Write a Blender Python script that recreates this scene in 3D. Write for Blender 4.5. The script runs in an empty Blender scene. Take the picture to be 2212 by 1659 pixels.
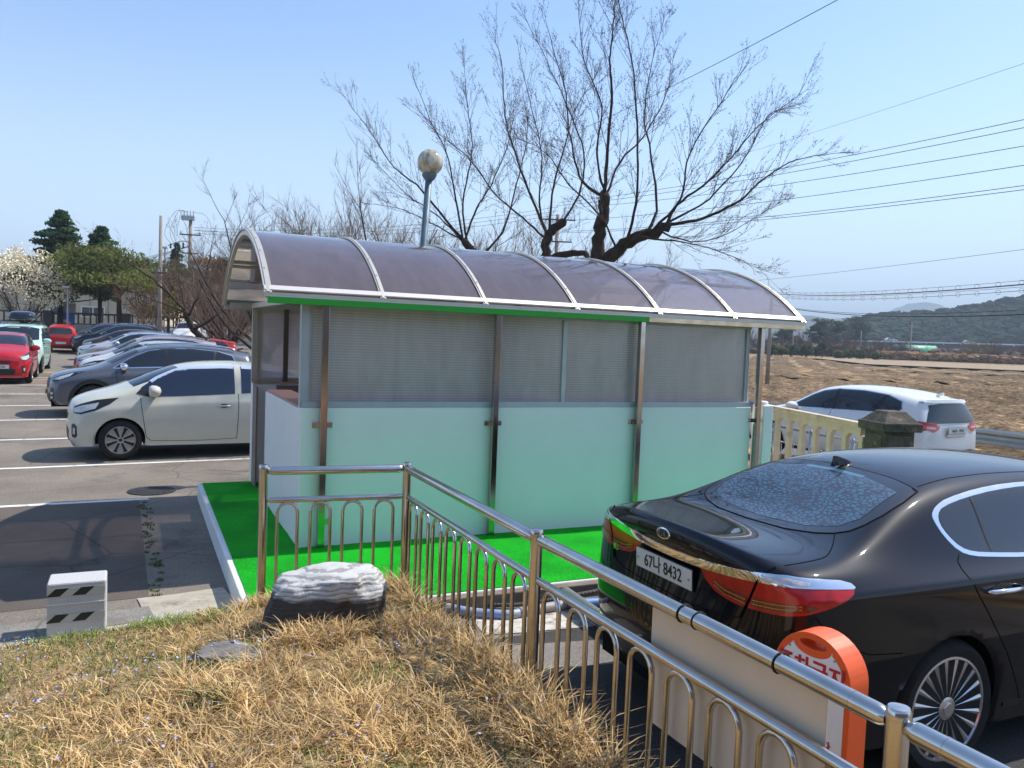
import bpy, bmesh, math, random
import numpy as np
from mathutils import Vector, Matrix, noise, geometry
from mathutils.bvhtree import BVHTree
R = math.radians
sc = bpy.context.scene
COL = sc.collection

# ---------------- camera ----------------
CAM_H = 2.167
pitch = math.atan(100.5 / 1742.0)
roll = math.atan(0.0385)
cd = bpy.data.cameras.new('camera')
cd.sensor_fit = 'HORIZONTAL'; cd.sensor_width = 36.0; cd.lens = 36.0 * 1742.0 / 2212.0
cd.clip_start = 0.05; cd.clip_end = 9000
cam = bpy.data.objects.new('camera', cd); COL.objects.link(cam)
F_ = Vector((0, math.cos(pitch), -math.sin(pitch))); R_ = Vector((1, 0, 0)); U_ = R_.cross(F_)
Rr = R_ * math.cos(roll) + U_ * math.sin(roll); Ur = -R_ * math.sin(roll) + U_ * math.cos(roll)
M = Matrix((Rr, Ur, -F_)).transposed().to_4x4(); M.translation = (0, 0, CAM_H)
cam.matrix_world = M
sc.camera = cam

# ---------------- sky, sun, exposure ----------------
SUN_AZ, SUN_EL = 63.5, 53.0       # azimuth from +Y towards +X
world = bpy.data.worlds.new('World'); sc.world = world; world.use_nodes = True
wn = world.node_tree.nodes; wl = world.node_tree.links
sky = wn.new('ShaderNodeTexSky'); sky.sky_type = 'NISHITA'; sky.sun_disc = False
sky.sun_elevation = R(SUN_EL); sky.sun_rotation = R(SUN_AZ)
sky.air_density = 1.0; sky.dust_density = 0.6; sky.ozone_density = 4.5; sky.altitude = 0
wn['Background'].inputs['Strength'].default_value = 0.15
# spring haze: the clear-sky colour goes over to a pale blue-white towards the horizon
wt = wn.new('ShaderNodeTexCoord'); ws = wn.new('ShaderNodeSeparateXYZ'); wl.new(wt.outputs['Generated'], ws.inputs[0])
wr = wn.new('ShaderNodeMapRange'); wr.interpolation_type = 'SMOOTHERSTEP'
wr.inputs[1].default_value = -0.12; wr.inputs[2].default_value = 0.42; wr.inputs[3].default_value = 0.96; wr.inputs[4].default_value = 0.0
wl.new(ws.outputs['Z'], wr.inputs[0])
wm = wn.new('ShaderNodeMix'); wm.data_type = 'RGBA'; wl.new(wr.outputs[0], wm.inputs['Factor'])
wl.new(sky.outputs[0], wm.inputs['A']); wm.inputs['B'].default_value = (4.0, 4.75, 5.6, 1)
wl.new(wm.outputs['Result'], wn['Background'].inputs['Color'])
sd = bpy.data.lights.new('sun', 'SUN'); sd.energy = 3.7; sd.angle = R(0.53); sd.color = (1.0, 0.955, 0.88)
so = bpy.data.objects.new('sun', sd); COL.objects.link(so)
sdir = Vector((math.cos(R(SUN_EL)) * math.sin(R(SUN_AZ)), math.cos(R(SUN_EL)) * math.cos(R(SUN_AZ)), math.sin(R(SUN_EL))))
so.rotation_euler = sdir.to_track_quat('Z', 'Y').to_euler()
so.location = sdir * 60
sc.view_settings.view_transform = 'Standard'; sc.view_settings.look = 'None'
sc.view_settings.gamma = 1.0; sc.view_settings.exposure = 0.63
sc.view_settings.use_curve_mapping = False
sc.render.engine = 'CYCLES'
sc.cycles.max_bounces = 10; sc.cycles.transparent_max_bounces = 24
sc.cycles.transmission_bounces = 8; sc.cycles.glossy_bounces = 5; sc.cycles.diffuse_bounces = 3
sc.cycles.caustics_reflective = False; sc.cycles.caustics_refractive = False
sc.cycles.sample_clamp_indirect = 6.0

# ---------------- materials ----------------
def nt(name):
    m = bpy.data.materials.new(name); m.use_nodes = True
    return m, m.node_tree.nodes, m.node_tree.links, m.node_tree.nodes['Principled BSDF']
def setc(s, c): s.default_value = (c[0], c[1], c[2], 1)
_MC = {}
def mat(name, c, rough=0.5, metal=0.0, var=0.0, scale=5.0, bump=0.0, bscale=60.0, coat=0.0, c2=None, dirt=None, dscale=1.5, dlo=0.5, dhi=0.7, spec=0.5, bdist=0.01):
    """principled material with two-scale noise colour variation, optional dirt colour and bump"""
    if name in _MC: return _MC[name]
    m, n, l, b = nt(name)
    setc(b.inputs['Base Color'], c); b.inputs['Roughness'].default_value = rough
    b.inputs['Metallic'].default_value = metal; b.inputs['Coat Weight'].default_value = coat
    b.inputs['Coat Roughness'].default_value = 0.03; b.inputs['Specular IOR Level'].default_value = spec
    tc = n.new('ShaderNodeTexCoord')
    out = None
    if var > 0 or c2:
        tx = n.new('ShaderNodeTexNoise'); tx.inputs['Scale'].default_value = scale; tx.inputs['Detail'].default_value = 8
        tx.inputs['Roughness'].default_value = 0.65
        l.new(tc.outputs['Object'], tx.inputs['Vector'])
        r = n.new('ShaderNodeValToRGB'); r.color_ramp.elements[0].position = 0.32; r.color_ramp.elements[1].position = 0.68
        d = c2 if c2 else tuple(x * (1 - var) for x in c)
        e = c if c2 else tuple(min(1, x * (1 + var)) for x in c)
        r.color_ramp.elements[0].color = (*d, 1); r.color_ramp.elements[1].color = (*e, 1)
        l.new(tx.outputs['Fac'], r.inputs['Fac']); out = r.outputs['Color']
    if dirt:
        t2 = n.new('ShaderNodeTexNoise'); t2.inputs['Scale'].default_value = dscale; t2.inputs['Detail'].default_value = 9
        t2.inputs['Roughness'].default_value = 0.7
        l.new(tc.outputs['Object'], t2.inputs['Vector'])
        mr = n.new('ShaderNodeMapRange'); mr.inputs[1].default_value = dlo; mr.inputs[2].default_value = dhi
        l.new(t2.outputs['Fac'], mr.inputs[0])
        mx = n.new('ShaderNodeMix'); mx.data_type = 'RGBA'
        l.new(mr.outputs[0], mx.inputs['Factor'])
        if out is not None: l.new(out, mx.inputs['A'])
        else: setc(mx.inputs['A'], c)
        setc(mx.inputs['B'], dirt); out = mx.outputs['Result']
    if out is not None: l.new(out, b.inputs['Base Color'])
    if bump > 0:
        t3 = n.new('ShaderNodeTexNoise'); t3.inputs['Scale'].default_value = bscale; t3.inputs['Detail'].default_value = 6
        l.new(tc.outputs['Object'], t3.inputs['Vector'])
        bp = n.new('ShaderNodeBump'); bp.inputs['Strength'].default_value = bump; bp.inputs['Distance'].default_value = bdist
        l.new(t3.outputs['Fac'], bp.inputs['Height']); l.new(bp.outputs[0], b.inputs['Normal'])
    _MC[name] = m
    return m

# ---------------- mesh builder ----------------
class MB:
    def __init__(s): s.v = []; s.f = []; s.fm = []; s.m = 0
    def add(s, vs, fs):
        o = len(s.v); s.v += [tuple(p) for p in vs]
        for f in fs: s.f.append(tuple(i + o for i in f)); s.fm.append(s.m)
        return s
    def box(s, c, d, rz=0, rx=0, ry=0):
        x, y, z = d[0] / 2, d[1] / 2, d[2] / 2
        mt = Matrix.Translation(c) @ Matrix.Rotation(rz, 4, 'Z') @ Matrix.Rotation(ry, 4, 'Y') @ Matrix.Rotation(rx, 4, 'X')
        vs = [mt @ Vector(p) for p in [(-x,-y,-z),(x,-y,-z),(x,y,-z),(-x,y,-z),(-x,-y,z),(x,-y,z),(x,y,z),(-x,y,z)]]
        return s.add(vs, [(0,3,2,1),(4,5,6,7),(0,1,5,4),(1,2,6,5),(2,3,7,6),(3,0,4,7)])
    def quad(s, a, b, c, d): return s.add([a, b, c, d], [(0, 1, 2, 3)])
    def tube(s, pts, r, n=8, cap=True, closed=False):
        pts = [Vector(p) for p in pts]; k = len(pts)
        rr = r if hasattr(r, '__len__') else [r] * k
        vs = []; up = None
        for i, p in enumerate(pts):
            a = pts[i - 1] if (i > 0 or closed) else p; b = pts[(i + 1) % k] if (i < k - 1 or closed) else p
            t = (b - a)
            if t.length < 1e-9: t = Vector((0, 0, 1))
            t.normalize()
            if up is None:
                up = Vector((0, 0, 1)) if abs(t.z) < .9 else Vector((1, 0, 0))
            up = (up - t * up.dot(t))
            if up.length < 1e-6: up = t.orthogonal()
            up.normalize(); w = t.cross(up)
            for j in range(n):
                q = 2 * math.pi * j / n
                vs.append(p + (up * math.cos(q) + w * math.sin(q)) * rr[i])
        fs = []
        for i in range(k if closed else k - 1):
            i2 = (i + 1) % k
            for j in range(n):
                j2 = (j + 1) % n
                fs.append((i * n + j, i * n + j2, i2 * n + j2, i2 * n + j))
        if cap and not closed:
            fs.append(tuple(range(n - 1, -1, -1))); fs.append(tuple((k - 1) * n + j for j in range(n)))
        return s.add(vs, fs)
    def lathe(s, c, prof, n=20, axis='Z'):
        vs = []; fs = []
        for (r, h) in prof:
            for j in range(n):
                q = 2 * math.pi * j / n; a, b = r * math.cos(q), r * math.sin(q)
                p = (a, b, h) if axis == 'Z' else ((a, h, b) if axis == 'Y' else (h, a, b))
                vs.append((c[0] + p[0], c[1] + p[1], c[2] + p[2]))
        k = len(prof)
        for i in range(k - 1):
            for j in range(n):
                j2 = (j + 1) % n; fs.append((i * n + j, i * n + j2, (i + 1) * n + j2, (i + 1) * n + j))
        fs.append(tuple(range(n - 1, -1, -1))); fs.append(tuple((k - 1) * n + j for j in range(n)))
        return s.add(vs, fs)
    def prism(s, poly, depth, org=(0,0,0), ax=(1,0,0), ay=(0,0,1)):
        """extrude a 2D polygon (in plane ax, ay) along ax x ay by depth"""
        ax = Vector(ax); ay = Vector(ay); az = ax.cross(ay); o = Vector(org); k = len(poly)
        vs = [o + ax * p[0] + ay * p[1] for p in poly] + [o + ax * p[0] + ay * p[1] + az * depth for p in poly]
        fs = [tuple(range(k - 1, -1, -1)), tuple(range(k, 2 * k))] + [(i, (i + 1) % k, (i + 1) % k + k, i + k) for i in range(k)]
        return s.add(vs, fs)
    def build(s, name, mats, parent=None, smooth=False, bevel=0, angle=None, loc=None):
        me = bpy.data.meshes.new(name); me.from_pydata(s.v, [], s.f)
        ml = mats if isinstance(mats, (list, tuple)) else [mats]
        for m in ml: me.materials.append(m)
        if len(ml) > 1: me.polygons.foreach_set('material_index', s.fm)
        bm = bmesh.new(); bm.from_mesh(me); bmesh.ops.recalc_face_normals(bm, faces=bm.faces); bm.to_mesh(me); bm.free()
        if smooth: me.polygons.foreach_set('use_smooth', [True] * len(me.polygons))
        o = bpy.data.objects.new(name, me); COL.objects.link(o)
        if angle is not None: sharp(me, angle)
        if parent: o.parent = parent
        if loc: o.location = loc
        if bevel:
            b = o.modifiers.new('bevel', 'BEVEL'); b.width = bevel; b.segments = 2; b.limit_method = 'ANGLE'
        return o
def sharp(me, deg):
    me.polygons.foreach_set('use_smooth', [True] * len(me.polygons))
    bm = bmesh.new(); bm.from_mesh(me); c = math.radians(deg)
    for e in bm.edges:
        e.smooth = not (len(e.link_faces) == 2 and e.calc_face_angle(0) > c)
    bm.to_mesh(me); bm.free()
def npmesh(name, V, Fq, m, parent=None, smooth=False, mi=None):
    """mesh straight from numpy arrays, Fq = (n,3) or (n,4)"""
    me = bpy.data.meshes.new(name); k = Fq.shape[1]; nf = len(Fq)
    me.vertices.add(len(V)); me.vertices.foreach_set('co', np.ascontiguousarray(V, dtype=np.float32).ravel())
    me.loops.add(nf * k); me.loops.foreach_set('vertex_index', np.ascontiguousarray(Fq, dtype=np.int32).ravel())
    me.polygons.add(nf); me.polygons.foreach_set('loop_start', np.arange(0, nf * k, k, dtype=np.int32))
    for q in (m if isinstance(m, (list, tuple)) else [m]): me.materials.append(q)
    if mi is not None: me.polygons.foreach_set('material_index', mi.astype(np.int32))
    me.polygons.foreach_set('use_smooth', np.full(nf, smooth))
    me.update(calc_edges=True); me.validate()
    o = bpy.data.objects.new(name, me); COL.objects.link(o)
    if parent: o.parent = parent
    return o
def tag(o, label=None, cat=None, group=None, kind=None):
    if label: o['label'] = label
    if cat: o['category'] = cat
    if group: o['group'] = group
    if kind: o['kind'] = kind
    return o
def empty(name, loc=(0,0,0), rz=0, label=None, cat=None, group=None):
    o = bpy.data.objects.new(name, None); COL.objects.link(o); o.location = loc; o.rotation_euler = (0, 0, rz)
    o.empty_display_size = .2
    return tag(o, label, cat, group)
def copy_tree(o, parent=None):
    c = o.copy(); COL.objects.link(c)
    if parent: c.parent = parent
    for ch in list(o.children): copy_tree(ch, c)
    return c
def text(name, s, size, m, parent, loc, rot, sx=1.0, ext=0.002, bold=0.0, align='CENTER', extra_line=None):
    cu = bpy.data.curves.new(name, 'FONT'); cu.body = s; cu.size = size; cu.extrude = ext; cu.align_x = align; cu.align_y = 'CENTER'
    cu.offset = bold; cu.resolution_u = 3
    if extra_line: cu.space_line = extra_line
    t = bpy.data.objects.new(name + '_tmp', cu); COL.objects.link(t)
    dg = bpy.context.evaluated_depsgraph_get(); dg.update()
    me = bpy.data.meshes.new_from_object(t.evaluated_get(dg)); bpy.data.objects.remove(t)
    me.materials.clear(); me.materials.append(m)
    o = bpy.data.objects.new(name, me); COL.objects.link(o); o.parent = parent
    o.location = loc; o.rotation_euler = rot; o.scale = (sx, 1, 1)
    return o
def lerp(a, b, t): return a + (b - a) * t
def sstep(a, b, x):
    t = max(0., min(1., (x - a) / (b - a))); return t * t * (3 - 2 * t)
# the shelter's own axes: S(along its length, towards its back, height)
SU = Vector((math.sin(R(65)), math.cos(R(65)), 0)); SV = Vector((-math.cos(R(65)), math.sin(R(65)), 0)); SA = Vector((-1.947, 7.444, 0))
def S(s, b, z=0.0): return SA + SU * s + SV * b + Vector((0, 0, z))
RZ = R(25)     # rotation that turns +X into SU
# ---------------- ground ----------------
GR0 = Vector((10.45, 15.9)); GR1 = Vector((7.0, 23.0))       # guardrail line
GD = (GR1 - GR0).normalized(); GN = Vector((GD.y, -GD.x)); GN = GN if GN.x > 0 else -GN
def lot_z(x, y):
    """height of the paved ground and the fields"""
    z = -0.08 * sstep(-0.5, -2.8, x)
    z += 0.014 * max(0, min(y, 75) - 12) * sstep(4.0, -2.0, x)        # the car park climbs gently to the back left
    z -= 0.30 * sstep(4.6, 6.4, x + 0.15 * (y - 11)) * sstep(-8, 0, x)  # road and fields lie lower on the right
    g = (Vector((x, y)) - GR0).dot(GN)
    z -= 0.45 * sstep(0.4, 4.0, g) * sstep(2, 6, x)
    z += 0.005 * max(0, min(y, 260) - 20) * sstep(0.4, 4.0, g) * sstep(2, 6, x)   # the paddies rise slowly towards the far trees
    return z
def graded(a, b, near, far, c=0.0):
    out = [c]; d = near
    while out[-1] < b: out.append(out[-1] + d); d = min(d * 1.12, far)
    lo = [c]; d = near
    while lo[-1] > a: lo.append(lo[-1] - d); d = min(d * 1.12, far)
    return sorted(set(lo + out))
def sheet(xs, ys, dz, inside=None, zf=lot_z):
    V = np.array([(x, y, zf(x, y) + dz) for y in ys for x in xs]); nx = len(xs); F = []
    for j in range(len(ys) - 1):
        for i in range(nx - 1):
            if inside is None or inside((xs[i] + xs[i+1]) / 2, (ys[j] + ys[j+1]) / 2):
                F.append((j*nx+i, j*nx+i+1, (j+1)*nx+i+1, (j+1)*nx+i))
    return V, np.array(F)
def field_mat():
    m, n, l, b = nt('field_soil')
    tc = n.new('ShaderNodeTexCoord'); g = n.new('ShaderNodeMapping'); l.new(tc.outputs['Object'], g.inputs[0])
    g.inputs['Rotation'].default_value = (0, 0, R(38)); g.inputs['Scale'].default_value = (1, .22, 1)
    a = n.new('ShaderNodeTexNoise'); a.inputs['Scale'].default_value = 1.1; a.inputs['Detail'].default_value = 10; a.inputs['Roughness'].default_value = .72
    l.new(g.outputs[0], a.inputs['Vector'])
    w = n.new('ShaderNodeTexWave'); w.inputs['Scale'].default_value = .28; w.inputs['Distortion'].default_value = 3.5; w.inputs['Detail'].default_value = 4
    g2 = n.new('ShaderNodeMapping'); g2.inputs['Rotation'].default_value = (0, 0, R(38)); l.new(tc.outputs['Object'], g2.inputs[0]); l.new(g2.outputs[0], w.inputs['Vector'])
    ad = n.new('ShaderNodeMath'); ad.operation = 'MULTIPLY_ADD'; ad.inputs[1].default_value = .22
    l.new(w.outputs['Fac'], ad.inputs[0]); l.new(a.outputs['Fac'], ad.inputs[2])
    r = n.new('ShaderNodeValToRGB'); e = r.color_ramp.elements
    e[0].position = .42; e[0].color = (.085, .050, .024, 1); e[1].position = .78; e[1].color = (.46, .31, .15, 1)
    k = e.new(.58); k.color = (.25, .155, .072, 1)
    l.new(ad.outputs[0], r.inputs['Fac'])
    # flat pale strips between the paddies, far away
    v = n.new('ShaderNodeTexNoise'); v.inputs['Scale'].default_value = .018; v.inputs['Detail'].default_value = 2; l.new(g.outputs[0], v.inputs['Vector'])
    mr = n.new('ShaderNodeMapRange'); mr.inputs[1].default_value = .5; mr.inputs[2].default_value = .56; l.new(v.outputs['Fac'], mr.inputs[0])
    mx = n.new('ShaderNodeMix'); mx.data_type = 'RGBA'; l.new(mr.outputs[0], mx.inputs['Factor']); l.new(r.outputs[0], mx.inputs['A'])
    setc(mx.inputs['B'], (.36, .26, .14)); 
    l.new(mx.outputs['Result'], b.inputs['Base Color']); b.inputs['Roughness'].default_value = .95; b.inputs['Specular IOR Level'].default_value = .1
    bp = n.new('ShaderNodeBump'); bp.inputs['Strength'].default_value = 1; bp.inputs['Distance'].default_value = .12
    l.new(ad.outputs[0], bp.inputs['Height']); l.new(bp.outputs[0], b.inputs['Normal'])
    return m
def asphalt_mat(name, base, dark=(.045,.042,.042), scale=1.0):
    m, n, l, b = nt(name)
    tc = n.new('ShaderNodeTexCoord')
    def noise_(s, det, ro=.6):
        t = n.new('ShaderNodeTexNoise'); t.inputs['Scale'].default_value = s; t.inputs['Detail'].default_value = det; t.inputs['Roughness'].default_value = ro
        l.new(tc.outputs['Object'], t.inputs['Vector']); return t
    def ramp(src, stops):
        r = n.new('ShaderNodeValToRGB'); e = r.color_ramp.elements
        e[0].position, e[0].color = stops[0][0], (*stops[0][1], 1); e[1].position, e[1].color = stops[-1][0], (*stops[-1][1], 1)
        for p, c in stops[1:-1]: k = e.new(p); k.color = (*c, 1)
        l.new(src, r.inputs['Fac']); return r.outputs[0]
    def mix(f, a, c, mode='MIX'):
        x = n.new('ShaderNodeMix'); x.data_type = 'RGBA'; x.blend_type = mode
        if hasattr(f, 'links'): l.new(f, x.inputs['Factor'])
        else: x.inputs['Factor'].default_value = f
        l.new(a, x.inputs['A'])
        if hasattr(c, 'links'): l.new(c, x.inputs['B'])
        else: setc(x.inputs['B'], c)
        return x.outputs['Result']
    a = noise_(.7, 8, .65); big = ramp(a.outputs['Fac'], [(.3, tuple(c * .72 for c in base)), (.7, tuple(c * 1.18 for c in base))])
    f = noise_(130, 3, .7); fine = ramp(f.outputs['Fac'], [(.3, (.45, .45, .45)), (.5, (1, 1, 1)), (.72, (1.9, 1.85, 1.75))])
    col = mix(1.0, big, fine, 'MULTIPLY')
    # blotches of old oil and damp
    o = noise_(.45, 6, .7); om = ramp(o.outputs['Fac'], [(.56, (0, 0, 0)), (.7, (.75, .75, .75))]); col = mix(om, col, dark)
    # cracks
    vo = n.new('ShaderNodeTexVoronoi'); vo.feature = 'DISTANCE_TO_EDGE'; vo.inputs['Scale'].default_value = .55
    dn = noise_(2.5, 6); dm = n.new('ShaderNodeMix'); dm.data_type = 'VECTOR'; dm.inputs['Factor'].default_value = .12
    l.new(tc.outputs['Object'], dm.inputs['A']); l.new(dn.outputs['Color'], dm.inputs['B']); l.new(dm.outputs['Result'], vo.inputs['Vector'])
    cr = ramp(vo.outputs['Distance'], [(.0, (.65, .65, .65)), (.007, (0, 0, 0))]); col = mix(cr, col, tuple(c * .3 for c in base))
    # pale scuffs
    s = noise_(3.2, 10, .8); sm = ramp(s.outputs['Fac'], [(.66, (0, 0, 0)), (.76, (.6, .6, .6))]); col = mix(sm, col, tuple(min(1, c * 2.2) for c in base))
    l.new(col, b.inputs['Base Color']); b.inputs['Roughness'].default_value = .92; b.inputs['Specular IOR Level'].default_value = .25
    bp = n.new('ShaderNodeBump'); bp.inputs['Strength'].default_value = .6; bp.inputs['Distance'].default_value = .006
    l.new(f.outputs['Fac'], bp.inputs['Height']); l.new(bp.outputs[0], b.inputs['Normal'])
    return m
M_FIELD = field_mat(); M_ASPH = asphalt_mat('weathered_asphalt', (.215, .184, .150)); M_ROAD = asphalt_mat('road_asphalt', (.17, .165, .155))
xs = graded(-5000, 5000, 1.0, 400, 0); ys = graded(-200, 7000, 1.0, 400, 10)
V, Fq = sheet(xs, ys, -0.012)
tag(npmesh('ground', V, Fq, M_FIELD), kind='structure')
def fence_x(y): return 5.35 - 0.15 * (y - 9)        # line of the concrete balustrade
CP_Y = 66.0
xs = list(np.arange(-70, 8.01, .6)); ys = list(np.arange(-8, 70, .6))
V, Fq = sheet(xs, ys, 0.0, lambda x, y: x < fence_x(y) + .3 and y < CP_Y)
tag(npmesh('car_park', V, Fq, M_ASPH), kind='structure')
xs = list(np.arange(1, 30, .5)); ys = list(np.arange(-6, 60, .5))
V, Fq = sheet(xs, ys, 0.0, lambda x, y: x >= fence_x(y) + .3 and (Vector((x, y)) - GR0).dot(GN) < .35)
tag(npmesh('road', V, Fq, M_ROAD), kind='structure')
def strip(name, pts, w, m, dz=.004, n=24, zf=lot_z, jag=0.0, seed=1):
    """painted or laid strip following the ground, pts = centre line"""
    rnd = random.Random(seed); vs = []; P = [Vector(p) for p in pts]; L = []
    for i in range(len(P) - 1):
        k = max(1, int((P[i+1] - P[i]).length / .25))
        L += [P[i].lerp(P[i+1], t / k) for t in range(k)]
    L.append(P[-1]); ww = w if callable(w) else (lambda t: w)
    for i, p in enumerate(L):
        d = (L[min(i+1, len(L)-1)] - L[max(i-1, 0)]).normalized(); q = Vector((-d.y, d.x)); h = ww(i / (len(L) - 1)) / 2
        for sgn in (-1, 1):
            e = p + q * sgn * (h + rnd.uniform(-jag, jag)); vs.append((e.x, e.y, zf(e.x, e.y) + dz))
    mb = MB(); mb.add(vs, [(2*i, 2*i+1, 2*i+3, 2*i+2) for i in range(len(L) - 1)])
    return mb.build(name, m)
def paint_mat(name, c, wear=(.2,.19,.175), lo=.56, hi=.66):
    return mat(name, c, rough=.8, var=.06, scale=9, dirt=wear, dscale=7, dlo=lo, dhi=hi, bump=.3, bscale=120, bdist=.004)
M_WLINE = paint_mat('worn_white_road_paint', (.74, .74, .70)); M_YLINE = paint_mat('worn_yellow_road_paint', (.62, .38, .06))
def pline(a, b, w=.11, m=None, name='parking_line'):
    tag(strip(name, [a, b], w, m or M_WLINE, jag=.004), kind='structure')
UD = Vector((math.sin(R(62)), math.cos(R(62))))
for q0 in [(-7.57, 11.9), (-6.04, 9.49), (-9.2, 14.5), (-10.9, 17.0), (-12.5, 19.5), (-14.2, 22.1), (-15.8, 24.7), (-17.6, 27.4)]:
    q = Vector(q0); a = q - UD * (1.9 if q0[1] < 13 else .1); L = 7.2
    if q0[1] < 10: b = Vector((-4.60, 10.24)); a = q - UD * 2.5
    else: b = q + UD * L
    pline(a, b)
pline((-19.6, 22.0), (-14.6, 28.8), .16, M_YLINE, 'yellow_line'); pline((-14.6, 28.9), (-18.5, 30.9), .16, M_YLINE, 'yellow_line')
# brown stained patch of older asphalt in the last bay
mb = MB(); q = [(-4.66, 10.10), (-2.92, 6.52), (-4.4, 5.75), (-9.5, 2.6), (-12.5, 5.9), (-8.3, 8.30)]; C0 = (-7.0, 6.9); n_ = 14; ring = []
for i in range(len(q)):
    a, b = Vector(q[i]), Vector(q[(i + 1) % len(q)]); ring += [a.lerp(b, t / 8) for t in range(8)]
vs = [(C0[0], C0[1], lot_z(*C0) + .0025)]; fs = []; K_ = len(ring)
for j in range(1, n_ + 1):
    for p in ring: x, y = lerp(C0[0], p.x, j / n_), lerp(C0[1], p.y, j / n_); vs.append((x, y, lot_z(x, y) + .0025))
for i in range(K_): fs.append((0, 1 + i, 1 + (i + 1) % K_))
for j in range(n_ - 1):
    for i in range(K_): a = 1 + j * K_ + i; b = 1 + j * K_ + (i + 1) % K_; fs.append((a, a + K_, b + K_, b))
mb.add(vs, fs); tag(mb.build('old_asphalt', asphalt_mat('brown_stained_asphalt', (.125, .102, .085), dark=(.05, .040, .033))), kind='structure')
# short white line by the shelter, between the railing and the turf
pline((.05, 5.15), (.95, 5.62), .13)

# ---------------- grassy mound ----------------
B0 = Vector((-3.335, 5.235)); BD = Vector((1.13, .72)).normalized(); BN = Vector((BD.y, -BD.x))
P = [Vector((-1.655, 5.407)), Vector((-0.728, 5.74)), Vector((.148, 3.862)), Vector((1.041, 2.053)), Vector((1.93, .25)), Vector((2.82, -1.55))]
N01 = Vector((.338, -.941)); N13 = Vector(((P[3] - P[1]).y, -(P[3] - P[1]).x)).normalized()
N13 = N13 if N13.x < 0 else -N13
def mound_h(x, y):
    p = Vector((x, y)); d1 = (p - B0).dot(BN); d2 = (p - P[0]).dot(N01) + .10; d3 = (p - P[1]).dot(N13) + .03
    lx = (p - P[0]).dot(Vector((.941, .338)))
    if lx < -.15: d2 = d2 + (-.15 - lx) * 1.6 + .05
    h = .43 * sstep(-.03, 1.25, d1) + .10 * sstep(1.2, 3.2, d1)
    h += .045 * noise.noise(Vector((x * 1.3, y * 1.3, 3))) * sstep(0, 1, d1) + .02 * noise.noise(Vector((x * 4, y * 4, 7)))* sstep(0, .5, d1)
    h *= sstep(-.02, .16, d2) * sstep(-.02, .16, d3)
    return h if d1 > -.05 else 0
def mound_in(x, y):
    p = Vector((x, y)); d1 = (p - B0).dot(BN); d2 = (p - P[0]).dot(N01) + .10; d3 = (p - P[1]).dot(N13) + .03
    lx = (p - P[0]).dot(Vector((.941, .338)))
    if lx < -.15: d2 = d2 + (-.15 - lx) * 1.6 + .05
    return d1 > 0 and d2 > -.02 and d3 > -.02
def mz(x, y): return lot_z(x, y) + mound_h(x, y)
M_MOUND = mat('dry_turf_soil', (.42, .30, .16), rough=1, c2=(.20, .145, .07), scale=9, bump=.8, bscale=50, bdist=.02, dirt=(.10, .13, .03), dscale=2.2, dlo=.55, dhi=.66, spec=.1)
xs = list(np.arange(-9.6, 4.0, .06)); ys = list(np.arange(-1.5, 7.0, .06))
V, Fq = sheet(xs, ys, .006, mound_in, mz)
tag(npmesh('grass_bank', V, Fq, M_MOUND, smooth=True), kind='structure')
# kerb and patched strip between the bank and the car park
M_CONC = mat('old_concrete', (.42, .37, .29), rough=.95, var=.22, scale=6, bump=.5, bscale=70, dirt=(.14, .12, .09), dscale=4, dlo=.56, dhi=.72)
k0 = B0 - BD * 7 - BN * .10; k1 = B0 + BD * 1.45 - BN * .10
tag(strip('kerb', [k0, k1], .2, M_CONC, dz=.03, jag=.006), kind='structure')
M_PATCH = asphalt_mat('patched_asphalt', (.24, .225, .20), dark=(.10,.09,.08))
k0 = B0 - BD * 7 - BN * .42; k1 = B0 + BD * 1.0 - BN * .42
tag(strip('path', [k0, k1], .34, M_PATCH, dz=.014, jag=.012), kind='structure')
tag(strip('pavement', [B0 + BD * .95 - BN * .52, B0 + BD * 1.62 - BN * .52], .62, M_CONC, dz=.009, jag=.012), kind='structure')
M_DARKW = mat('weed_green', (.10, .14, .03), rough=.9, var=.4, scale=12, spec=.1)
def tuft_mesh(name, spots, n, h, spread, m, w=.004, seed=3, parent=None, lean=.5, zf=mz):
    """blades scattered round spots"""
    rg = np.random.default_rng(seed); V = []; F = []; k = 0
    for (x, y, r) in spots:
        c = max(3, int(n * r / spread))
        for _ in range(c):
            a = rg.uniform(0, 6.283); d = r * math.sqrt(rg.uniform()); bx, by = x + d * math.cos(a), y + d * math.sin(a)
            bz = zf(bx, by); hh = h * rg.uniform(.5, 1.2); la = rg.uniform(0, 6.283); ll = hh * lean * rg.uniform(.2, 1.4)
            sx, sy = -math.sin(la) * w, math.cos(la) * w
            mx_, my_ = bx + math.cos(la) * ll * .35, by + math.sin(la) * ll * .35
            V += [(bx - sx, by - sy, bz), (bx + sx, by + sy, bz), (mx_ + sx*.7, my_ + sy*.7, bz + hh * .65), (mx_ - sx*.7, my_ - sy*.7, bz + hh * .65), (bx + math.cos(la) * ll, by + math.sin(la) * ll, bz + hh)]
            F += [(k, k+1, k+2), (k, k+2, k+3), (k+3, k+2, k+4)]; k += 5
    return npmesh(name, np.array(V), np.array(F), m, parent)
rnd = random.Random(5)
sp = [(lerp(-4.66, -2.83, t) + rnd.uniform(-.05, .05), lerp(10.2, 6.5, t) + rnd.uniform(-.06, .06), rnd.uniform(.012, .05)) for t in [i / 90 for i in range(91)] if rnd.random() < .5]
tag(tuft_mesh('crack_weeds', sp, 34, .022, .06, M_DARKW, zf=lot_z), 'low green weeds growing along the asphalt joint left of the turf deck', 'weeds', kind='stuff')
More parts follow.
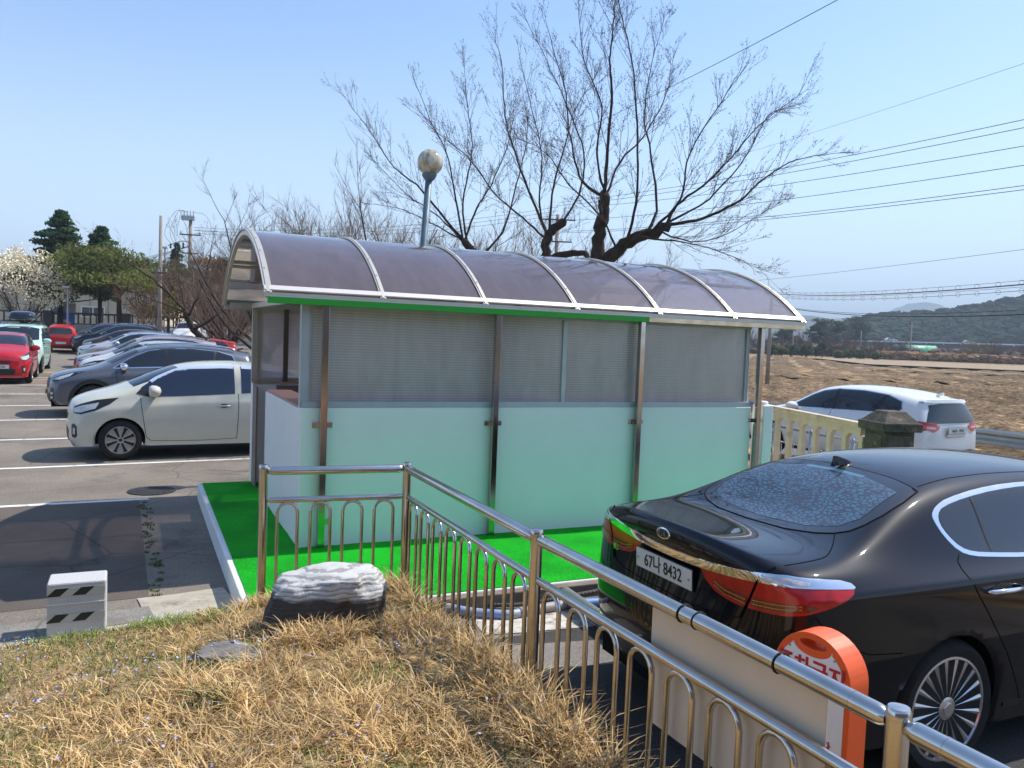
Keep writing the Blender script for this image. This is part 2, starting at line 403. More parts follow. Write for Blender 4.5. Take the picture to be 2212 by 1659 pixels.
# drain cover in the corner of the last bay
mb = MB(); mb.lathe((0, 0, 0), [(.30, 0), (.30, .012), (.27, .016), (.05, .016)], 28)
for i in range(-4, 5): mb.box((i * .055, 0, .019), (.02, .44 * math.sqrt(max(.05, 1 - (i / 5) ** 2)), .006))
o = mb.build('drain_cover', mat('cast_iron', (.06, .06, .06), rough=.7, metal=.6, var=.3, scale=20)); o.location = (-4.78, 10.72, lot_z(-4.78, 10.72) + .001); 
tag(o, 'round dark drain cover sunk in the asphalt near the green turf deck', 'drain cover')
# ---------------- shelter ----------------
DZ = .12
def stainless(name, c=(.62,.60,.57), rough=.16, streak=True):
    m, n, l, b = nt(name); b.inputs['Metallic'].default_value = 1; setc(b.inputs['Base Color'], c)
    tc = n.new('ShaderNodeTexCoord'); t = n.new('ShaderNodeTexNoise'); t.inputs['Scale'].default_value = 7; t.inputs['Detail'].default_value = 8
    l.new(tc.outputs['Object'], t.inputs['Vector']); mr = n.new('ShaderNodeMapRange'); mr.inputs[3].default_value = rough * .6; mr.inputs[4].default_value = rough * 1.8
    l.new(t.outputs['Fac'], mr.inputs[0]); l.new(mr.outputs[0], b.inputs['Roughness'])
    mr2 = n.new('ShaderNodeMapRange'); mr2.inputs[1].default_value = .35; mr2.inputs[2].default_value = .75; mr2.inputs[3].default_value = .0; mr2.inputs[4].default_value = .45
    l.new(t.outputs['Fac'], mr2.inputs[0]); mx = n.new('ShaderNodeMix'); mx.data_type = 'RGBA'; l.new(mr2.outputs[0], mx.inputs['Factor'])
    setc(mx.inputs['A'], c); setc(mx.inputs['B'], (c[0] * .62, c[1] * .52, c[2] * .38)); l.new(mx.outputs['Result'], b.inputs['Base Color'])
    return m
M_SS = stainless('stainless_steel'); M_ALU = mat('grey_aluminium', (.50, .52, .55), rough=.45, metal=.35, var=.05)
M_BEIGEALU = mat('beige_aluminium', (.62, .57, .50), rough=.4, metal=.45, var=.08)
M_BRONZE = mat('bronze_aluminium', (.20, .15, .125), rough=.35, metal=.8)
M_GREEN = mat('green_fascia', (.03, .40, .035), rough=.45)
M_WALL = mat('white_green_wall_paint', (.94, .915, .885), rough=.55, var=.025, scale=2.5, bump=.16, bscale=9, bdist=.01, dirt=(.83, .81, .79), dscale=1.6, dlo=.6, dhi=.85)
M_TILE = mat('brown_tile', (.22, .155, .135), rough=.5, var=.10, scale=4)
M_CAP = mat('pink_brown_cap', (.50, .30, .22), rough=.6, var=.08, scale=9)
def turf_mat():
    m, n, l, b = nt('green_artificial_turf'); tc = n.new('ShaderNodeTexCoord')
    t = n.new('ShaderNodeTexNoise'); t.inputs['Scale'].default_value = 110; t.inputs['Detail'].default_value = 3; l.new(tc.outputs['Object'], t.inputs['Vector'])
    r = n.new('ShaderNodeValToRGB'); e = r.color_ramp.elements; e[0].position = .33; e[0].color = (.001, .16, .004, 1); e[1].position = .72; e[1].color = (.012, .60, .022, 1)
    k = e.new(.5); k.color = (.003, .35, .009, 1)
    l.new(t.outputs['Fac'], r.inputs['Fac'])
    t2 = n.new('ShaderNodeTexNoise'); t2.inputs['Scale'].default_value = 2.2; t2.inputs['Detail'].default_value = 5; l.new(tc.outputs['Object'], t2.inputs['Vector'])
    mr = n.new('ShaderNodeMapRange'); mr.inputs[1].default_value = .3; mr.inputs[2].default_value = .7; mr.inputs[3].default_value = .72; mr.inputs[4].default_value = 1.25; l.new(t2.outputs['Fac'], mr.inputs[0])
    mx = n.new('ShaderNodeMix'); mx.data_type = 'RGBA'; mx.blend_type = 'MULTIPLY'; mx.inputs['Factor'].default_value = 1; l.new(r.outputs[0], mx.inputs['A']); l.new(mr.outputs[0], mx.inputs['B'])
    l.new(mx.outputs['Result'], b.inputs['Base Color']); b.inputs['Roughness'].default_value = .85; b.inputs['Specular IOR Level'].default_value = .15
    bp = n.new('ShaderNodeBump'); bp.inputs['Strength'].default_value = .9; bp.inputs['Distance'].default_value = .012; l.new(t.outputs['Fac'], bp.inputs['Height']); l.new(bp.outputs[0], b.inputs['Normal'])
    return m
M_TURF = turf_mat()
def poly_mat(name, tint, body, opac, rough, lines, blur=.0, thru=.5):
    """multiwall polycarbonate: tinted see-through + milky body + glossy skin, ribs along one axis"""
    m, n, l, b = nt(name); out = n['Material Output']; tc = n.new('ShaderNodeTexCoord')
    tr = n.new('ShaderNodeBsdfTransparent'); setc(tr.inputs[0], tint)
    df = n.new('ShaderNodeBsdfDiffuse'); setc(df.inputs[0], body); tl = n.new('ShaderNodeBsdfTranslucent'); setc(tl.inputs[0], body)
    md = n.new('ShaderNodeMixShader'); md.inputs[0].default_value = thru; l.new(df.outputs[0], md.inputs[1]); l.new(tl.outputs[0], md.inputs[2])
    see = tr.outputs[0]
    if blur:
        rf = n.new('ShaderNodeBsdfRefraction'); setc(rf.inputs[0], tint); rf.inputs['IOR'].default_value = 1.22; rf.inputs['Roughness'].default_value = blur
        # the horizontal ribs act as small lenses that smear what lies behind up and down
        gg = n.new('ShaderNodeNewGeometry'); s3 = n.new('ShaderNodeSeparateXYZ'); l.new(tc.outputs['Object'], s3.inputs[0]); m3 = n.new('ShaderNodeMath'); m3.operation = 'MULTIPLY'; m3.inputs[1].default_value = 2 * math.pi / .0071; l.new(s3.outputs['Z'], m3.inputs[0])
        n3 = n.new('ShaderNodeMath'); n3.operation = 'SINE'; l.new(m3.outputs[0], n3.inputs[0]); k3 = n.new('ShaderNodeMath'); k3.operation = 'MULTIPLY'; k3.inputs[1].default_value = .6; l.new(n3.outputs[0], k3.inputs[0]); c3 = n.new('ShaderNodeCombineXYZ'); l.new(k3.outputs[0], c3.inputs['Z'])
        v3 = n.new('ShaderNodeVectorMath'); v3.operation = 'ADD'; l.new(gg.outputs['Normal'], v3.inputs[0]); l.new(c3.outputs[0], v3.inputs[1]); v4 = n.new('ShaderNodeVectorMath'); v4.operation = 'NORMALIZE'; l.new(v3.outputs[0], v4.inputs[0]); l.new(v4.outputs[0], rf.inputs['Normal'])
        mm = n.new('ShaderNodeMixShader'); mm.inputs[0].default_value = .30; l.new(tr.outputs[0], mm.inputs[1]); l.new(rf.outputs[0], mm.inputs[2]); see = mm.outputs[0]
    a = n.new('ShaderNodeMixShader'); l.new(see, a.inputs[1]); l.new(md.outputs[0], a.inputs[2])
    sp_ = n.new('ShaderNodeSeparateXYZ'); l.new(tc.outputs['Object'], sp_.inputs[0])
    ml = n.new('ShaderNodeMath'); ml.operation = 'MULTIPLY'; ml.inputs[1].default_value = 2 * math.pi / lines[1]; l.new(sp_.outputs[lines[0]], ml.inputs[0])
    sn = n.new('ShaderNodeMath'); sn.operation = 'SINE'; l.new(ml.outputs[0], sn.inputs[0])
    mr = n.new('ShaderNodeMapRange'); mr.inputs[1].default_value = -1; mr.inputs[2].default_value = 1; mr.inputs[3].default_value = opac[0]; mr.inputs[4].default_value = opac[1]
    l.new(sn.outputs[0], mr.inputs[0])
    dn_ = n.new('ShaderNodeTexNoise'); dn_.inputs['Scale'].default_value = 2.6; dn_.inputs['Detail'].default_value = 8; dn_.inputs['Roughness'].default_value = .65; dmp = n.new('ShaderNodeMapping'); dmp.inputs['Scale'].default_value = (1.6, .5, .5); l.new(tc.outputs['Object'], dmp.inputs[0]); l.new(dmp.outputs[0], dn_.inputs['Vector'])
    dm_ = n.new('ShaderNodeMapRange'); dm_.inputs[1].default_value = .35; dm_.inputs[2].default_value = .75; dm_.inputs[3].default_value = -.05; dm_.inputs[4].default_value = .14; l.new(dn_.outputs['Fac'], dm_.inputs[0]); da = n.new('ShaderNodeMath'); l.new(mr.outputs[0], da.inputs[0]); l.new(dm_.outputs[0], da.inputs[1]); l.new(da.outputs[0], a.inputs[0])
    gl = n.new('ShaderNodeBsdfGlossy'); gl.inputs['Roughness'].default_value = rough; setc(gl.inputs[0], (1, 1, 1))
    fr = n.new('ShaderNodeFresnel'); fr.inputs[0].default_value = 1.55
    bp = n.new('ShaderNodeBump'); bp.inputs['Strength'].default_value = .12; bp.inputs['Distance'].default_value = .01
    t = n.new('ShaderNodeTexNoise'); t.inputs['Scale'].default_value = 3; l.new(tc.outputs['Object'], t.inputs['Vector']); l.new(t.outputs['Fac'], bp.inputs['Height']); l.new(bp.outputs[0], gl.inputs['Normal'])
    g = n.new('ShaderNodeMixShader'); l.new(fr.outputs[0], g.inputs[0]); l.new(a.outputs[0], g.inputs[1]); l.new(gl.outputs[0], g.inputs[2])
    l.new(g.outputs[0], out.inputs['Surface'])
    return m
M_ROOF = poly_mat('bronze_polycarbonate', (.50, .42, .42), (.42, .33, .35), (.42, .56), .07, ('X', .011))
M_PANE = poly_mat('clear_ribbed_polycarbonate', (.95, .93, .94), (1.0, .905, .875), (.40, .55), .16, ('Z', .026), blur=.05, thru=.28)
SH = empty('shelter', SA, RZ, 'long bus-stop style smoking shelter with white half walls, clear ribbed panels and curved bronze roof', 'shelter')
SH['label'] = 'long shelter with pale half walls, clear ribbed panels and curved bronze roof'
LEN, WID, WH, TH = 5.34, 3.62, 1.44, .17      # wall length, depth, wall top, wall thickness
def lp(name, mb, m, parent=SH, **k): return mb.build(name, m, parent, **k)
# local axes of SH: x along length, y to the back, z up from 0
DECK = MB(); DECK.box((2.95, .93, -.03 + DZ / 2), (7.2, 5.25, .27))
dk = DECK.build('deck', mat('white_painted_kerb', (.78, .78, .74), rough=.7, var=.05, scale=4, bump=.4, bscale=25, bdist=.01, dirt=(.42, .38, .33), dscale=5, dlo=.62, dhi=.75), bevel=.012)
dk.location = SA; dk.rotation_euler = (0, 0, RZ); dk.location.z = -.045
tag(dk, 'low white-edged platform carrying the green turf and the shelter', 'platform')
# turf carpet: slightly wavy sheet lapping the deck
xs = list(np.arange(-.60, 6.5, .05)); ys = list(np.arange(-1.68, 3.54, .05))
V = np.array([(x, y, DZ + .004 + .010 * abs(noise.noise(Vector((x * 2.5, y * 2.5, 0))))) for y in ys for x in xs]); nx = len(xs)
Fq = np.array([(j*nx+i, j*nx+i+1, (j+1)*nx+i+1, (j+1)*nx+i) for j in range(len(ys)-1) for i in range(nx-1)])
o = npmesh('artificial_turf', V, Fq, M_TURF, smooth=True); o.location = SA; o.rotation_euler = (0, 0, RZ)
tag(o, 'bright green artificial turf carpet laid round the shelter', 'turf')
z0 = DZ + .005
def wall(name, x0, x1, y0, y1, top=WH):
    mb = MB(); mb.box(((x0+x1)/2, (y0+y1)/2, (z0 - .03 + top)/2), (x1-x0, y1-y0, top - z0 + .03)); return lp(name, mb, M_WALL, bevel=.008)
wall('wall', 0, LEN, 0, TH); wall('wall', 0, .30, TH + .001, 2.27, WH - .02); wall('wall', .0, LEN, WID - TH, WID); wall('wall', LEN - TH, LEN, TH + .001, WID - TH - .001)
# inside faces clad in brown tile with pink-brown caps
mb = MB()
for i in range(9):
    for j in range(3):
        mb.box((.30 + (i + .5) * .56, WID - TH - .012, z0 + (j + .5) * .43), (.553, .02, .424))
lp('tile_lining', mb, M_TILE)
mb = MB()
for j in range(3): mb.box((.012, WID - TH - .2, z0 + (j + .5) * .43), (.02, .34, .424))
lp('tile_lining', mb, M_TILE)
mb = MB(); mb.box((LEN/2 + .15, TH + .008, z0 + .65), (LEN - .4, .014, 1.28)); mb.box((.308, 1.2, z0 + .65), (.014, 2.1, 1.26)); lp('tile_lining', mb, M_TILE)
mb = MB(); mb.box((.15, 1.22, WH - .008), (.27, 2.06, .022)); lp('wall_cap', mb, M_CAP)
mb = MB(); mb.box((LEN/2, WID - TH/2, WH + .008), (LEN, TH + .05, .018)); lp('wall_cap', mb, M_CAP)
mb = MB(); mb.box((LEN/2 + .1, WID/2 + .1, z0 + .004), (LEN - .3, WID - .5, .012)); lp('inner_floor', mb, mat('reddish_tile_floor', (.46, .34, .29), rough=.6, var=.12, scale=5))
# bench inside
mb = MB(); mb.box((2.9, WID - .5, .52), (4.4, .38, .05)); [mb.box((1 + k * 1.25, WID - .5, .32), (.06, .3, .36)) for k in range(4)]
bn = mb.build('bench', mat('dark_wood', (.09, .06, .045), rough=.6, var=.2)); bn.location = SA; bn.rotation_euler = (0, 0, RZ)
tag(bn, 'dark bench standing against the back wall inside the shelter', 'bench')
# panel frames (aluminium) and panes
EZ = 2.42
def window_run(pname, p0, p1, z_lo, z_hi, mullions, fm, depth=.04, fw=.045):
    """run of framed panes from p0 to p1 (local xy)"""
    a, b = Vector(p0), Vector(p1); d = b - a; L = d.length; ang = math.atan2(d.y, d.x); c = (a + b) / 2
    fr = MB()
    fr.box((c.x, c.y, z_lo + fw / 2), (L, depth, fw), ang); fr.box((c.x, c.y, z_hi - fw / 2), (L, depth, fw), ang)
    for t in mullions:
        q = a.lerp(b, t); fr.box((q.x, q.y, (z_lo + z_hi) / 2), (fw, depth + .004, z_hi - z_lo - 2 * fw + .002), ang)
    f = lp('window_frame', fr, fm)
    for t0, t1 in zip(mullions[:-1], mullions[1:]):
        q = a.lerp(b, (t0 + t1) / 2); w = (t1 - t0) * L
        mb = MB(); mb.box((q.x, q.y, (z_lo + z_hi) / 2), (w - fw, .008, z_hi - z_lo - 2 * fw), ang)
        mb.build('pane', M_PANE, f)
    return f
window_run('front', (.02, .06), (LEN - .02, .06), WH + .001, EZ, [.008, .52, .992], M_ALU, fw=.05)
mb = MB(); mb.box((LEN/2, .045, WH + .03), (LEN - .02, .08, .055)); lp('window_sill', mb, M_ALU)
window_run('back', (.05, WID - .06), (LEN - .05, WID - .06), WH + .02, EZ, [.008, .28, .5, .72, .992], M_BEIGEALU)
window_run('end', (LEN - .06, .12), (LEN - .06, WID - .12), WH + .001, EZ, [.01, .5, .99], M_BEIGEALU)
# corner uprights
for (x, y, mm) in [(.03, .06, M_ALU), (.03, WID - .07, M_BEIGEALU)]:
    mb = MB(); mb.box((x, y, (WH + EZ) / 2 + .02), (.075, .075, EZ - WH + .04)); lp('upright', mb, mm)
# steel posts
M_POST = stainless('brown_reflecting_steel', (.50, .485, .46), .12)
for i, x in enumerate([.20, 1.945, 3.69, 5.40]):
    mb = MB(); mb.box((x, -.045, (z0 + EZ) / 2), (.062, .062, EZ - z0), 0); ps = lp('post', mb, M_POST, bevel=.004)
    for sg in (-1, 1):
        for zz in ((1.28, .36) if i == 0 and sg == 1 else (1.28,)):
            b = MB(); b.box((x + sg * .062, -.006, zz), (.064, .008, .046)); b.box((x + sg * .034, -.03, zz), (.004, .05, .055))
            b.lathe((x + sg * .08, -.018, zz), [(.012, 0), (.012, .010), (.006, .012)], 8, 'Y'); b.build('bracket', M_SS, ps)
for x in [.42, 1.945, 3.69, 5.20]:
    mb = MB(); mb.box((x, WID - .13, (z0 + EZ) / 2), (.06, .06, EZ - z0)); lp('post', mb, M_BRONZE)
mb = MB(); mb.box((LEN + .13, .25, 1.29), (.055, .055, 2.36), 0, R(-4)); lp('post', mb, M_BEIGEALU)
# top beams
for y, mm in [(.03, M_ALU), (WID - .06, M_BEIGEALU)]:
    mb = MB(); mb.box((LEN / 2 + .1, y, EZ + .03), (6.1, .06, .06)); lp('beam', mb, mm)
for x in (-.0, 1.95, 3.69, 5.35):
    mb = MB(); mb.box((x, WID / 2, EZ + .03), (.05, WID - .2, .058)); lp('beam', mb, M_BEIGEALU)
# curved roof
X0, X1, Y0, Y1, RISE = -.338, 5.94, -.16, 3.78, .74
c_ = Y1 - Y0; RAD = (c_ * c_ / 4 + RISE * RISE) / (2 * RISE); CY = (Y0 + Y1) / 2; EZR = 2.475; CZ = EZR + RISE - RAD; A0 = math.asin(c_ / 2 / RAD)
def arc(t, r=0.0):
    a = -A0 + 2 * A0 * t; return (CY + (RAD + r) * math.sin(a), CZ + (RAD + r) * math.cos(a))
for k in range(6):
    x0, x1 = lerp(X0, X1, k / 6) + .01, lerp(X0, X1, (k + 1) / 6) - .01
    V = []; n_ = 40
    for i in range(n_ + 1):
        y, z = arc(i / n_)
        for j in range(5): V.append((lerp(x0, x1, j / 4), y, z))
    Fq = np.array([(i*5+j, i*5+j+1, (i+1)*5+j+1, (i+1)*5+j) for i in range(n_) for j in range(4)])
    npmesh('roof_sheet', np.array(V), Fq, M_ROOF, SH, smooth=True)
for k in range(7):
    x = lerp(X0, X1, k / 6); w = .026 if 0 < k < 6 else .034
    mb = MB()
    for r0, r1, ww in ((.004, .016, w), (.016, .024, w * .45), (-.05, -.004, .02)):
        vs = []
        n_ = 40
        for i in range(n_ + 1):
            for (sx, rr) in ((-ww, r0), (ww, r0), (ww, r1), (-ww, r1)):
                y, z = arc(i / n_, rr); vs.append((x + sx, y, z))
        fs = [(0,1,2,3), (n_*4+3, n_*4+2, n_*4+1, n_*4)]
        for i in range(n_):
            for q in range(4): fs.append((i*4+q, i*4+(q+1)%4, (i+1)*4+(q+1)%4, (i+1)*4+q))
        mb.add(vs, fs)
    for i in range(1, 12):
        y, z = arc(i / 12, .024); mb.box((x, y, z), (.010, .014, .010))
    lp('roof_rib', mb, M_BEIGEALU)
for y, sg in ((Y0, -1), (Y1, 1)):
    mb = MB()
    ya, za = arc(.014 if sg < 0 else .986, .016); mb.box(((X0+X1)/2, ya, za), (X1 - X0 + .06, .060, .014), 0, -sg * A0 * .97); mb.box(((X0+X1)/2, y + sg * .004, EZR - .012), (X1 - X0 + .06, .012, .03))
    mb.box(((X0+X1)/2, y + sg * .010, EZR + .004), (X1 - X0 + .06, .006, .012))
    for i in range(14): mb.box((X0 + .25 + i * .445, y + sg * .012, EZR - .004), (.012, .008, .012))
    lp('eave_trim', mb, mat('pale_trim_aluminium', (.72, .68, .62), rough=.35, metal=.15, var=.05))
mb = MB(); mb.box(((X0 + 3.70)/2, Y0 + .012, EZR - .056), (3.70 - X0, .05, .056)); lp('fascia', mb, M_GREEN, bevel=.003)
mb = MB(); mb.box(((3.701 + X1)/2, Y0 + .012, EZR - .055), (X1 - 3.701 + .03, .05, .054)); lp('fascia', mb, stainless('gold_toned_steel', (.62, .52, .38), .2), bevel=.003)
mb = MB(); mb.box(((X0 + X1)/2, Y1 - .012, EZR - .05), (X1 - X0, .05, .06)); lp('fascia', mb, M_BEIGEALU)
# purlins under the roof
for t in (.2, .5, .8):
    y, z = arc(t, -.03); mb = MB(); mb.box(((X0+X1)/2, y, z), (X1 - X0 - .04, .035, .03), 0, A0 * (1 - 2 * t) ); lp('purlin', mb, M_BEIGEALU)
# white pillar at the far end
mb = MB(); mb.box((LEN + .24, .06, .78), (.15, .20, 1.36)); mb.lathe((LEN + .24, .06, 1.46), [(.05, 0), (.06, .01), (.06, .04), (.03, .05)], 12)
o = mb.build('white_pillar', M_WALL, bevel=.02); o.location = SA; o.rotation_euler = (0, 0, RZ)
tag(o, 'white painted square pillar standing at the far end of the shelter', 'pillar')
# ---------------- stainless steel railing ----------------
RT = 1.205; RM = 1.0      # heights of the two rails
def rail_thing(pts, label, feet, sections_skip=()):
    root = empty('railing', (0, 0, 0), 0, label, 'railing')
    for i, p in enumerate(pts):
        b = mz(p.x, p.y) - .1 if feet else lot_z(p.x, p.y)
        mb = MB(); mb.lathe((p.x, p.y, 0), [(.030, b), (.030, RT + .01), (.0325, RT + .012), (.0325, RT + .032), (.027, RT + .040), (.012, RT + .043)], 24)
        po = mb.build('post', M_SS, root, angle=40)
    for i in range(len(pts) - 1):
        a, b = pts[i], pts[i + 1]; d = (b - a).normalized(); L = (b - a).length
        def at(s, z): q = a + d * s; return (q.x, q.y, z)
        ra = .0300 if i != 2 else .0300
        mb = MB(); mb.tube([at(.03, RT - .005), at(.045, RT - .005), at(.06, RT - .005), at(L - .06, RT - .005), at(L - .045, RT - .005), at(L - .03, RT - .005)], [.018, .026, .029, .029, .026, .018], 24)
        for s in (.14, L - .14): mb.tube([at(s - .002, RT - .005), at(s + .002, RT - .005)], .0298, 24)
        mb.build('top_rail', M_SS, root, angle=35)
        mb = MB(); mb.tube([at(.028, RM), at(.05, RM), at(L - .05, RM), at(L - .028, RM)], [.014, .0205, .0205, .014], 20)
        mb.build('middle_rail', M_SS, root, angle=35)
        nb = {True: 4, False: 8}[L < 1.2]; pitch_ = (L - .10) / nb
        for k in range(nb):
            c = .05 + (k + .5) * pitch_; r = pitch_ * .305
            g0 = mz(*at(c, 0)[:2]); zb = g0 - .03 if feet else g0 + .1
            path = [at(c - r, zb)] + [at(c - r, lerp(zb, RM - .024 - r, t)) for t in (.4, .8)]
            for j in range(9):
                q = math.pi * (1 - j / 8); path.append(at(c + r * math.cos(q), RM - .022 - r + r * math.sin(q)))
            path += [at(c + r, lerp(RM - .024 - r, zb, t)) for t in (.2, .6)] + [at(c + r, zb)]
            mb = MB(); mb.tube(path, .0118, 10); mb.build('hoop', M_SS, root, smooth=True)
            if k < nb - 1:   # the bend that joins one hoop to the next near the ground
                r2 = (pitch_ - 2 * r) / 2; c2 = c + pitch_ / 2; zz = g0 + .05
                pa = [at(c2 + r2 * math.cos(q), zz + r2 * math.sin(q)) for q in [math.pi * (1 + j / 6) for j in range(7)]]
                mb = MB(); mb.tube([at(c2 - r2, zz + .04)] + pa + [at(c2 + r2, zz + .04)], .0117, 8); mb.build('lower_bend', M_SS, root, smooth=True)
    return root
rail_thing([P[0], P[1], P[2], P[3], P[4], P[5]], 'shiny stainless steel railing with hoop bars running round the dry grass bank', True)
# grey board tied to the inside of the railing
a, b = P[2], P[3]; d = (b - a).normalized(); off = -N13 * .052
def bd(s, z, o=0.0): q = a + d * s - N13 * o; return Vector((q.x, q.y, z))
M_BOARD = mat('beige_back_of_board', (.80, .63, .46), rough=.5, metal=.0, var=.05, scale=3, dirt=(.25, .18, .12), dscale=3, dlo=.66, dhi=.8)
root = empty('notice_board', bd(0, 0, .045), 0, 'blank beige back of a notice board tied behind the railing near the orange sign', 'notice board')
mb = MB(); c = bd(1.32, .93, .045); mb.box((c - root.location), (.86, .006, .47), math.atan2(d.y, d.x)); mb.build('board', M_BOARD, root, bevel=.002)
M_TIE = mat('black_cable_tie', (.015, .015, .015), rough=.5)
for s, z, r in ((1.13, RT - .005, .033), (1.60, RT - .005, .033), (1.21, RT - .005, .0315)):
    q = bd(s, z) - root.location; mb = MB()
    mb.tube([q + Vector((0, 0, 1)) * r * math.sin(t) + Vector((-N13.x, -N13.y, 0)) * (r * 1.1 * math.cos(t) + .004) for t in [k * math.pi / 8 for k in range(16)]], .0028, 6, closed=True); mb.build('cable_tie', M_TIE, root)
# orange no-parking stand
sg0 = Vector((1.19, 3.44, 0)); dv = Vector((d.x, d.y, 0)); bv = Vector((-N13.x, -N13.y, 0))
sgn = empty('no_parking_sign', sg0, math.atan2(d.y, d.x) + R(9), 'bright orange plastic no-parking stand with round top and carrying hole behind the railing', 'sign')
M_OR = mat('orange_plastic', (.82, .11, .018), rough=.42, var=.04, scale=8, bump=.05, bscale=40)
M_SIGNW = mat('white_sign_face', (.80, .80, .82), rough=.35); M_RED = mat('red_lettering', (.50, .012, .035), rough=.4)
W_, ZB, ZT = .36, .40, .985
def arch_poly(w, zb, zt, inset=0.0):
    r = w / 2 - inset; cx = w / 2; zc = zt - inset - r * 1.0; out = [(inset, zb + inset), (w - inset, zb + inset), (w - inset, zc)]
    out += [(cx + r * math.cos(q), zc + r * math.sin(q)) for q in [math.pi * k / 20 for k in range(1, 20)]] + [(inset, zc)]
    return out
# body: ring of material round the carrying hole (outer outline joined to the hole outline)
def holed(outer, hole, y0, y1, n=72):
    """solid plate with a hole: both outlines sampled by angle round the hole centre"""
    hx = sum(p[0] for p in hole) / len(hole); hz = sum(p[1] for p in hole) / len(hole)
    def samp(poly, a):
        dx, dz = math.cos(a), math.sin(a); best = None
        for i in range(len(poly)):
            (x1, z1), (x2, z2) = poly[i], poly[(i + 1) % len(poly)]; ex, ez = x2 - x1, z2 - z1; den = dx * ez - dz * ex
            if abs(den) < 1e-12: continue
            t = ((x1 - hx) * ez - (z1 - hz) * ex) / den; u = ((x1 - hx) * dz - (z1 - hz) * dx) / den
            if t > 0 and -1e-6 <= u <= 1 + 1e-6 and (best is None or t > best): best = t
        return (hx + dx * best, hz + dz * best)
    ang = sorted([2 * math.pi * k / n for k in range(n)] + [math.atan2(p[1] - hz, p[0] - hx) % (2 * math.pi) for p in outer])
    vs = []
    for a in ang:
        o, h = samp(outer, a), samp(hole, a)
        vs += [(o[0], y0, o[1]), (h[0], y0, h[1]), (h[0], y1, h[1]), (o[0], y1, o[1])]
    k = len(ang); fs = []
    for i in range(k):
        j = (i + 1) % k
        for q in range(4): fs.append((i*4+q, i*4+(q+1)%4, j*4+(q+1)%4, j*4+q))
    return vs, fs
hole = [(W_/2 + .062 * math.cos(q), .938 + .019 * math.sin(q)) for q in [2 * math.pi * k / 24 for k in range(24)]]
mb = MB(); mb.add(*holed(arch_poly(W_, ZB, ZT), hole, 0, .13)); mb.build('stand_body', M_OR, sgn, bevel=.008, angle=35)
face = arch_poly(W_, .47, ZT - .012, .022); face = [(x, z if z < .9 or abs(x - W_/2) > .10 else z) for x, z in face]
# white face with a scoop cut out below the carrying hole
fp = [(.022, .49), (W_ - .022, .49)]
rr_ = W_ / 2 - .022; zc = ZT - .012 - .022 - rr_
fp += [(W_/2 + rr_ * math.cos(q), zc + rr_ * math.sin(q)) for q in [R(a) for a in range(0, 58, 6)]]
fp += [(W_/2 + .092 * math.cos(q), .935 + .048 * math.sin(q)) for q in [R(-a) for a in range(4, 180, 12)]]
fp += [(W_/2 + rr_ * math.cos(q), zc + rr_ * math.sin(q)) for q in [R(a) for a in range(124, 181, 6)]]
mb = MB(); mb.prism([(x, z) for x, z in fp], .004, (0, -.0005, 0)); mb.build('sign_face', M_SIGNW, sgn)
for x, z in [(.045, .52), (W_ - .045, .52), (.075, .905), (W_ - .075, .905)]:
    mb = MB(); mb.lathe((x, -.006, z), [(.005, 0), (.005, .002)], 10, 'Y'); mb.build('rivet', mat('dull_rivet', (.3, .3, .28), rough=.4, metal=.8), sgn)
text('lettering', '주차금지', .088, M_RED, sgn, (W_/2, -.0065, .832), (R(90), 0, 0), bold=.0022)
text('lettering', '안내바랍니다', .040, M_RED, sgn, (W_/2, -.0065, .545), (R(90), 0, 0), bold=.0008)
mb = MB(); mb.prism([(.0, 0), (.345, 0), (.335, .40), (.01, .40)], -.15, (0, 0, 0)); mb.build('base', mat('dark_rubber', (.02, .02, .02), rough=.8, var=.2), sgn, bevel=.01)
# pipes and hose by the turf deck
M_BLUE = mat('faded_blue_pipe', (.16, .30, .62), rough=.45, var=.12, scale=6, dirt=(.40, .38, .36), dscale=4, dlo=.5, dhi=.6)
M_GPIPE = mat('grey_pipe', (.34, .31, .29), rough=.55, var=.15, scale=5)
def curve(pts, n=8):
    Pp = [Vector(p) for p in pts]; out = []
    for i in range(len(Pp) - 1):
        a = Pp[max(i-1, 0)]; b = Pp[i]; c = Pp[i+1]; e = Pp[min(i+2, len(Pp)-1)]
        for k in range(n):
            t = k / n; out.append(.5 * ((2*b) + (c-a)*t + (2*a-5*b+4*c-e)*t*t + (3*b-a-3*c+e)*t**3))
    out.append(Pp[-1]); return out
mb = MB(); mb.tube(curve([(-.75, 6.35, .06), (-.55, 6.24, .05), (-.28, 6.12, .04), (.02, 6.10, .035), (.14, 6.16, .036)]), .036, 14); o = mb.build('blue_pipe', M_BLUE, smooth=True)
mb = MB(); mb.tube(curve([(.13, 6.155, .036), (.30, 6.26, .038), (.50, 6.38, .04)]), .039, 14); mb.tube([(.125, 6.153, .036), (.145, 6.162, .036)], .043, 14); mb.build('joint', M_GPIPE, o, smooth=True)
mb = MB(); mb.tube(curve([(.48, 6.37, .04), (.8, 6.48, .04), (1.3, 6.66, .045), (2.2, 7.0, .05)]), .036, 14); mb.build('pipe_run', M_BLUE, o, smooth=True)
tag(o, 'faded blue plastic water pipe lying on the ground along the edge of the turf deck', 'pipe')
mb = MB()
pts = curve([(-.3, 6.34, .03), (.05, 6.34, .03), (.3, 6.44, .035), (.6, 6.6, .05), (1.1, 6.85, .07), (1.9, 7.15, .06)], 26)
mb.tube(pts, [.019 if i % 2 else .0155 for i in range(len(pts))], 10); o = mb.build('ribbed_hose', mat('dark_ribbed_plastic', (.06, .052, .048), rough=.6))
tag(o, 'thin dark ribbed hose running behind the blue pipe', 'hose')
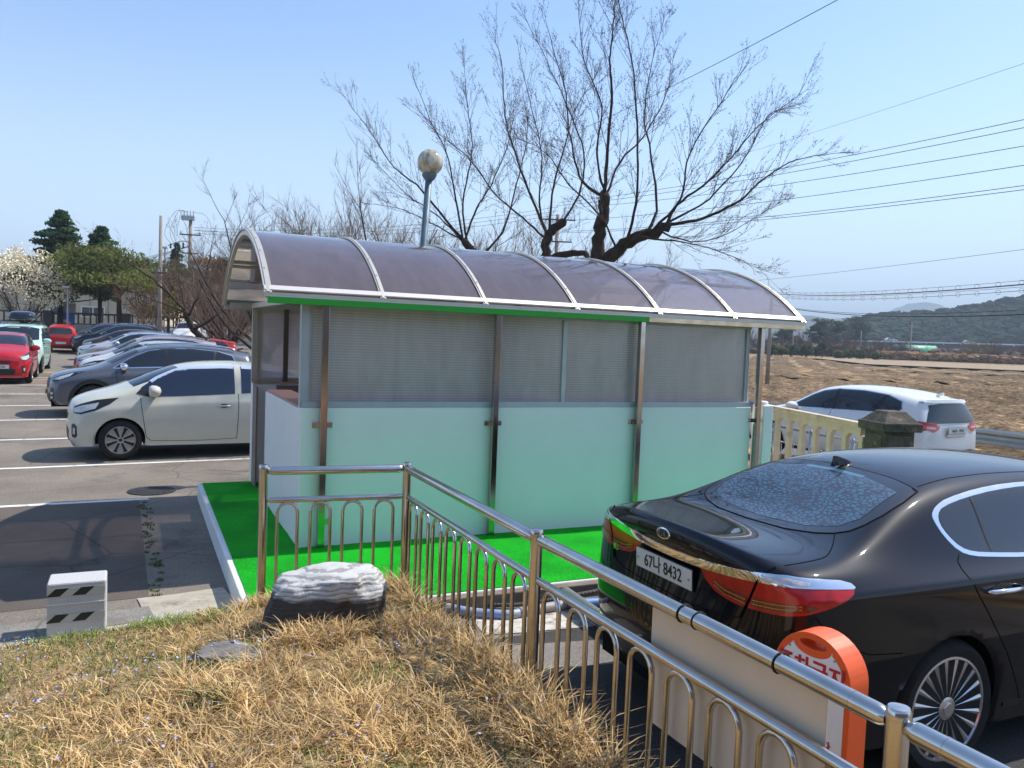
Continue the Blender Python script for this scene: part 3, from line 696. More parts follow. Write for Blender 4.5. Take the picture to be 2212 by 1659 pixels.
mb = MB(); mb.tube([(.50, 6.50, .085), (.93, 5.45, .085), (1.22, 4.75, .085)], .060, 18); o = mb.build('wheel_stop', mat('dull_steel_pipe', (.42, .41, .38), rough=.38, metal=.8, var=.15, scale=5), angle=40)
for p in [(.57, 6.34), (1.15, 4.9)]:
    mb = MB(); mb.box((p[0], p[1], .03), (.06, .06, .07)); mb.build('foot', M_GPIPE, o)
tag(o, 'grey steel pipe laid as a wheel stop under the rear of the black saloon', 'wheel stop')
# brown weathered kerb stones along the front of the deck
mb = MB()
for i in range(7): mb.box((-.66 + .52 + i * 1.03, -1.74, .045), (1.022, .09, .13))
o = mb.build('kerb_stones', mat('brown_weathered_kerb', (.20, .155, .12), rough=.95, var=.25, scale=5, bump=.5, bscale=60), bevel=.008); o.location = SA; o.rotation_euler = (0, 0, RZ)
tag(o, kind='structure'); o.name = 'kerb'
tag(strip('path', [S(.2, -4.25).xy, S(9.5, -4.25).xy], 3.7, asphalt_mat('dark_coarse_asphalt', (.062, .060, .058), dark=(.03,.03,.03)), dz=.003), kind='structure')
# white marked ground between pipes and asphalt
mb = strip('pavement', [(-.2, 5.95), (.62, 6.22)], .46, mat('pale_worn_concrete', (.55, .50, .43), rough=.95, var=.3, scale=14, bump=.5, bscale=60, dirt=(.22, .19, .15), dscale=6, dlo=.5, dhi=.62), dz=.006, jag=.01); tag(mb, kind='structure')
tag(strip('path', [(-.15, 5.30), (1.15, 5.62)], .42, asphalt_mat('coarse_pale_asphalt', (.22, .20, .18)), dz=.0045, jag=.01), kind='structure')
# granite bollard block with reflective stripes
M_GRAN = mat('speckled_granite', (.62, .61, .60), rough=.8, c2=(.40, .39, .38), scale=110, bump=.25, bscale=200, bdist=.003)
bl = empty('granite_block', (-3.01, 5.585, .03), math.atan2(.13, .34) + R(4), 'square grey granite block with black and silver hazard stripes on the kerb', 'bollard')
mb = MB(); mb.box((0, .13, .085), (.37, .26, .43)); mb.build('stone', M_GRAN, bl, bevel=.012)
M_REFL = mat('silver_reflective_tape', (.50, .53, .54), rough=.35, metal=.3, var=.06, scale=20); M_BLK = mat('black_tape', (.018, .018, .02), rough=.45)
for z in (.235, .05):
    mb = MB(); mb.box((0, -.0015, z), (.355, .003, .058)); tp = mb.build('stripe_band', M_REFL, bl)
    for x in (-.10, .06):
        x0 = x - .05; mb = MB(); mb.prism([(x0 - .04, z - .028), (x0 + .045, z - .028), (x0 + .105, z + .028), (x0 + .02, z + .028)], -.0012, (0, -.0034, 0)); mb.build('stripe', M_BLK, tp)
mb = MB(); mb.box((0, -.003, .150), (.37, .006, .006)); mb.build('groove', mat('pale_groove', (.7, .68, .64), rough=.9), bl)
# round boulder with white veins, and two more stones
def rock(name, loc, sz, seed, m, rz=0, fn=None):
    bm = bmesh.new(); bmesh.ops.create_icosphere(bm, subdivisions=5, radius=1)
    for v in bm.verts:
        p = v.co.copy(); q = p.normalized()
        r = 1.02 + .26 * noise.noise(q * 1.1 + Vector((seed, 0, 0))) + .12 * noise.noise(q * 2.6 + Vector((0, seed, 0))) + .07 * abs(noise.noise(q * 4.5 + Vector((seed, 1, 2)))) + .04 * noise.noise(q * 7 + Vector((0, 0, seed))) + .015 * noise.noise(q * 18 + Vector((seed, 3, 0)))
        pw = lambda t, e: math.copysign(abs(t) ** e, t); c = Vector((pw(q.x, .86) * r * .98, pw(q.y, .84) * r * .92, pw(q.z, .74) * r * .98)); top_ = .70 + .10 * q.x; c.z = c.z if c.z < top_ else top_ + (c.z - top_) * .35
        v.co = Vector((c.x * sz[0], c.y * sz[1], c.z * sz[2]))
        if fn: v.co = fn(v.co)
    me = bpy.data.meshes.new(name); bm.to_mesh(me); bm.free(); me.materials.append(m); me.polygons.foreach_set('use_smooth', [True] * len(me.polygons))
    o = bpy.data.objects.new(name, me); COL.objects.link(o); o.location = loc; o.rotation_euler = (0, 0, rz); return o
def rock_mat():
    m, n, l, b = nt('veined_rock'); tc = n.new('ShaderNodeTexCoord'); mp = n.new('ShaderNodeMapping'); mp.inputs['Rotation'].default_value = (R(10), R(8), 0); l.new(tc.outputs['Object'], mp.inputs[0])
    mp.inputs['Scale'].default_value = (1, 1, 2.4)
    w = n.new('ShaderNodeTexWave'); w.bands_direction = 'Z'; w.inputs['Scale'].default_value = 5.0; w.inputs['Distortion'].default_value = 6; w.inputs['Detail'].default_value = 6; w.inputs['Detail Scale'].default_value = 2.2; l.new(mp.outputs[0], w.inputs['Vector'])
    r = n.new('ShaderNodeValToRGB'); e = r.color_ramp.elements; e[0].position = .10; e[0].color = (.30, .29, .28, 1); e[1].position = .42; e[1].color = (.54, .525, .49, 1); l.new(w.outputs['Fac'], r.inputs['Fac'])
    # dark brown towards the bottom, pale and banded towards the top
    ge = n.new('ShaderNodeTexCoord'); sx = n.new('ShaderNodeSeparateXYZ'); l.new(ge.outputs['Object'], sx.inputs[0])
    t = n.new('ShaderNodeTexNoise'); t.inputs['Scale'].default_value = 7; t.inputs['Detail'].default_value = 7; l.new(tc.outputs['Object'], t.inputs['Vector'])
    a = n.new('ShaderNodeMath'); a.operation = 'MULTIPLY_ADD'; a.inputs[1].default_value = .11; l.new(t.outputs['Fac'], a.inputs[0]); l.new(sx.outputs['Z'], a.inputs[2])
    mr = n.new('ShaderNodeMapRange'); mr.inputs[1].default_value = .14; mr.inputs[2].default_value = .168; l.new(a.outputs[0], mr.inputs[0])
    mx = n.new('ShaderNodeMix'); mx.data_type = 'RGBA'; l.new(mr.outputs[0], mx.inputs['Factor']); setc(mx.inputs['A'], (.055, .046, .040)); l.new(r.outputs[0], mx.inputs['B'])
    l.new(mx.outputs['Result'], b.inputs['Base Color']); b.inputs['Roughness'].default_value = .8
    bp = n.new('ShaderNodeBump'); bp.inputs['Strength'].default_value = .35; bp.inputs['Distance'].default_value = .008; l.new(w.outputs['Fac'], bp.inputs['Height']); 
    bp2 = n.new('ShaderNodeBump'); bp2.inputs['Strength'].default_value = .5; bp2.inputs['Distance'].default_value = .006; t4 = n.new('ShaderNodeTexNoise'); t4.inputs['Scale'].default_value = 60; t4.inputs['Detail'].default_value = 6; l.new(tc.outputs['Object'], t4.inputs['Vector']); l.new(t4.outputs['Fac'], bp2.inputs['Height']); l.new(bp.outputs[0], bp2.inputs['Normal']); l.new(bp2.outputs[0], b.inputs['Normal'])
    return m
def shear(v): return Vector((v.x - .10 * max(0, .10 - v.z) * 3 * (1 if v.x < 0 else .2), v.y, v.z))
ROCK = (-1.02, 4.66)
o = rock('boulder', (ROCK[0], ROCK[1], mz(*ROCK) + .11), (.305, .25, .27), 4.2, rock_mat(), R(8), shear)
tag(o, 'large dark boulder with pale veined top on the dry grass', 'rock')
M_STONE = mat('grey_field_stone', (.24, .22, .20), rough=.9, c2=(.10, .095, .09), scale=14, bump=.7, bscale=30, bdist=.02, dirt=(.5, .47, .43), dscale=9, dlo=.58, dhi=.68)
o = rock('stone', (-1.41, 4.12, mz(-1.41, 4.12) - .01), (.22, .13, .07), 9.1, M_STONE, R(-8)); tag(o, 'flat grey stone half buried in dry grass left of the boulder', 'rock')
o = rock('stone', (-1.95, 5.52, mz(-1.95, 5.52) - .01), (.16, .12, .10), 5.7, mat('pale_stone', (.50, .45, .38), rough=.9, c2=(.26, .22, .18), scale=12, bump=.8, bscale=20, bdist=.02), R(30)); tag(o, 'pale rough stone at the corner of the grass bank below the deck kerb', 'rock')
# ---------------- cars ----------------
def paint(name, c, metal=0.0, rough=.35, flake=.0):
    m = mat(name, c, rough=rough, metal=metal, coat=1.0, var=flake, scale=3, dirt=tuple(x * .9 + .003 for x in c), dscale=2.5, dlo=.5, dhi=.8, spec=.1)
    return m
M_GLASS = mat('dark_tinted_glass', (.012, .014, .018), rough=.03, spec=.9)
M_GLASSB = mat('blue_tinted_glass', (.010, .014, .035), rough=.02, spec=1.0)
M_TRIM = mat('black_trim', (.015, .015, .016), rough=.45)
M_UNDER = mat('underbody_black', (.008, .008, .008), rough=.9, spec=.1)
M_CHROME = mat('chrome', (.80, .81, .83), rough=.06, metal=1.0)
M_TYRE = mat('tyre_rubber', (.022, .022, .021), rough=.85, var=.25, scale=20, bump=.15, bscale=90, spec=.3)
M_RIM = mat('alloy_rim', (.55, .55, .56), rough=.25, metal=.9)
M_RIMD = mat('dark_alloy', (.05, .05, .052), rough=.4, metal=.6)
M_LENS = mat('clear_lamp_lens', (.55, .57, .58), rough=.08, spec=.9, var=.25, scale=30, coat=1)
M_REDL = mat('red_lamp_lens', (.58, .008, .004), rough=.22, coat=.25, c2=(.30, .004, .003), scale=16)
M_REDD = mat('dark_red_lamp', (.10, .012, .006), rough=.12, coat=1, var=.5, scale=60)
M_PLATE = mat('white_number_plate', (.74, .73, .67), rough=.45)
M_PTXT = mat('plate_lettering', (.012, .012, .014), rough=.5)
M_SEAM = mat('panel_gap', (.004, .004, .004), rough=.9, spec=.1)
M_ORL = mat('orange_indicator', (.6, .2, .02), rough=.2)
class Body: pass
def car_body(root, st, rear, front, m, lv=2, wheels=(), crease=(), ecrease=()):
    """subdivided shell from stations; st rows: (x, xc, zc, [(y, z) * 7]) rear to front;
    rear/front rows: (x corner, y corner, z corner, x centre, z centre) * 7"""
    K = 3; J = 7; V = []; F = []; ix = {}
    def vert(key, p):
        if key not in ix: ix[key] = len(V); V.append(p)
        return ix[key]
    rows = [(None, None, None, None)] + list(st) + [(None,) * 4]; n = len(rows)
    def side(i, j, s):
        if i == 0: x, y, z = rear[j][0], rear[j][1], rear[j][2]
        elif i == n - 1: x, y, z = front[j][0], front[j][1], front[j][2]
        else: x = rows[i][0]; y, z = rows[i][3][j]
        return vert((i, j, s), (x, y * s, z))
    def top(i, k):
        if abs(k) == K: return side(i, 0, 1 if k > 0 else -1)
        t = abs(k) / K; sg = 1 if k > 0 else -1
        if i == 0: return endv('r', 0, k)
        if i == n - 1: return endv('f', 0, k)
        x, xc, zc, sd = rows[i]; ye, ze = sd[0]
        return vert(('t', i, k), (x + (xc - x) * (1 - t ** 2.2), sg * ye * t, zc + (ze - zc) * t ** 2.4))
    def endv(e, j, k):
        if abs(k) == K: return side(0 if e == 'r' else n - 1, j, 1 if k > 0 else -1)
        r = (rear if e == 'r' else front)[j]; t = abs(k) / K; sg = 1 if k > 0 else -1
        return vert((e, j, k), (r[3] + (r[0] - r[3]) * t ** 2.6, sg * r[1] * t * 1.03, r[4] + (r[2] - r[4]) * t ** 2))
    for i in range(n - 1):
        for k in range(-K, K): F.append((top(i, k), top(i + 1, k), top(i + 1, k + 1), top(i, k + 1)))
        for j in range(J - 1):
            F.append((side(i, j, 1), side(i + 1, j, 1), side(i + 1, j + 1, 1), side(i, j + 1, 1)))
            F.append((side(i, j, -1), side(i, j + 1, -1), side(i + 1, j + 1, -1), side(i + 1, j, -1)))
    for e in 'rf':
        for j in range(J - 1):
            for k in range(-K, K): F.append((endv(e, j, k), endv(e, j, k + 1), endv(e, j + 1, k + 1), endv(e, j + 1, k)))
    me = bpy.data.meshes.new('tmp'); me.from_pydata(V, [], F)
    bm = bmesh.new(); bm.from_mesh(me); bmesh.ops.recalc_face_normals(bm, faces=bm.faces)
    cl = bm.edges.layers.float.new('crease_edge')
    bm.verts.ensure_lookup_table()
    cs = {}
    for (j, w) in crease:
        for s in (1, -1):
            for i in range(n - 1): cs[frozenset((side(i, j, s), side(i + 1, j, s)))] = w
    for (e_, j, w) in ecrease:
        for k in range(-K, K): cs[frozenset((endv(e_, j, k), endv(e_, j, k + 1)))] = w
    for e in bm.edges:
        q = cs.get(frozenset((e.verts[0].index, e.verts[1].index)))
        if q: e[cl] = q
    bm.to_mesh(me); bm.free()
    t = bpy.data.objects.new('tmp', me); COL.objects.link(t)
    md = t.modifiers.new('s', 'SUBSURF'); md.levels = lv; md.render_levels = lv
    dg = bpy.context.evaluated_depsgraph_get(); dg.update()
    em = bpy.data.meshes.new_from_object(t.evaluated_get(dg)); bpy.data.objects.remove(t)
    bm = bmesh.new(); bm.from_mesh(em)
    if sum(f.normal.z * f.calc_area() for f in bm.faces) < 0: bmesh.ops.reverse_faces(bm, faces=bm.faces)
    B = Body(); B.bvh = BVHTree.FromBMesh(bm)
    for (wx, wz, r) in wheels:
        def rad(v): return math.hypot(v.co.x - wx, v.co.z - wz)
        for _ in range(1):
            es = [e for e in bm.edges if (abs(e.verts[0].co.y) > .45 and (rad(e.verts[0]) - r) * (rad(e.verts[1]) - r) < 0)]
            sp = []
            for e in es:   # put a vertex exactly on the arch circle on each crossing edge
                a, b = e.verts; ra, rb = rad(a), rad(b); f = (r - ra) / (rb - ra)
                if .02 < f < .98: sp.append((e, a, f))
            for e, a, f in sp: bmesh.utils.edge_split(e, a, f)
            fs = [f for f in bm.faces if len([v for v in f.verts if abs(rad(v) - r) < 2e-3 and abs(v.co.y) > .45]) >= 2]
            for f in fs:
                on = [v for v in f.verts if abs(rad(v) - r) < 2e-3]
                if len(on) == 2:
                    try: bmesh.utils.face_split(f, on[0], on[1])
                    except ValueError: pass
        dl = [f for f in bm.faces if abs(f.calc_center_median().y) > .45 and math.hypot(f.calc_center_median().x - wx, f.calc_center_median().z - wz) < r and abs(f.normal.y) > .2]
        bmesh.ops.delete(bm, geom=dl, context='FACES')
    be = [e for e in bm.edges if e.is_boundary and any(abs(math.hypot((e.verts[0].co.x + e.verts[1].co.x)/2 - wx, (e.verts[0].co.z + e.verts[1].co.z)/2 - wz) - r) < .03 for (wx, wz, r) in wheels)]
    for v in {v for e in be for v in e.verts}:   # round off the arch
        for (wx, wz, r) in wheels:
            q = math.hypot(v.co.x - wx, v.co.z - wz)
            if abs(q - r) < .03: v.co.x = wx + (v.co.x - wx) * r / q; v.co.z = wz + (v.co.z - wz) * r / q
    if be:   # return the arch edge inwards
        ex = bmesh.ops.extrude_edge_only(bm, edges=be)
        for v in [g for g in ex['geom'] if isinstance(g, bmesh.types.BMVert)]: v.co.y *= .93
    ll = [l_ for l_ in [bm.loops.layers.uv.active] if l_]
    bm.to_mesh(em); bm.free(); em.materials.clear(); em.materials.append(m); em.polygons.foreach_set('use_smooth', [True] * len(em.polygons))
    if em.attributes.get('crease_edge'): em.attributes.remove(em.attributes['crease_edge'])
    o = bpy.data.objects.new('body', em); COL.objects.link(o); o.parent = root
    B.o = o; B.root = root
    return B
DIRS = {'L': ((0,-1,0), (1,0,0), (0,0,1)), 'R': ((0,1,0), (1,0,0), (0,0,1)), 'T': ((0,0,-1), (1,0,0), (0,1,0)), 'B': ((1,0,0), (0,1,0), (0,0,1)), 'F': ((-1,0,0), (0,1,0), (0,0,1))}
def corner(ang):
    """projection axes looking horizontally; ang = heading of the view direction in degrees from +x"""
    a = R(ang); d = (math.cos(a), math.sin(a), 0); return (d, (-math.sin(a), math.cos(a), 0), (0, 0, 1))
def resample(poly, h, closed=True):
    out = []; n = len(poly)
    for i in range(n if closed else n - 1):
        a = poly[i]; b = poly[(i + 1) % n]; L = math.hypot(b[0]-a[0], b[1]-a[1]); k = max(1, int(L / h))
        out += [(a[0] + (b[0]-a[0]) * t / k, a[1] + (b[1]-a[1]) * t / k) for t in range(k)]
    if not closed: out.append(poly[-1])
    return out
def smooth_poly(poly, it=2, closed=True):
    for _ in range(it):
        q = []; n = len(poly)
        for i in range(n):
            a = poly[i]; b = poly[(i + 1) % n]
            q += [(a[0]*.75 + b[0]*.25, a[1]*.75 + b[1]*.25), (a[0]*.25 + b[0]*.75, a[1]*.25 + b[1]*.75)]
        poly = q
    return poly
def cast(B, D, u, v):
    d, au, av = (Vector(q) for q in D); o = au * u + av * v - d * 8
    h = B.bvh.ray_cast(o, d)
    if h[0] is None:
        o2 = au * u + av * v; q = B.bvh.find_nearest(o2 - d * 3); return q[0], q[1]
    n = h[1]
    return h[0], (n if n.dot(d) < 0 else -n)
def drape(B, name, poly, D, m, off=.004, h=.04, parent=None, smooth=0, skirt=True):
    """lay a flat outline onto the body shell along direction D, with a small thickness"""
    if isinstance(D, str): D = DIRS[D]
    if smooth: poly = smooth_poly(poly, smooth)
    P2 = resample(poly, h); n = len(P2)
    xs_ = [p[0] for p in P2]; ys_ = [p[1] for p in P2]; inner = []
    x = min(xs_) + h * .5
    while x < max(xs_):
        y = min(ys_) + h * .5
        while y < max(ys_):
            c = False; j = n - 1
            for i in range(n):
                if (P2[i][1] > y) != (P2[j][1] > y) and x < (P2[j][0]-P2[i][0]) * (y-P2[i][1]) / (P2[j][1]-P2[i][1]) + P2[i][0]: c = not c
                j = i
            if c and min((x-p[0])**2 + (y-p[1])**2 for p in P2) > (h * .45) ** 2: inner.append((x, y))
            y += h
        x += h
    pts = [Vector(p) for p in P2 + inner]
    vo, eo, fo, _, _, _ = geometry.delaunay_2d_cdt(pts, [], [list(range(n))], 1, 1e-6)
    V = []; N = []
    for p in vo:
        q, nn = cast(B, D, p.x, p.y); V.append(q + nn * off); N.append(nn)
    F = [tuple(f) for f in fo]
    me = bpy.data.meshes.new(name)
    nv = len(V)
    if skirt:
        cnt = {}
        for f in F:
            for i in range(len(f)):
                e = (f[i], f[(i + 1) % len(f)]); cnt.setdefault(frozenset(e), []).append(e)
        low = {}
        for k, e in list(cnt.items()):
            if len(e) == 1:
                a, b = e[0]
                for q in (a, b):
                    if q not in low: low[q] = len(V); V.append(V[q] - N[q] * (off + .006)); N.append(N[q])
                F.append((b, a, low[a], low[b]))
    me.from_pydata(V, [], F); me.materials.append(m)
    me.polygons.foreach_set('use_smooth', [True] * len(me.polygons)); me.update()
    d = Vector(D[0]); 
    if sum(p.normal.dot(d) * p.area for p in me.polygons[:len(fo)]) > 0: me.flip_normals()
    me.normals_split_custom_set_from_vertices([tuple(q) for q in N])
    o = bpy.data.objects.new(name, me); COL.objects.link(o); o.parent = parent or B.root
    return o
def ribbon(B, name, line, D, m, w=.005, off=.0025, h=.03, parent=None, closed=False, tube=None, smooth=0):
    """thin line following the body: a gap, chrome strip or rubber seal"""
    if isinstance(D, str): D = DIRS[D]
    if smooth:
        for _ in range(smooth):
            if closed: line = smooth_poly(line, 1)
            else:
                q = [line[0]]
                for a, b in zip(line[:-1], line[1:]): q += [(a[0]*.75 + b[0]*.25, a[1]*.75 + b[1]*.25), (a[0]*.25 + b[0]*.75, a[1]*.25 + b[1]*.75)]
                line = q + [line[-1]]
    L = resample(line, h, closed); C = [cast(B, D, *p) for p in L]; n = len(C)
    mb = MB()
    if tube:
        mb.tube([c[0] + c[1] * off for c in C], tube, 8, closed=closed); return mb.build(name, m, parent or B.root, smooth=True)
    V = []; N = []
    for i, (p, nn) in enumerate(C):
        a = C[i - 1][0] if (i or closed) else p; b = C[(i + 1) % n][0] if (i < n - 1 or closed) else p
        t = (b - a).normalized(); s = nn.cross(t).normalized() * w / 2; q = p + nn * off
        V += [q - s - nn * (off + .003), q - s, q + s, q + s - nn * (off + .003)]; N += [nn] * 4
    F = []
    for i in range(n if closed else n - 1):
        j = (i + 1) % n
        for k in range(3): F.append((i*4+k, i*4+k+1, j*4+k+1, j*4+k))
    me = bpy.data.meshes.new(name); me.from_pydata(V, [], F); me.materials.append(m); me.polygons.foreach_set('use_smooth', [True] * len(me.polygons)); me.update()
    if me.polygons[1].normal.dot(N[1]) < 0: me.flip_normals()
    me.normals_split_custom_set_from_vertices([tuple(q) for q in N])
    o = bpy.data.objects.new(name, me); COL.objects.link(o); o.parent = parent or B.root
    return o
def both(fn, *a, **k):
    return [fn(*[s if q == '*' else q for q in a], **k) for s in ('L', 'R')]
def wheel(root, x, y, r, w, rim_r, style, rot=0.0):
    """wheel > tyre, rim; outer face towards sign(y)"""
    sg = 1 if y > 0 else -1
    e = empty('wheel', (x, y, r)); e.parent = root
    mb = MB(); pr = [(rim_r * .96, -w/2 + .01), (rim_r + .012, -w/2), (r - .035, -w/2 - .004), (r - .008, -w/2 + .022), (r, -w/2 + .05), (r, w/2 - .05), (r - .008, w/2 - .022), (r - .035, w/2 + .004), (rim_r + .012, w/2), (rim_r * .96, w/2 - .012)]
    mb.lathe((0, 0, 0), pr, 48, 'Y'); mb.build('tyre', M_TYRE, e, angle=50)
    mb = MB(); o_ = sg * (w / 2 - .004)
    ring = [(rim_r * 1.0, o_ - sg * .03), (rim_r * 1.0, o_), (rim_r * .955, o_ + sg * .002), (rim_r * .93, o_ - sg * .012), (rim_r * .90, o_ - sg * .10)]
    vs = []; fs = []; n = 48
    for (rr, h) in ring:
        for j in range(n): q = 2 * math.pi * j / n; vs.append((rr * math.cos(q), h, rr * math.sin(q)))
    for i in range(len(ring) - 1):
        for j in range(n): j2 = (j + 1) % n; fs.append((i*n+j, i*n+j2, (i+1)*n+j2, (i+1)*n+j))
    mb.add(vs, fs)
    ns, wd, tw, dk = style
    for k in range(ns):
        q = 2 * math.pi * k / ns + rot + (tw if isinstance(tw, float) and ns > 16 else 0) * (1 if k % 2 else -1) * .0
        ca, sa = math.cos(q), math.sin(q)
        def pt(rad_, t, h): return (rad_ * ca - t * sa, o_ + sg * h, rad_ * sa + t * ca)
        r0, r1 = rim_r * .17, rim_r * .94; a, b = wd
        vs = [pt(r0, -a, -.014), pt(r0, a, -.014), pt(r1, b, -.006), pt(r1, -b, -.006), pt((r0+r1)/2, 0, -.002), pt(r0, -a, -.05), pt(r0, a, -.05), pt(r1, b, -.045), pt(r1, -b, -.045), pt(r0, 0, -.006), pt(r1, 0, .000)]
        mb.add(vs, [(0, 9, 4), (9, 1, 4), (1, 2, 4), (2, 10, 4), (10, 3, 4), (3, 0, 4), (0, 3, 8, 5), (2, 1, 6, 7), (1, 9, 0, 5, 6)])
    mb.lathe((0, o_ - sg * .012, 0), [(rim_r * .22, -.03 * 1), (rim_r * .22, .006 * sg if sg > 0 else -.006), (rim_r * .16, .012 * sg)] if sg > 0 else [(rim_r * .22, .03), (rim_r * .22, -.006), (rim_r * .16, -.012)], 20, 'Y')
    mb.build('rim', M_RIM if not dk else mat('two_tone_alloy', (.42, .42, .43), rough=.3, metal=.85), e, angle=30)
    mb = MB(); mb.lathe((0, o_ - sg * .085, 0), [(rim_r * .92, -.008), (rim_r * .92, .008)], 36, 'Y'); mb.build('brake_drum', M_RIMD, e)
    mb = MB(); mb.lathe((0, o_ + sg * .002, 0), [(rim_r * .13, -.006), (rim_r * .13, .004), (rim_r * .10, .006)] if sg > 0 else [(rim_r * .13, .006), (rim_r * .13, -.004), (rim_r * .10, -.006)], 20, 'Y'); mb.build('hub_cap', M_RIMD if dk else M_CHROME, e, angle=40)
    return e
def chassis(root, L, W, wheels, r, ra):
    """dark floor and wheel wells"""
    mb = MB(); x0, x1 = wheels; mb.box(((x0 + x1) / 2, 0, .30), (x1 - x0 - 2 * ra + .02, W - .16, .22)); mb.box((x0 / 2 + .05, 0, .34), (x0 - ra * .2, W - .5, .26)); mb.box(((x1 + L) / 2 - .04, 0, .34), (L - x1 - ra * .3, W - .5, .26))
    for wx in wheels:
        for s in (1, -1):
            vs = []; fs = []; n = 20
            for j in range(n + 1):
                q = R(-15) + R(210) * j / n; x, z = wx + (ra + .012) * math.cos(q), r + (ra + .012) * math.sin(q)
                vs += [(x, s * (W/2 - .04), z), (x, s * (W/2 - .42), z)]
            for j in range(n): fs.append((2*j, 2*j+1, 2*j+3, 2*j+2))
            vs.append((wx, s * (W/2 - .42), r)); c = len(vs) - 1
            for j in range(n): fs.append((2*j+1, 2*j+3, c))
            mb.add(vs, fs)
    mb.build('underbody', M_UNDER, root)
def plate(root, loc, rot, txt, w=.52, h=.11, blue=False, size=.088, sx=.88):
    e = MB(); e.box((0, 0, 0), (w, .004, h)); o = e.build('number_plate', M_PLATE, root, bevel=.0015); o.location = loc; o.rotation_euler = rot
    f = MB(); f.box((0, .003, 0), (w + .012, .003, h + .012)); f.build('plate_frame', M_TRIM, o)
    if blue: b = MB(); b.box((-w/2 + .022, -.003, 0), (.036, .002, h - .006)); b.build('blue_band', mat('blue_band', (.02, .08, .45), rough=.4), o)
    if txt: text('plate_text', txt, size, M_PTXT, o, (.01 if blue else 0, -.0035, -.002), (R(90), 0, 0), sx=sx, ext=.0008, bold=.0012)
    return o
def ell(cx, cy, a, b, n=20, ph=0.0, p=2.0):
    out = []
    for k in range(n):
        q = 2 * math.pi * k / n; c, s_ = math.cos(q), math.sin(q)
        x, y = a * abs(c) ** (2/p) * (1 if c > 0 else -1), b * abs(s_) ** (2/p) * (1 if s_ > 0 else -1)
        out.append((cx + x * math.cos(ph) - y * math.sin(ph), cy + x * math.sin(ph) + y * math.cos(ph)))
    return out
# ---------------- black saloon parked behind the railing ----------------
KS = empty('parked_car', (.85, 4.372, 0), R(90 - 65.1), 'glossy black saloon seen from behind, parked between the shelter and the railing', 'car')
def sd(*p): return list(p)
kst = [
 (.34, .30, 1.168, sd((.755,1.135),(.82,1.115),(.865,1.085),(.925,1.015),(.928,.82),(.925,.52),(.87,.22))),
 (.62, .66, 1.160, sd((.73,1.165),(.79,1.13),(.850,1.095),(.930,1.015),(.936,.82),(.935,.52),(.88,.22))),
 (.92, .98, 1.315, sd((.655,1.295),(.745,1.20),(.845,1.095),(.935,1.015),(.940,.82),(.94,.52),(.885,.20))),
 (1.22, 1.29, 1.450, sd((.605,1.400),(.715,1.26),(.838,1.095),(.937,1.015),(.942,.82),(.94,.52),(.885,.20))),
 (1.60, 1.62, 1.512, sd((.590,1.455),(.705,1.28),(.832,1.090),(.937,1.015),(.942,.82),(.94,.52),(.885,.20))),
 (2.20, 2.20, 1.528, sd((.590,1.472),(.700,1.28),(.828,1.075),(.937,1.01),(.942,.82),(.94,.52),(.885,.19))),
 (2.80, 2.80, 1.505, sd((.590,1.445),(.700,1.26),(.828,1.060),(.936,.99),(.942,.82),(.94,.52),(.885,.19))),
 (3.22, 3.32, 1.400, sd((.605,1.350),(.705,1.20),(.828,1.045),(.934,.975),(.940,.80),(.94,.52),(.885,.19))),
 (3.72, 3.88, 1.095, sd((.700,1.085),(.765,1.05),(.835,1.015),(.928,.95),(.938,.80),(.94,.52),(.885,.19))),
 (4.30, 4.36, 1.000, sd((.735,.965),(.800,.945),(.855,.915),(.900,.87),(.932,.72),(.93,.48),(.88,.20))),
 (4.80, 4.86, .880, sd((.690,.845),(.745,.825),(.790,.795),(.830,.75),(.860,.62),(.87,.42),(.83,.20)))]
krear = [(.17,.735,1.13,.075,1.185),(.135,.80,1.105,.045,1.150),(.12,.845,1.065,.045,1.085),(.12,.870,.98,.075,.99),(.11,.885,.82,.055,.83),(.10,.90,.52,-.005,.55),(.20,.85,.22,.07,.23)]
kfront = [(4.93,.62,.80,5.07,.82),(4.95,.66,.77,5.085,.77),(4.96,.70,.73,5.09,.71),(4.97,.73,.68,5.10,.64),(4.98,.76,.55,5.10,.52),(4.97,.78,.38,5.09,.36),(4.90,.76,.22,5.02,.22)]
M_K9 = paint('black_metallic_paint', (.0012, .0016, .005), .0, .4); M_K9.node_tree.nodes['Principled BSDF'].inputs['Coat IOR'].default_value = 1.40; M_K9.node_tree.nodes['Principled BSDF'].inputs['Specular IOR Level'].default_value = .03
KW = [(1.165, .35, .395), (4.21, .35, .395)]
KB = car_body(KS, kst, krear, kfront, M_K9, lv=3, wheels=KW, crease=((3, .75), (2, .15)), ecrease=(('r', 0, .6), ('r', 2, .4), ('r', 5, .3)))
chassis(KS, 5.09, 1.88, (1.165, 4.21), .35, .395)
for x in (1.165, 4.21):
    for s in (1, -1): wheel(KS, x, s * .80, .355, .245, .272, (20, (.008, .016), .0, False), rot=.1)
def proj3(pts, ang, s=1):
    """3D points on the right flank -> outline in the corner projection (s=-1 mirrors to the left flank)"""
    D = corner(ang if s == 1 else -ang); au = Vector(D[1])
    return [(au.dot(Vector((p[0], p[1] if s == 1 else -p[1], p[2]))), p[2]) for p in pts], D
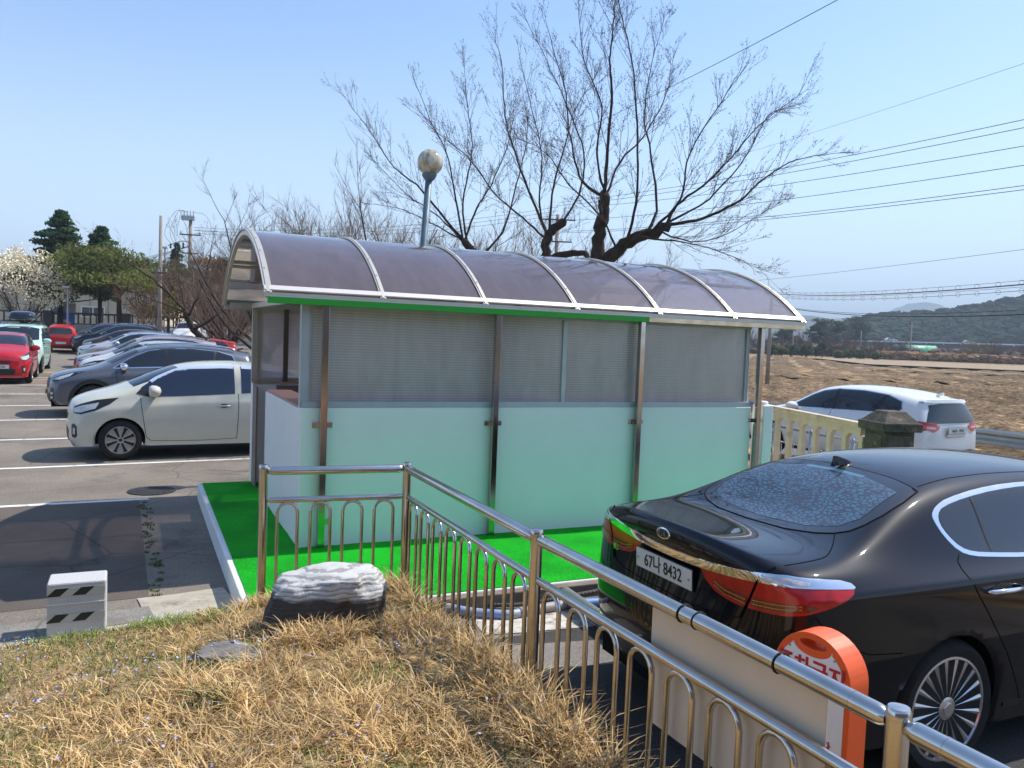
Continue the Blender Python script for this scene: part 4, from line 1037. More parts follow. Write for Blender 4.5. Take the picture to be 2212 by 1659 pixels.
def film_mat():
    m, n, l, b = nt('rear_glass_with_blistered_film'); tc = n.new('ShaderNodeTexCoord')
    mp = n.new('ShaderNodeMapping'); mp.inputs['Scale'].default_value = (1.25, .8, 1); mp.inputs['Rotation'].default_value = (0, 0, R(20)); l.new(tc.outputs['Object'], mp.inputs[0])
    ns = n.new('ShaderNodeTexNoise'); ns.inputs['Scale'].default_value = 14; l.new(mp.outputs[0], ns.inputs['Vector'])
    mm = n.new('ShaderNodeMix'); mm.data_type = 'VECTOR'; mm.inputs['Factor'].default_value = .035; l.new(mp.outputs[0], mm.inputs['A']); l.new(ns.outputs['Color'], mm.inputs['B'])
    v = n.new('ShaderNodeTexVoronoi'); v.feature = 'DISTANCE_TO_EDGE'; v.inputs['Scale'].default_value = 34; l.new(mm.outputs['Result'], v.inputs['Vector'])
    mr = n.new('ShaderNodeMapRange'); mr.inputs[1].default_value = .10; mr.inputs[2].default_value = .17; l.new(v.outputs['Distance'], mr.inputs[0])
    n2 = n.new('ShaderNodeTexNoise'); n2.inputs['Scale'].default_value = 3.5; l.new(tc.outputs['Object'], n2.inputs['Vector'])
    m2 = n.new('ShaderNodeMapRange'); m2.inputs[1].default_value = .22; m2.inputs[2].default_value = .36; l.new(n2.outputs['Fac'], m2.inputs[0])
    mu = n.new('ShaderNodeMath'); mu.operation = 'MULTIPLY'; l.new(mr.outputs[0], mu.inputs[0]); l.new(m2.outputs[0], mu.inputs[1])
    mx = n.new('ShaderNodeMix'); mx.data_type = 'RGBA'; l.new(mu.outputs[0], mx.inputs['Factor']); setc(mx.inputs['A'], (.012, .012, .030)); setc(mx.inputs['B'], (.028, .095, .145)); l.new(mx.outputs['Result'], b.inputs['Base Color'])
    b.inputs['Roughness'].default_value = .5; b.inputs['Coat Weight'].default_value = 1; b.inputs['Coat Roughness'].default_value = .015; b.inputs['Specular IOR Level'].default_value = .3
    return m
def sym(half): return half + [(x, -y) for x, y in reversed(half) if abs(y) > 1e-3]
gl = sym([(.592, 0), (.612, -.28), (.662, -.442), (.708, -.533), (.765, -.585), (.845, -.605), (.975, -.610), (1.154, -.588), (1.300, -.552), (1.335, -.36), (1.358, 0)])
g = drape(KB, 'rear_window', gl, 'T', M_GLASS, .003, .035, smooth=1)
drape(KB, 'window_film', sym([(.668, 0), (.70, -.33), (.775, -.50), (.885, -.548), (1.20, -.503), (1.275, -.2), (1.285, 0)]), 'T', film_mat(), .0045, .035, parent=g, skirt=False)
ribbon(KB, 'brake_lamp_strip', [(1.262, -.22), (1.272, 0), (1.262, .22)], 'T', mat('bluish_strip', (.05, .16, .21), rough=.2, coat=1), .03, .005, parent=g)
ribbon(KB, 'glass_seal', gl, 'T', M_SEAM, .007, .0035, closed=True)
drape(KB, 'windshield', sym([(3.82, 0), (3.76, -.45), (3.66, -.63), (3.20, -.58), (2.88, -.55), (2.95, 0)]), 'T', M_GLASS, .003, .05)
for s, sg in (('R', 1), ('L', -1)):
    out = [(1.248,1.279),(1.262,1.308),(1.324,1.342),(1.435,1.374),(1.707,1.411),(1.97,1.428),(2.3,1.430),(2.7,1.412),(3.0,1.36),(3.3,1.25),(3.58,1.10),(3.60,1.052),(3.4,1.035),(2.9,1.048),(2.3,1.062),(1.789,1.078),(1.561,1.094),(1.400,1.108),(1.315,1.135),(1.262,1.205)]
    inn = [(1.280,1.262),(1.305,1.305),(1.365,1.336),(1.576,1.372),(1.84,1.398),(2.118,1.410),(2.5,1.405),(2.85,1.365),(3.2,1.25),(3.45,1.13),(3.47,1.065),(2.9,1.070),(2.3,1.080),(1.821,1.094),(1.574,1.112),(1.425,1.125),(1.345,1.150),(1.298,1.205)]
    fr = drape(KB, 'window_surround', out, s, M_CHROME, .003, .03, smooth=1)
    w = drape(KB, 'side_window', inn, s, M_GLASS, .0055, .035, smooth=1)
    ribbon(KB, 'quarter_pillar', [(1.612,1.368),(1.560,1.122)], s, M_TRIM, .016, .008, parent=w)
    ribbon(KB, 'door_pillar', [(2.40,1.398),(2.38,1.09)], s, M_TRIM, .085, .008, parent=w)
    dr = ribbon(KB, 'door_gap', [(1.300,1.120),(1.262,1.095),(1.252,1.060),(1.256,1.024),(1.295,.964),(1.403,.828),(1.572,.609),(1.697,.414),(1.783,.27)], s, M_SEAM, .006, .0015)
    ribbon(KB, 'door_gap', [(2.44,1.06),(2.42,.9),(2.46,.30)], s, M_SEAM, .006, .0015)
    ribbon(KB, 'door_gap', [(3.62,1.03),(3.66,.85),(3.58,.30)], s, M_SEAM, .006, .0015)
    ribbon(KB, 'bumper_gap', [(.235,.93),(.285,.872),(.42,.775),(.56,.725),(.78,.705)], s, M_SEAM, .005, .0015)
    ribbon(KB, 'sill_moulding', [(1.62,.30),(2.6,.285),(3.74,.30)], s, M_TRIM, .03, .004)
    y = -.945 * sg
    for x0 in (1.365, 2.56):
        mb = MB(); mb.tube([(x0, y + .012*sg, .952), (x0 + .02, y - .022*sg, .955), (x0 + .15, y - .034*sg, .957), (x0 + .27, y - .022*sg, .955), (x0 + .29, y + .012*sg, .952)], [.010, .013, .014, .013, .010], 12)
        h = mb.build('door_handle', M_CHROME, KS, smooth=True)
        drape(KB, 'handle_bowl', ell(x0 + .13, .952, .085, .038, 20), s, M_TRIM, .0015, .02, parent=h, skirt=False)
    lo = [(.0925,-.672,1.044),(.114,-.747,1.053),(.184,-.836,1.053),(.28,-.873,1.050),(.462,-.902,1.040),(.452,-.912,1.022),(.40,-.917,.998),(.309,-.912,.970),(.193,-.875,.938),(.135,-.818,.922),(.086,-.617,.902)]
    p2, D = proj3(lo, 38, sg); tl = drape(KB, 'tail_lamp', p2, D, M_REDL, .006, .025)
    p2, D = proj3([(.095,-.65,.962),(.15,-.80,.975),(.235,-.862,.985),(.268,-.885,.972),(.215,-.868,.950),(.135,-.80,.937),(.09,-.630,.918)], 38, sg); drape(KB, 'lamp_segment', p2, D, M_REDD, .0085, .02, parent=tl, skirt=False)
    for dz in (.0, .018): 
        p2, D = proj3([(.09,-.645,.93+dz),(.14,-.79,.948+dz),(.2,-.85,.962+dz*.8)], 38, sg); ribbon(KB, 'lamp_line', p2, D, M_ORL, .0035, .0095, parent=tl)
    li = [(-.258,1.016),(-.40,1.026),(-.524,1.035),(-.655,1.046),(-.598,.902),(-.54,.897),(-.472,.903),(-.387,.918),(-.314,.955)]
    li = [(y_ * sg, z_) for y_, z_ in li]; tl2 = drape(KB, 'tail_lamp', li, 'B', M_REDL, .006, .025)
    drape(KB, 'lamp_segment', [(y_*sg, z_) for y_, z_ in [(-.365,.965),(-.50,.955),(-.61,.955),(-.597,.915),(-.50,.913),(-.41,.930)]], 'B', M_REDD, .0085, .02, parent=tl2, skirt=False)
    for dz in (.0, .02): ribbon(KB, 'lamp_line', [(y_*sg, z_+dz) for y_, z_ in [(-.38,.945),(-.46,.922),(-.60,.918)]], 'B', M_ORL, .0035, .0095, parent=tl2)
    co = [(.0925,-.672,1.088),(.111,-.72,1.093),(.16,-.778,1.097),(.29,-.845,1.087),(.40,-.868,1.077),(.455,-.885,1.062),(.475,-.896,1.046),(.462,-.901,1.040),(.281,-.872,1.051),(.184,-.836,1.053),(.114,-.747,1.051),(.093,-.672,1.045)]
    p2, D = proj3(co, 38, sg); ct = drape(KB, 'chrome_tip', p2, D, M_CHROME, .009, .02)
    p2, D = proj3([(.098,-.69,1.080),(.16,-.79,1.086),(.25,-.836,1.074),(.24,-.845,1.062),(.15,-.79,1.062),(.098,-.70,1.056)], 38, sg); drape(KB, 'clear_lens', p2, D, M_LENS, .0105, .02, parent=ct, skirt=False)
    # seam down the rear corner, exhaust tip, mirror
    ribbon(KB, 'boot_gap', [(.705,-.545*sg),(.601,-.634*sg),(.494,-.706*sg),(.438,-.722*sg),(.306,-.726*sg),(.20,-.722*sg)], 'T', M_SEAM, .006, .0015, smooth=1)
    ribbon(KB, 'boot_gap', [(-.715*sg,1.12),(-.690*sg,1.08),(-.662*sg,1.045),(-.600*sg,.90),(-.575*sg,.84)], 'B', M_SEAM, .006, .0095)
    drape(KB, 'exhaust_surround', ell(.68*sg, .405, .105, .040, 28, p=3), 'B', M_CHROME, .010, .015)
    drape(KB, 'exhaust_opening', ell(.68*sg, .405, .085, .024, 28, p=3), 'B', M_UNDER, .0125, .015)
    mb = MB(); mb.lathe((0, 0, 0), [(.02, -.10), (.065, -.07), (.085, 0), (.08, .05), (.05, .07)], 16, 'X'); mr_ = mb.build('door_mirror', M_K9, KS, smooth=True); mr_.location = (3.42, y - .10*sg*1.0, 1.10); mr_.scale = (.9, 1.3, .9)
    drape(KB, 'headlight', [(y_*sg, z_) for y_, z_ in [(-.40,.70),(-.72,.78),(-.74,.70),(-.45,.63)]], 'F', M_LENS, .006, .03)
cc = [(y_, 1.044 + .098 * y_ * y_) for y_ in np.linspace(-.668, .668, 25)] + [(y_, 1.001 + .095 * y_ * y_) for y_ in np.linspace(.66, -.66, 25)]
drape(KB, 'chrome_strip', cc, 'B', M_CHROME, .009, .025)
ribbon(KB, 'bumper_gap', [(-.575,.84),(-.40,.80),(.40,.80),(.575,.84)], 'B', M_SEAM, .006, .0015, smooth=1)
drape(KB, 'bumper_insert', [(-.80,.36),(-.78,.46),(.78,.46),(.80,.36),(.7,.30),(-.7,.30)], 'B', M_TRIM, .004, .05)
drape(KB, 'grille', [(-.35,.45),(-.38,.72),(.38,.72),(.35,.45)], 'F', M_TRIM, .004, .05)
ribbon(KB, 'roof_gap', [(1.345,-.515),(1.6,-.502),(1.93,-.502),(2.8,-.515)], 'T', M_SEAM, .006, .001)
ribbon(KB, 'roof_gap', [(1.345,.515),(1.6,.502),(1.93,.502),(2.8,.515)], 'T', M_SEAM, .006, .001)
pl = plate(KS, (.046, .034, .922), (R(3), 0, R(-90)), '67나 8432', size=.098, sx=.86)
for q in (-.238, .238):
    mb = MB(); mb.lathe((q, -.004, .0), [(.007, 0), (.007, -.003)], 10, 'Y'); mb.build('plate_screw', M_RIM, pl)
lg = drape(KB, 'badge', ell(.045, 1.113, .060, .030, 28), 'B', M_CHROME, .006, .012)
drape(KB, 'badge_field', ell(.045, 1.113, .050, .023, 28), 'B', M_TRIM, .0075, .012, parent=lg, skirt=False)
text('badge_letters', 'KIA', .040, M_CHROME, lg, (cast(KB, DIRS['B'], .045, 1.113)[0].x - .011, .045, 1.112), (R(90), 0, R(-90)), sx=1.15, ext=.001, bold=.0007)
q = cast(KB, DIRS['B'], .56, .905)[0]; text('badge_letters', 'K9', .055, M_CHROME, KS, (q.x - .006, .56, .905), (R(90), 0, R(-90)), ext=.001, bold=.001)
# shark fin aerial
mb = MB(); prf = [(0, 0, .032), (.012, .030, .018), (.020, .062, .006), (.05, .058, .007), (.10, .038, .014), (.16, .016, .020), (.20, 0, .012)]
vs = []; fs = []
for (x, z, w) in prf: vs += [(x, -max(w, .004) , 0), (x, max(w, .004), 0), (x, .003, z), (x, -.003, z)]
for i in range(len(prf) - 1):
    for k in range(4): fs.append((i*4+k, i*4+(k+1)%4, i*4+4+(k+1)%4, i*4+4+k))
mb.add(vs, fs); fa = mb.build('aerial', M_K9, KS, angle=50); fa.location = (1.262, .03, 1.452); fa.rotation_euler = (0, R(-5), 0)
# ---------------- other cars ----------------
def rows(tab, W, zm=.62, zl=.38, zs=.20):
    """compact station table: (x, xc, zc, ye, ze, yb, zb, zsh, f): f = width factor"""
    out = []
    for (x, xc, zc, ye, ze, yb, zb, zsh, f) in tab:
        h = W / 2
        out.append((x, xc, zc, [(ye, ze), ((ye + yb) / 2 + .025, (ze + zb) / 2), (yb, zb), (h * f * .985, zsh), (h * f, zm), (h * f * .985, zl), (h * f * .93, zs)]))
    return out
def sunvisor(B, s, top, parent):
    return ribbon(B, 'window_visor', top, s, mat('visor_painted_sheen', (.62, .72, .86), rough=.22, metal=.35), .055, .014, parent=parent)  # bright blue-white reflection on the chrome is put into the base colour
def mirror(root, x, y, z, m, sg, sx=1.0):
    mb = MB(); mb.lathe((0, 0, 0), [(.02, -.085), (.062, -.065), (.082, -.02), (.085, .03), (.07, .06), (.03, .07)], 18, 'X')
    o = mb.build('door_mirror', m, root, smooth=True); o.location = (x, y + .13 * sg, z + .03); o.scale = (1.0 * sx, 1.45 * sx, .95 * sx)
    mb = MB(); mb.box((0, 0, 0), (.06, .12, .03)); g = mb.build('mirror_foot', M_TRIM, o); g.location = (.0, -.07 * sg, -.075)
    return o
def handle(root, B, s, x, z, m, sg, yb):
    q = cast(B, DIRS[s], x + .1, z)[0]
    mb = MB(); y = q.y; mb.tube([(x, y, z), (x + .015, y + .028*sg, z + .002), (x + .10, y + .036*sg, z + .003), (x + .19, y + .028*sg, z + .002), (x + .205, y, z)], [.008, .011, .013, .011, .008], 8)
    h = mb.build('door_handle', m, root, smooth=True)
    drape(B, 'handle_bowl', ell(x + .10, z, .065, .030, 16), s, M_SEAM, .0012, .02, parent=h, skirt=False)
# ---- small beige hatchback (nearest in the left row) ----
HT = [(.26, .30, 1.38, .52, 1.335, .70, .98, .88, .97), (.60, .62, 1.452, .545, 1.405, .725, .985, .88, 1.0), (1.15, 1.16, 1.485, .555, 1.435, .735, .965, .86, 1.0),
      (1.65, 1.67, 1.478, .555, 1.425, .735, .940, .84, 1.0), (2.05, 2.10, 1.425, .555, 1.375, .735, .915, .83, 1.0), (2.46, 2.54, 1.255, .60, 1.205, .735, .925, .81, 1.0),
      (2.86, 2.97, 1.055, .655, 1.015, .735, .905, .78, 1.0), (3.18, 3.28, .985, .63, .935, .715, .865, .74, .985), (3.42, 3.50, .895, .56, .835, .64, .775, .66, .90)]
HR = [(.20,.54,1.30,.10,1.37),(.15,.64,1.14,.06,1.22),(.10,.70,.98,.03,1.0),(.08,.73,.86,.015,.88),(.07,.75,.62,.0,.62),(.07,.75,.40,-.02,.40),(.14,.70,.20,.06,.20)]
HF = [(3.50,.50,.80,3.565,.83),(3.52,.54,.74,3.59,.755),(3.53,.57,.68,3.60,.67),(3.52,.58,.58,3.605,.54),(3.53,.62,.44,3.61,.42),(3.53,.63,.30,3.61,.29),(3.47,.61,.18,3.55,.18)]
WH = [(.52, .295, .335), (2.905, .295, .335)]
def hatch(label, group, pm, glass=M_GLASS, lv=2, full=True, style=(8, (.030, .045), .0, True), ptxt=None, visor=False, name='parked_car', wide=1.0):
    root = empty(name, (0, 0, 0), 0, label, 'car', group)
    tab = rows(HT, 1.595); wh = WH
    B = car_body(root, tab, HR, HF, pm, lv=lv, wheels=wh, crease=((3, .4),), ecrease=(('r', 0, .5),))
    chassis(root, 3.6, 1.59, (.52, 2.905), .295, .335)
    for x in (.52, 2.905):
        for s in (1, -1): wheel(root, x, s * .695, .295, .18, .205, style)
    drape(B, 'windshield', [(2.80,0),(2.775,-.40),(2.73,-.60),(2.40,-.575),(2.10,-.52),(2.16,0),(2.10,.52),(2.40,.575),(2.73,.60),(2.775,.40)], 'T', glass, .003, .05)
    for s, sg in (('R', 1), ('L', -1)):
        pass
    for s, sg in (('L', 1), ('R', -1)):
        op = [(2.68,.985),(2.62,1.08),(2.40,1.235),(2.16,1.345),(1.95,1.380),(1.50,1.405),(1.30,1.402),(1.30,.985),(1.70,.965),(2.2,.945),(2.55,.94)]
        w = drape(B, 'side_window', op, s, glass, .004, .04)
        w2 = drape(B, 'side_window', [(1.20,.99),(1.20,1.400),(.85,1.385),(.60,1.345),(.47,1.26),(.44,1.12),(.52,1.03)], s, glass, .004, .04)
        drape(B, 'mirror_triangle', [(2.70,.985),(2.62,1.07),(2.46,1.05),(2.44,.945),(2.55,.94)], s, M_TRIM, .006, .03, parent=w, skirt=False)
        if visor:
            sunvisor(B, s, [(2.50,1.155),(2.40,1.222),(2.16,1.333),(1.95,1.370),(1.50,1.395),(1.31,1.392)], w); sunvisor(B, s, [(1.19,1.392),(.85,1.378),(.60,1.34)], w2)
        ribbon(B, 'door_gap', [(2.64,.93),(2.63,.80),(2.60,.60),(2.56,.34),(2.50,.28)], s, M_SEAM, .008, .0015)
        ribbon(B, 'door_gap', [(1.25,.985),(1.25,.70),(1.27,.28)], s, M_SEAM, .008, .0015)
        ribbon(B, 'door_gap', [(1.27,.285),(1.8,.262),(2.50,.275)], s, M_SEAM, .006, .0015)
        ribbon(B, 'door_gap', [(.50,1.0),(.56,.80),(.80,.62),(.88,.40),(.90,.28)], s, M_SEAM, .006, .0015)
        handle(root, B, s, 1.36, .80, M_CHROME if visor else pm, sg, 0); handle(root, B, s, .70, .82, M_CHROME if visor else pm, sg, 0)
        mirror(root, 2.46, .70 * sg, 1.0, pm, sg, 1.1)
        D = corner((180 + 45) if sg > 0 else (180 - 45))
        au = Vector(D[1])
        def pj(pts): return [(au.dot(Vector((x, y * sg, z))), z) for x, y, z in pts]
        hl = drape(B, 'headlight', pj([(3.50,.50,.775),(3.43,.60,.825),(3.26,.70,.885),(2.96,.75,.925),(3.06,.755,.83),(3.24,.75,.735),(3.42,.68,.675),(3.51,.57,.685)]), D, M_TRIM, .004, .03)
        drape(B, 'lamp_lens', pj([(3.50,.53,.755),(3.42,.62,.795),(3.20,.72,.850),(3.24,.74,.765),(3.42,.67,.70),(3.50,.58,.70)]), D, M_LENS, .006, .03, parent=hl, skirt=False)
        fl = drape(B, 'fog_lamp', pj([(3.56,.57,.52),(3.51,.62,.535),(3.47,.66,.50),(3.47,.67,.36),(3.50,.65,.325),(3.55,.60,.34)]), D, M_TRIM, .004, .02)
        drape(B, 'lamp_lens', pj([(3.53,.62,.47),(3.50,.65,.475),(3.50,.655,.38),(3.53,.62,.38)]), D, M_LENS, .006, .02, parent=fl, skirt=False)
        ribbon(B, 'side_repeater', [(2.86,.725),(2.80,.728)], s, M_LENS, .03, .01)
        D2 = corner(45 if sg < 0 else -45); a2 = Vector(D2[1])
        drape(B, 'tail_lamp', [(a2.dot(Vector((x, y*sg, z))), z) for x, y, z in [(.02,.62,.98),(.16,.74,1.02),(.22,.76,.80),(.10,.74,.66),(.02,.62,.68)]], D2, M_REDL, .006, .04)
    drape(B, 'grille', [(-.30,.635),(-.28,.665),(.28,.665),(.30,.635),(.25,.61),(-.25,.61)], 'F', M_TRIM, .005, .03)
    drape(B, 'lower_grille', [(-.38,.26),(-.42,.42),(-.30,.46),(.30,.46),(.42,.42),(.38,.26)], 'F', M_TRIM, .005, .04)
    drape(B, 'rear_window', [(-.54,1.0),(-.48,1.27),(.48,1.27),(.54,1.0),(.4,.96),(-.4,.96)], 'B', glass, .004, .05)
    if ptxt: plate(root, (3.632, 0, .50), (0, 0, R(90)), ptxt)
    plate(root, (-.03, 0, .50), (0, 0, R(-90)), None)
    drape(B, 'rear_bumper_insert', [(-.55,.26),(-.50,.36),(.50,.36),(.55,.26)], 'B', M_TRIM, .005, .05)
    return root, B
def suv(label, group, pm, L=4.48, W=1.855, H=1.645, lv=2, rails=True, glass=M_GLASS, name='parked_car', style=(10, (.02, .04), 0., True), clad=True):
    """mid-size SUV, nose to +x"""
    root = empty(name, (0, 0, 0), 0, label, 'car', group)
    k = L / 4.48; q = H / 1.645
    tab = rows([(.34*k, .38*k, 1.50*q, .60, 1.455*q, .82, 1.10*q, .98, .975), (.80*k, .82*k, 1.595*q, .62, 1.545*q, .835, 1.10*q, .98, 1.0), (1.5*k, 1.5*k, 1.638*q, .63, 1.585*q, .84, 1.085*q, .97, 1.0),
        (2.1*k, 2.12*k, 1.630*q, .63, 1.575*q, .84, 1.065*q, .96, 1.0), (2.6*k, 2.68*k, 1.555*q, .63, 1.495*q, .84, 1.045*q, .95, 1.0), (3.02*k, 3.15*k, 1.30*q, .68, 1.245*q, .84, 1.03*q, .94, 1.0),
        (3.40*k, 3.55*k, 1.10*q, .76, 1.07*q, .84, 1.00*q, .91, 1.0), (3.90*k, 4.02*k, 1.035*q, .76, 1.0*q, .835, .94*q, .85, .985), (4.25*k, 4.34*k, .93*q, .66, .885*q, .73, .83*q, .74, .90)], W, .68, .42, .26)
    RR = [(.26,.62,1.42*q,.14,1.49*q),(.20,.72,1.26*q,.09,1.32*q),(.12,.80,1.08*q,.03,1.10*q),(.09,.84,.95,.01,.96),(.08,.87,.70,.0,.70),(.08,.87,.44,-.02,.44),(.16,.80,.26,.08,.26)]
    FR = [(L-.17,.60,.85*q,L-.06,.88*q),(L-.15,.64,.80*q,L-.03,.82*q),(L-.13,.68,.76,L-.01,.76),(L-.12,.71,.68,L,.66),(L-.11,.74,.50,L,.50),(L-.11,.75,.36,L,.36),(L-.2,.72,.24,L-.09,.24)]
    r = .345; wx = (.89*k, 3.57*k)
    B = car_body(root, tab, RR, FR, pm, lv=lv, wheels=[(x, r, .40) for x in wx], crease=((3, .4),), ecrease=(('r', 0, .6),))
    chassis(root, L, W, wx, r, .40)
    for x in wx:
        for s in (1, -1): wheel(root, x, s * (W/2 - .12), r, .225, .235, style)
    def T(pts): return [(x*k, y) for x, y in pts]
    drape(B, 'windshield', T([(3.32,0),(3.28,-.45),(3.20,-.66),(2.95,-.63),(2.66,-.585),(2.74,0),(2.66,.585),(2.95,.63),(3.20,.66),(3.28,.45)]), 'T', glass, .003, .06)
    for s, sg in (('L', 1), ('R', -1)):
        wt = [(3.18,1.075),(2.98,1.21),(2.72,1.36),(2.45,1.475),(2.1,1.535),(1.5,1.545),(.95,1.50),(.62,1.40),(.56,1.26),(.62,1.17),(1.5,1.135),(2.4,1.105),(3.1,1.075)]
        wt = [(x*k, z*q) for x, z in wt]
        cx, cz = 1.9*k, 1.3*q
        ribbon(B, 'window_trim', wt, s, M_CHROME, .022, .006, closed=True)
        w = drape(B, 'side_window', wt, s, glass, .004, .05)
        ribbon(B, 'door_pillar', [(2.05*k,1.12*q),(2.08*k,1.53*q)], s, M_TRIM, .06, .007, parent=w); ribbon(B, 'door_pillar', [(1.08*k,1.16*q),(1.00*k,1.49*q)], s, M_TRIM, .05, .007, parent=w)
        ribbon(B, 'door_gap', [(3.12*k,1.05*q),(3.10*k,.8),(3.02*k,.36)], s, M_SEAM, .009, .0015); ribbon(B, 'door_gap', [(2.08*k,1.10*q),(2.08*k,.7),(2.04*k,.34)], s, M_SEAM, .009, .0015)
        ribbon(B, 'door_gap', [(1.06*k,1.12*q),(1.12*k,.85),(1.3*k,.62),(1.36*k,.36)], s, M_SEAM, .009, .0015)
        handle(root, B, s, 2.18*k, .93*q, M_CHROME, sg, 0); handle(root, B, s, 1.22*k, .95*q, M_CHROME, sg, 0)
        mirror(root, 2.96*k, (W/2 - .11) * sg, 1.08*q, M_CHROME if clad == 'gray' else pm, sg, 1.15)
        if clad:
            ribbon(B, 'sill_cladding', [(1.32*k,.36),(2.2*k,.34),(3.10*k,.36)], s, M_TRIM, .15, .008)
            for x in wx:
                ribbon(B, 'arch_cladding', [(x + .445*math.cos(R(a)), r + .445*math.sin(R(a))) for a in range(-8, 189, 12)], s, M_TRIM, .075, .008)
        if rails:
            mb = MB(); mb.tube(curve([(.55*k, .60*sg, 1.535*q), (.75*k, .60*sg, 1.60*q), (1.5*k, .60*sg, 1.645*q), (2.3*k, .60*sg, 1.60*q), (2.5*k, .60*sg, 1.53*q)], 5), .016, 8); mb.build('roof_rail', M_CHROME, root, smooth=True)
        D = corner((180 + 42) if sg > 0 else (180 - 42)); au = Vector(D[1])
        def pj(pts): return [(au.dot(Vector((x, y * sg, z))), z) for x, y, z in pts]
        hl = drape(B, 'headlight', pj([(L-.14,.56,.80*q),(L-.28,.70,.90*q),(L-.55,.80,.985*q),(L-.72,.83,.995*q),(L-.50,.83,.89*q),(L-.28,.78,.80*q),(L-.16,.66,.755*q)]), D, M_TRIM, .004, .03)
        drape(B, 'lamp_lens', pj([(L-.16,.60,.795*q),(L-.28,.71,.87*q),(L-.52,.80,.955*q),(L-.46,.815,.885*q),(L-.28,.77,.805*q)]), D, M_LENS, .007, .03, parent=hl, skirt=False)
        fl = drape(B, 'fog_lamp', pj([(L-.12,.62,.62),(L-.16,.72,.62),(L-.18,.74,.40),(L-.13,.66,.36),(L-.11,.60,.40)]), D, M_TRIM, .006, .03)
        for dz in (.0, .09):
            drape(B, 'lamp_lens', pj([(L-.13,.64,.53-dz),(L-.17,.72,.53-dz),(L-.17,.72,.48-dz),(L-.13,.64,.48-dz)]), D, M_LENS, .009, .02, parent=fl, skirt=False)
        D2 = corner(42 if sg < 0 else -42); a2 = Vector(D2[1])
        drape(B, 'tail_lamp', [(a2.dot(Vector((x, y*sg, z))), z) for x, y, z in [(.02,.50,1.02*q),(.14,.82,1.07*q),(.32,.88,1.06*q),(.26,.90,.93*q),(.08,.80,.90*q),(.02,.50,.93*q)]], D2, M_REDL, .006, .04)
    gr = drape(B, 'grille', [(-.50,.70*q),(-.46,.83*q),(.46,.83*q),(.50,.70*q),(.42,.60),(-.42,.60)], 'F', M_TRIM, .006, .05)
    drape(B, 'lower_grille', [(-.55,.30),(-.60,.50),(.60,.50),(.55,.30)], 'F', M_TRIM, .006, .06)
    drape(B, 'rear_window', [(-.62,1.10*q),(-.56,1.36*q),(-.3,1.40*q),(.3,1.40*q),(.56,1.36*q),(.62,1.10*q),(.3,1.07*q),(-.3,1.07*q)], 'B', glass, .004, .06)
    plate(root, (L + .022, 0, .50), (0, 0, R(90)), None); plate(root, (-.03, 0, .84), (0, 0, R(-90)), None)
    mb = MB(); mb.box((.34*k, 0, 1.545*q), (.16, .04, .05), 0, 0, R(20)); mb.build('aerial', pm, root, bevel=.01)
    return root, B
def place(root, x, y, az, s=1.0, dz=0.0):
    """az = heading of the nose, degrees from +Y towards +X; (x, y) = ground point under the rear centre"""
    z = lot_z(x + math.sin(R(az)) * 2, y + math.cos(R(az)) * 2)
    root.location = (x, y, z + dz); root.rotation_euler = (0, 0, R(90 - az)); root.scale = (s, s, s)
    return root
GRP = 'cars parked side by side in the left row'
def anchor(root, fx, fy, az, Lf, half, s=1.0, dz=0.0):
    """put the near (left) front wheel of a car on the ground point (fx, fy); Lf = x of the front axle, half = half track"""
    a = R(az); f = Vector((math.sin(a), math.cos(a))); l = Vector((-f.y, f.x)); p = Vector((fx, fy)) - f * Lf * s - l * half * s
    return place(root, p.x, p.y, az, s, dz)
ROWAZ = 242
M_CREAM = paint('cream_white_paint', (.60, .59, .49), .0, .4)
r1, B1 = hatch('cream white small hatchback, nearest of the cars parked in the left row', GRP, M_CREAM, M_GLASSB, lv=3, visor=True)
anchor(r1, -6.22, 13.0, ROWAZ, 2.905, .74, 1.07); r1.scale = (1.10, 1.07, 1.085)
M_GREYB = paint('blue_grey_metallic_paint', (.115, .125, .150), .35, .35)
def row_spot(k, fwd=0.0):
    """front wheel spot of the k-th bay after the cream hatchback"""
    a = R(ROWAZ); return (-6.32 - 1.346 * k + math.sin(a) * fwd, 13.17 + 2.534 * k + math.cos(a) * fwd)
r2, B2 = suv('blue-grey SUV with chrome window line, second in the left row behind the cream hatchback', GRP, M_GREYB, lv=3, clad='gray')
anchor(r2, -9.40, 18.06, ROWAZ, 3.57, .86, 1.02)
r3, _ = hatch('white small hatchback just beyond the blue-grey SUV in the left row', GRP, paint('white_paint', (.70, .70, .66)))
anchor(r3, *row_spot(4), ROWAZ, 2.905, .74, 1.06)
r4, _ = suv('pinkish silver SUV beyond the white hatchback in the left row', GRP, paint('rose_silver_paint', (.46, .37, .37), .25, .35), clad=False, W=1.86)
anchor(r4, *row_spot(5), ROWAZ, 3.57, .86)
r5, _ = hatch('red hatchback showing only its roof behind the pinkish silver SUV', GRP, paint('bright_red_paint', (.55, .012, .012)), full=False)
anchor(r5, *row_spot(6, -1.6), ROWAZ, 2.905, .74, 1.04)
r6, _ = suv('silver car with a pale roof, farther down the left row', GRP, paint('silver_paint', (.50, .52, .55), .35, .3), clad=False, H=1.56, L=4.4)
anchor(r6, *row_spot(8), ROWAZ, 3.50, .86)
r7, _ = hatch('dark maroon car with a low bonnet before the black SUV in the left row', GRP, paint('maroon_paint', (.06, .03, .03)))
anchor(r7, *row_spot(10), ROWAZ, 2.905, .74, 1.05)
r8, _ = suv('black SUV near the far end of the left row', GRP, paint('black_paint', (.008, .009, .014)), L=4.8, W=1.92, H=1.72)
anchor(r8, *row_spot(12, .3), ROWAZ, 3.82, .88)
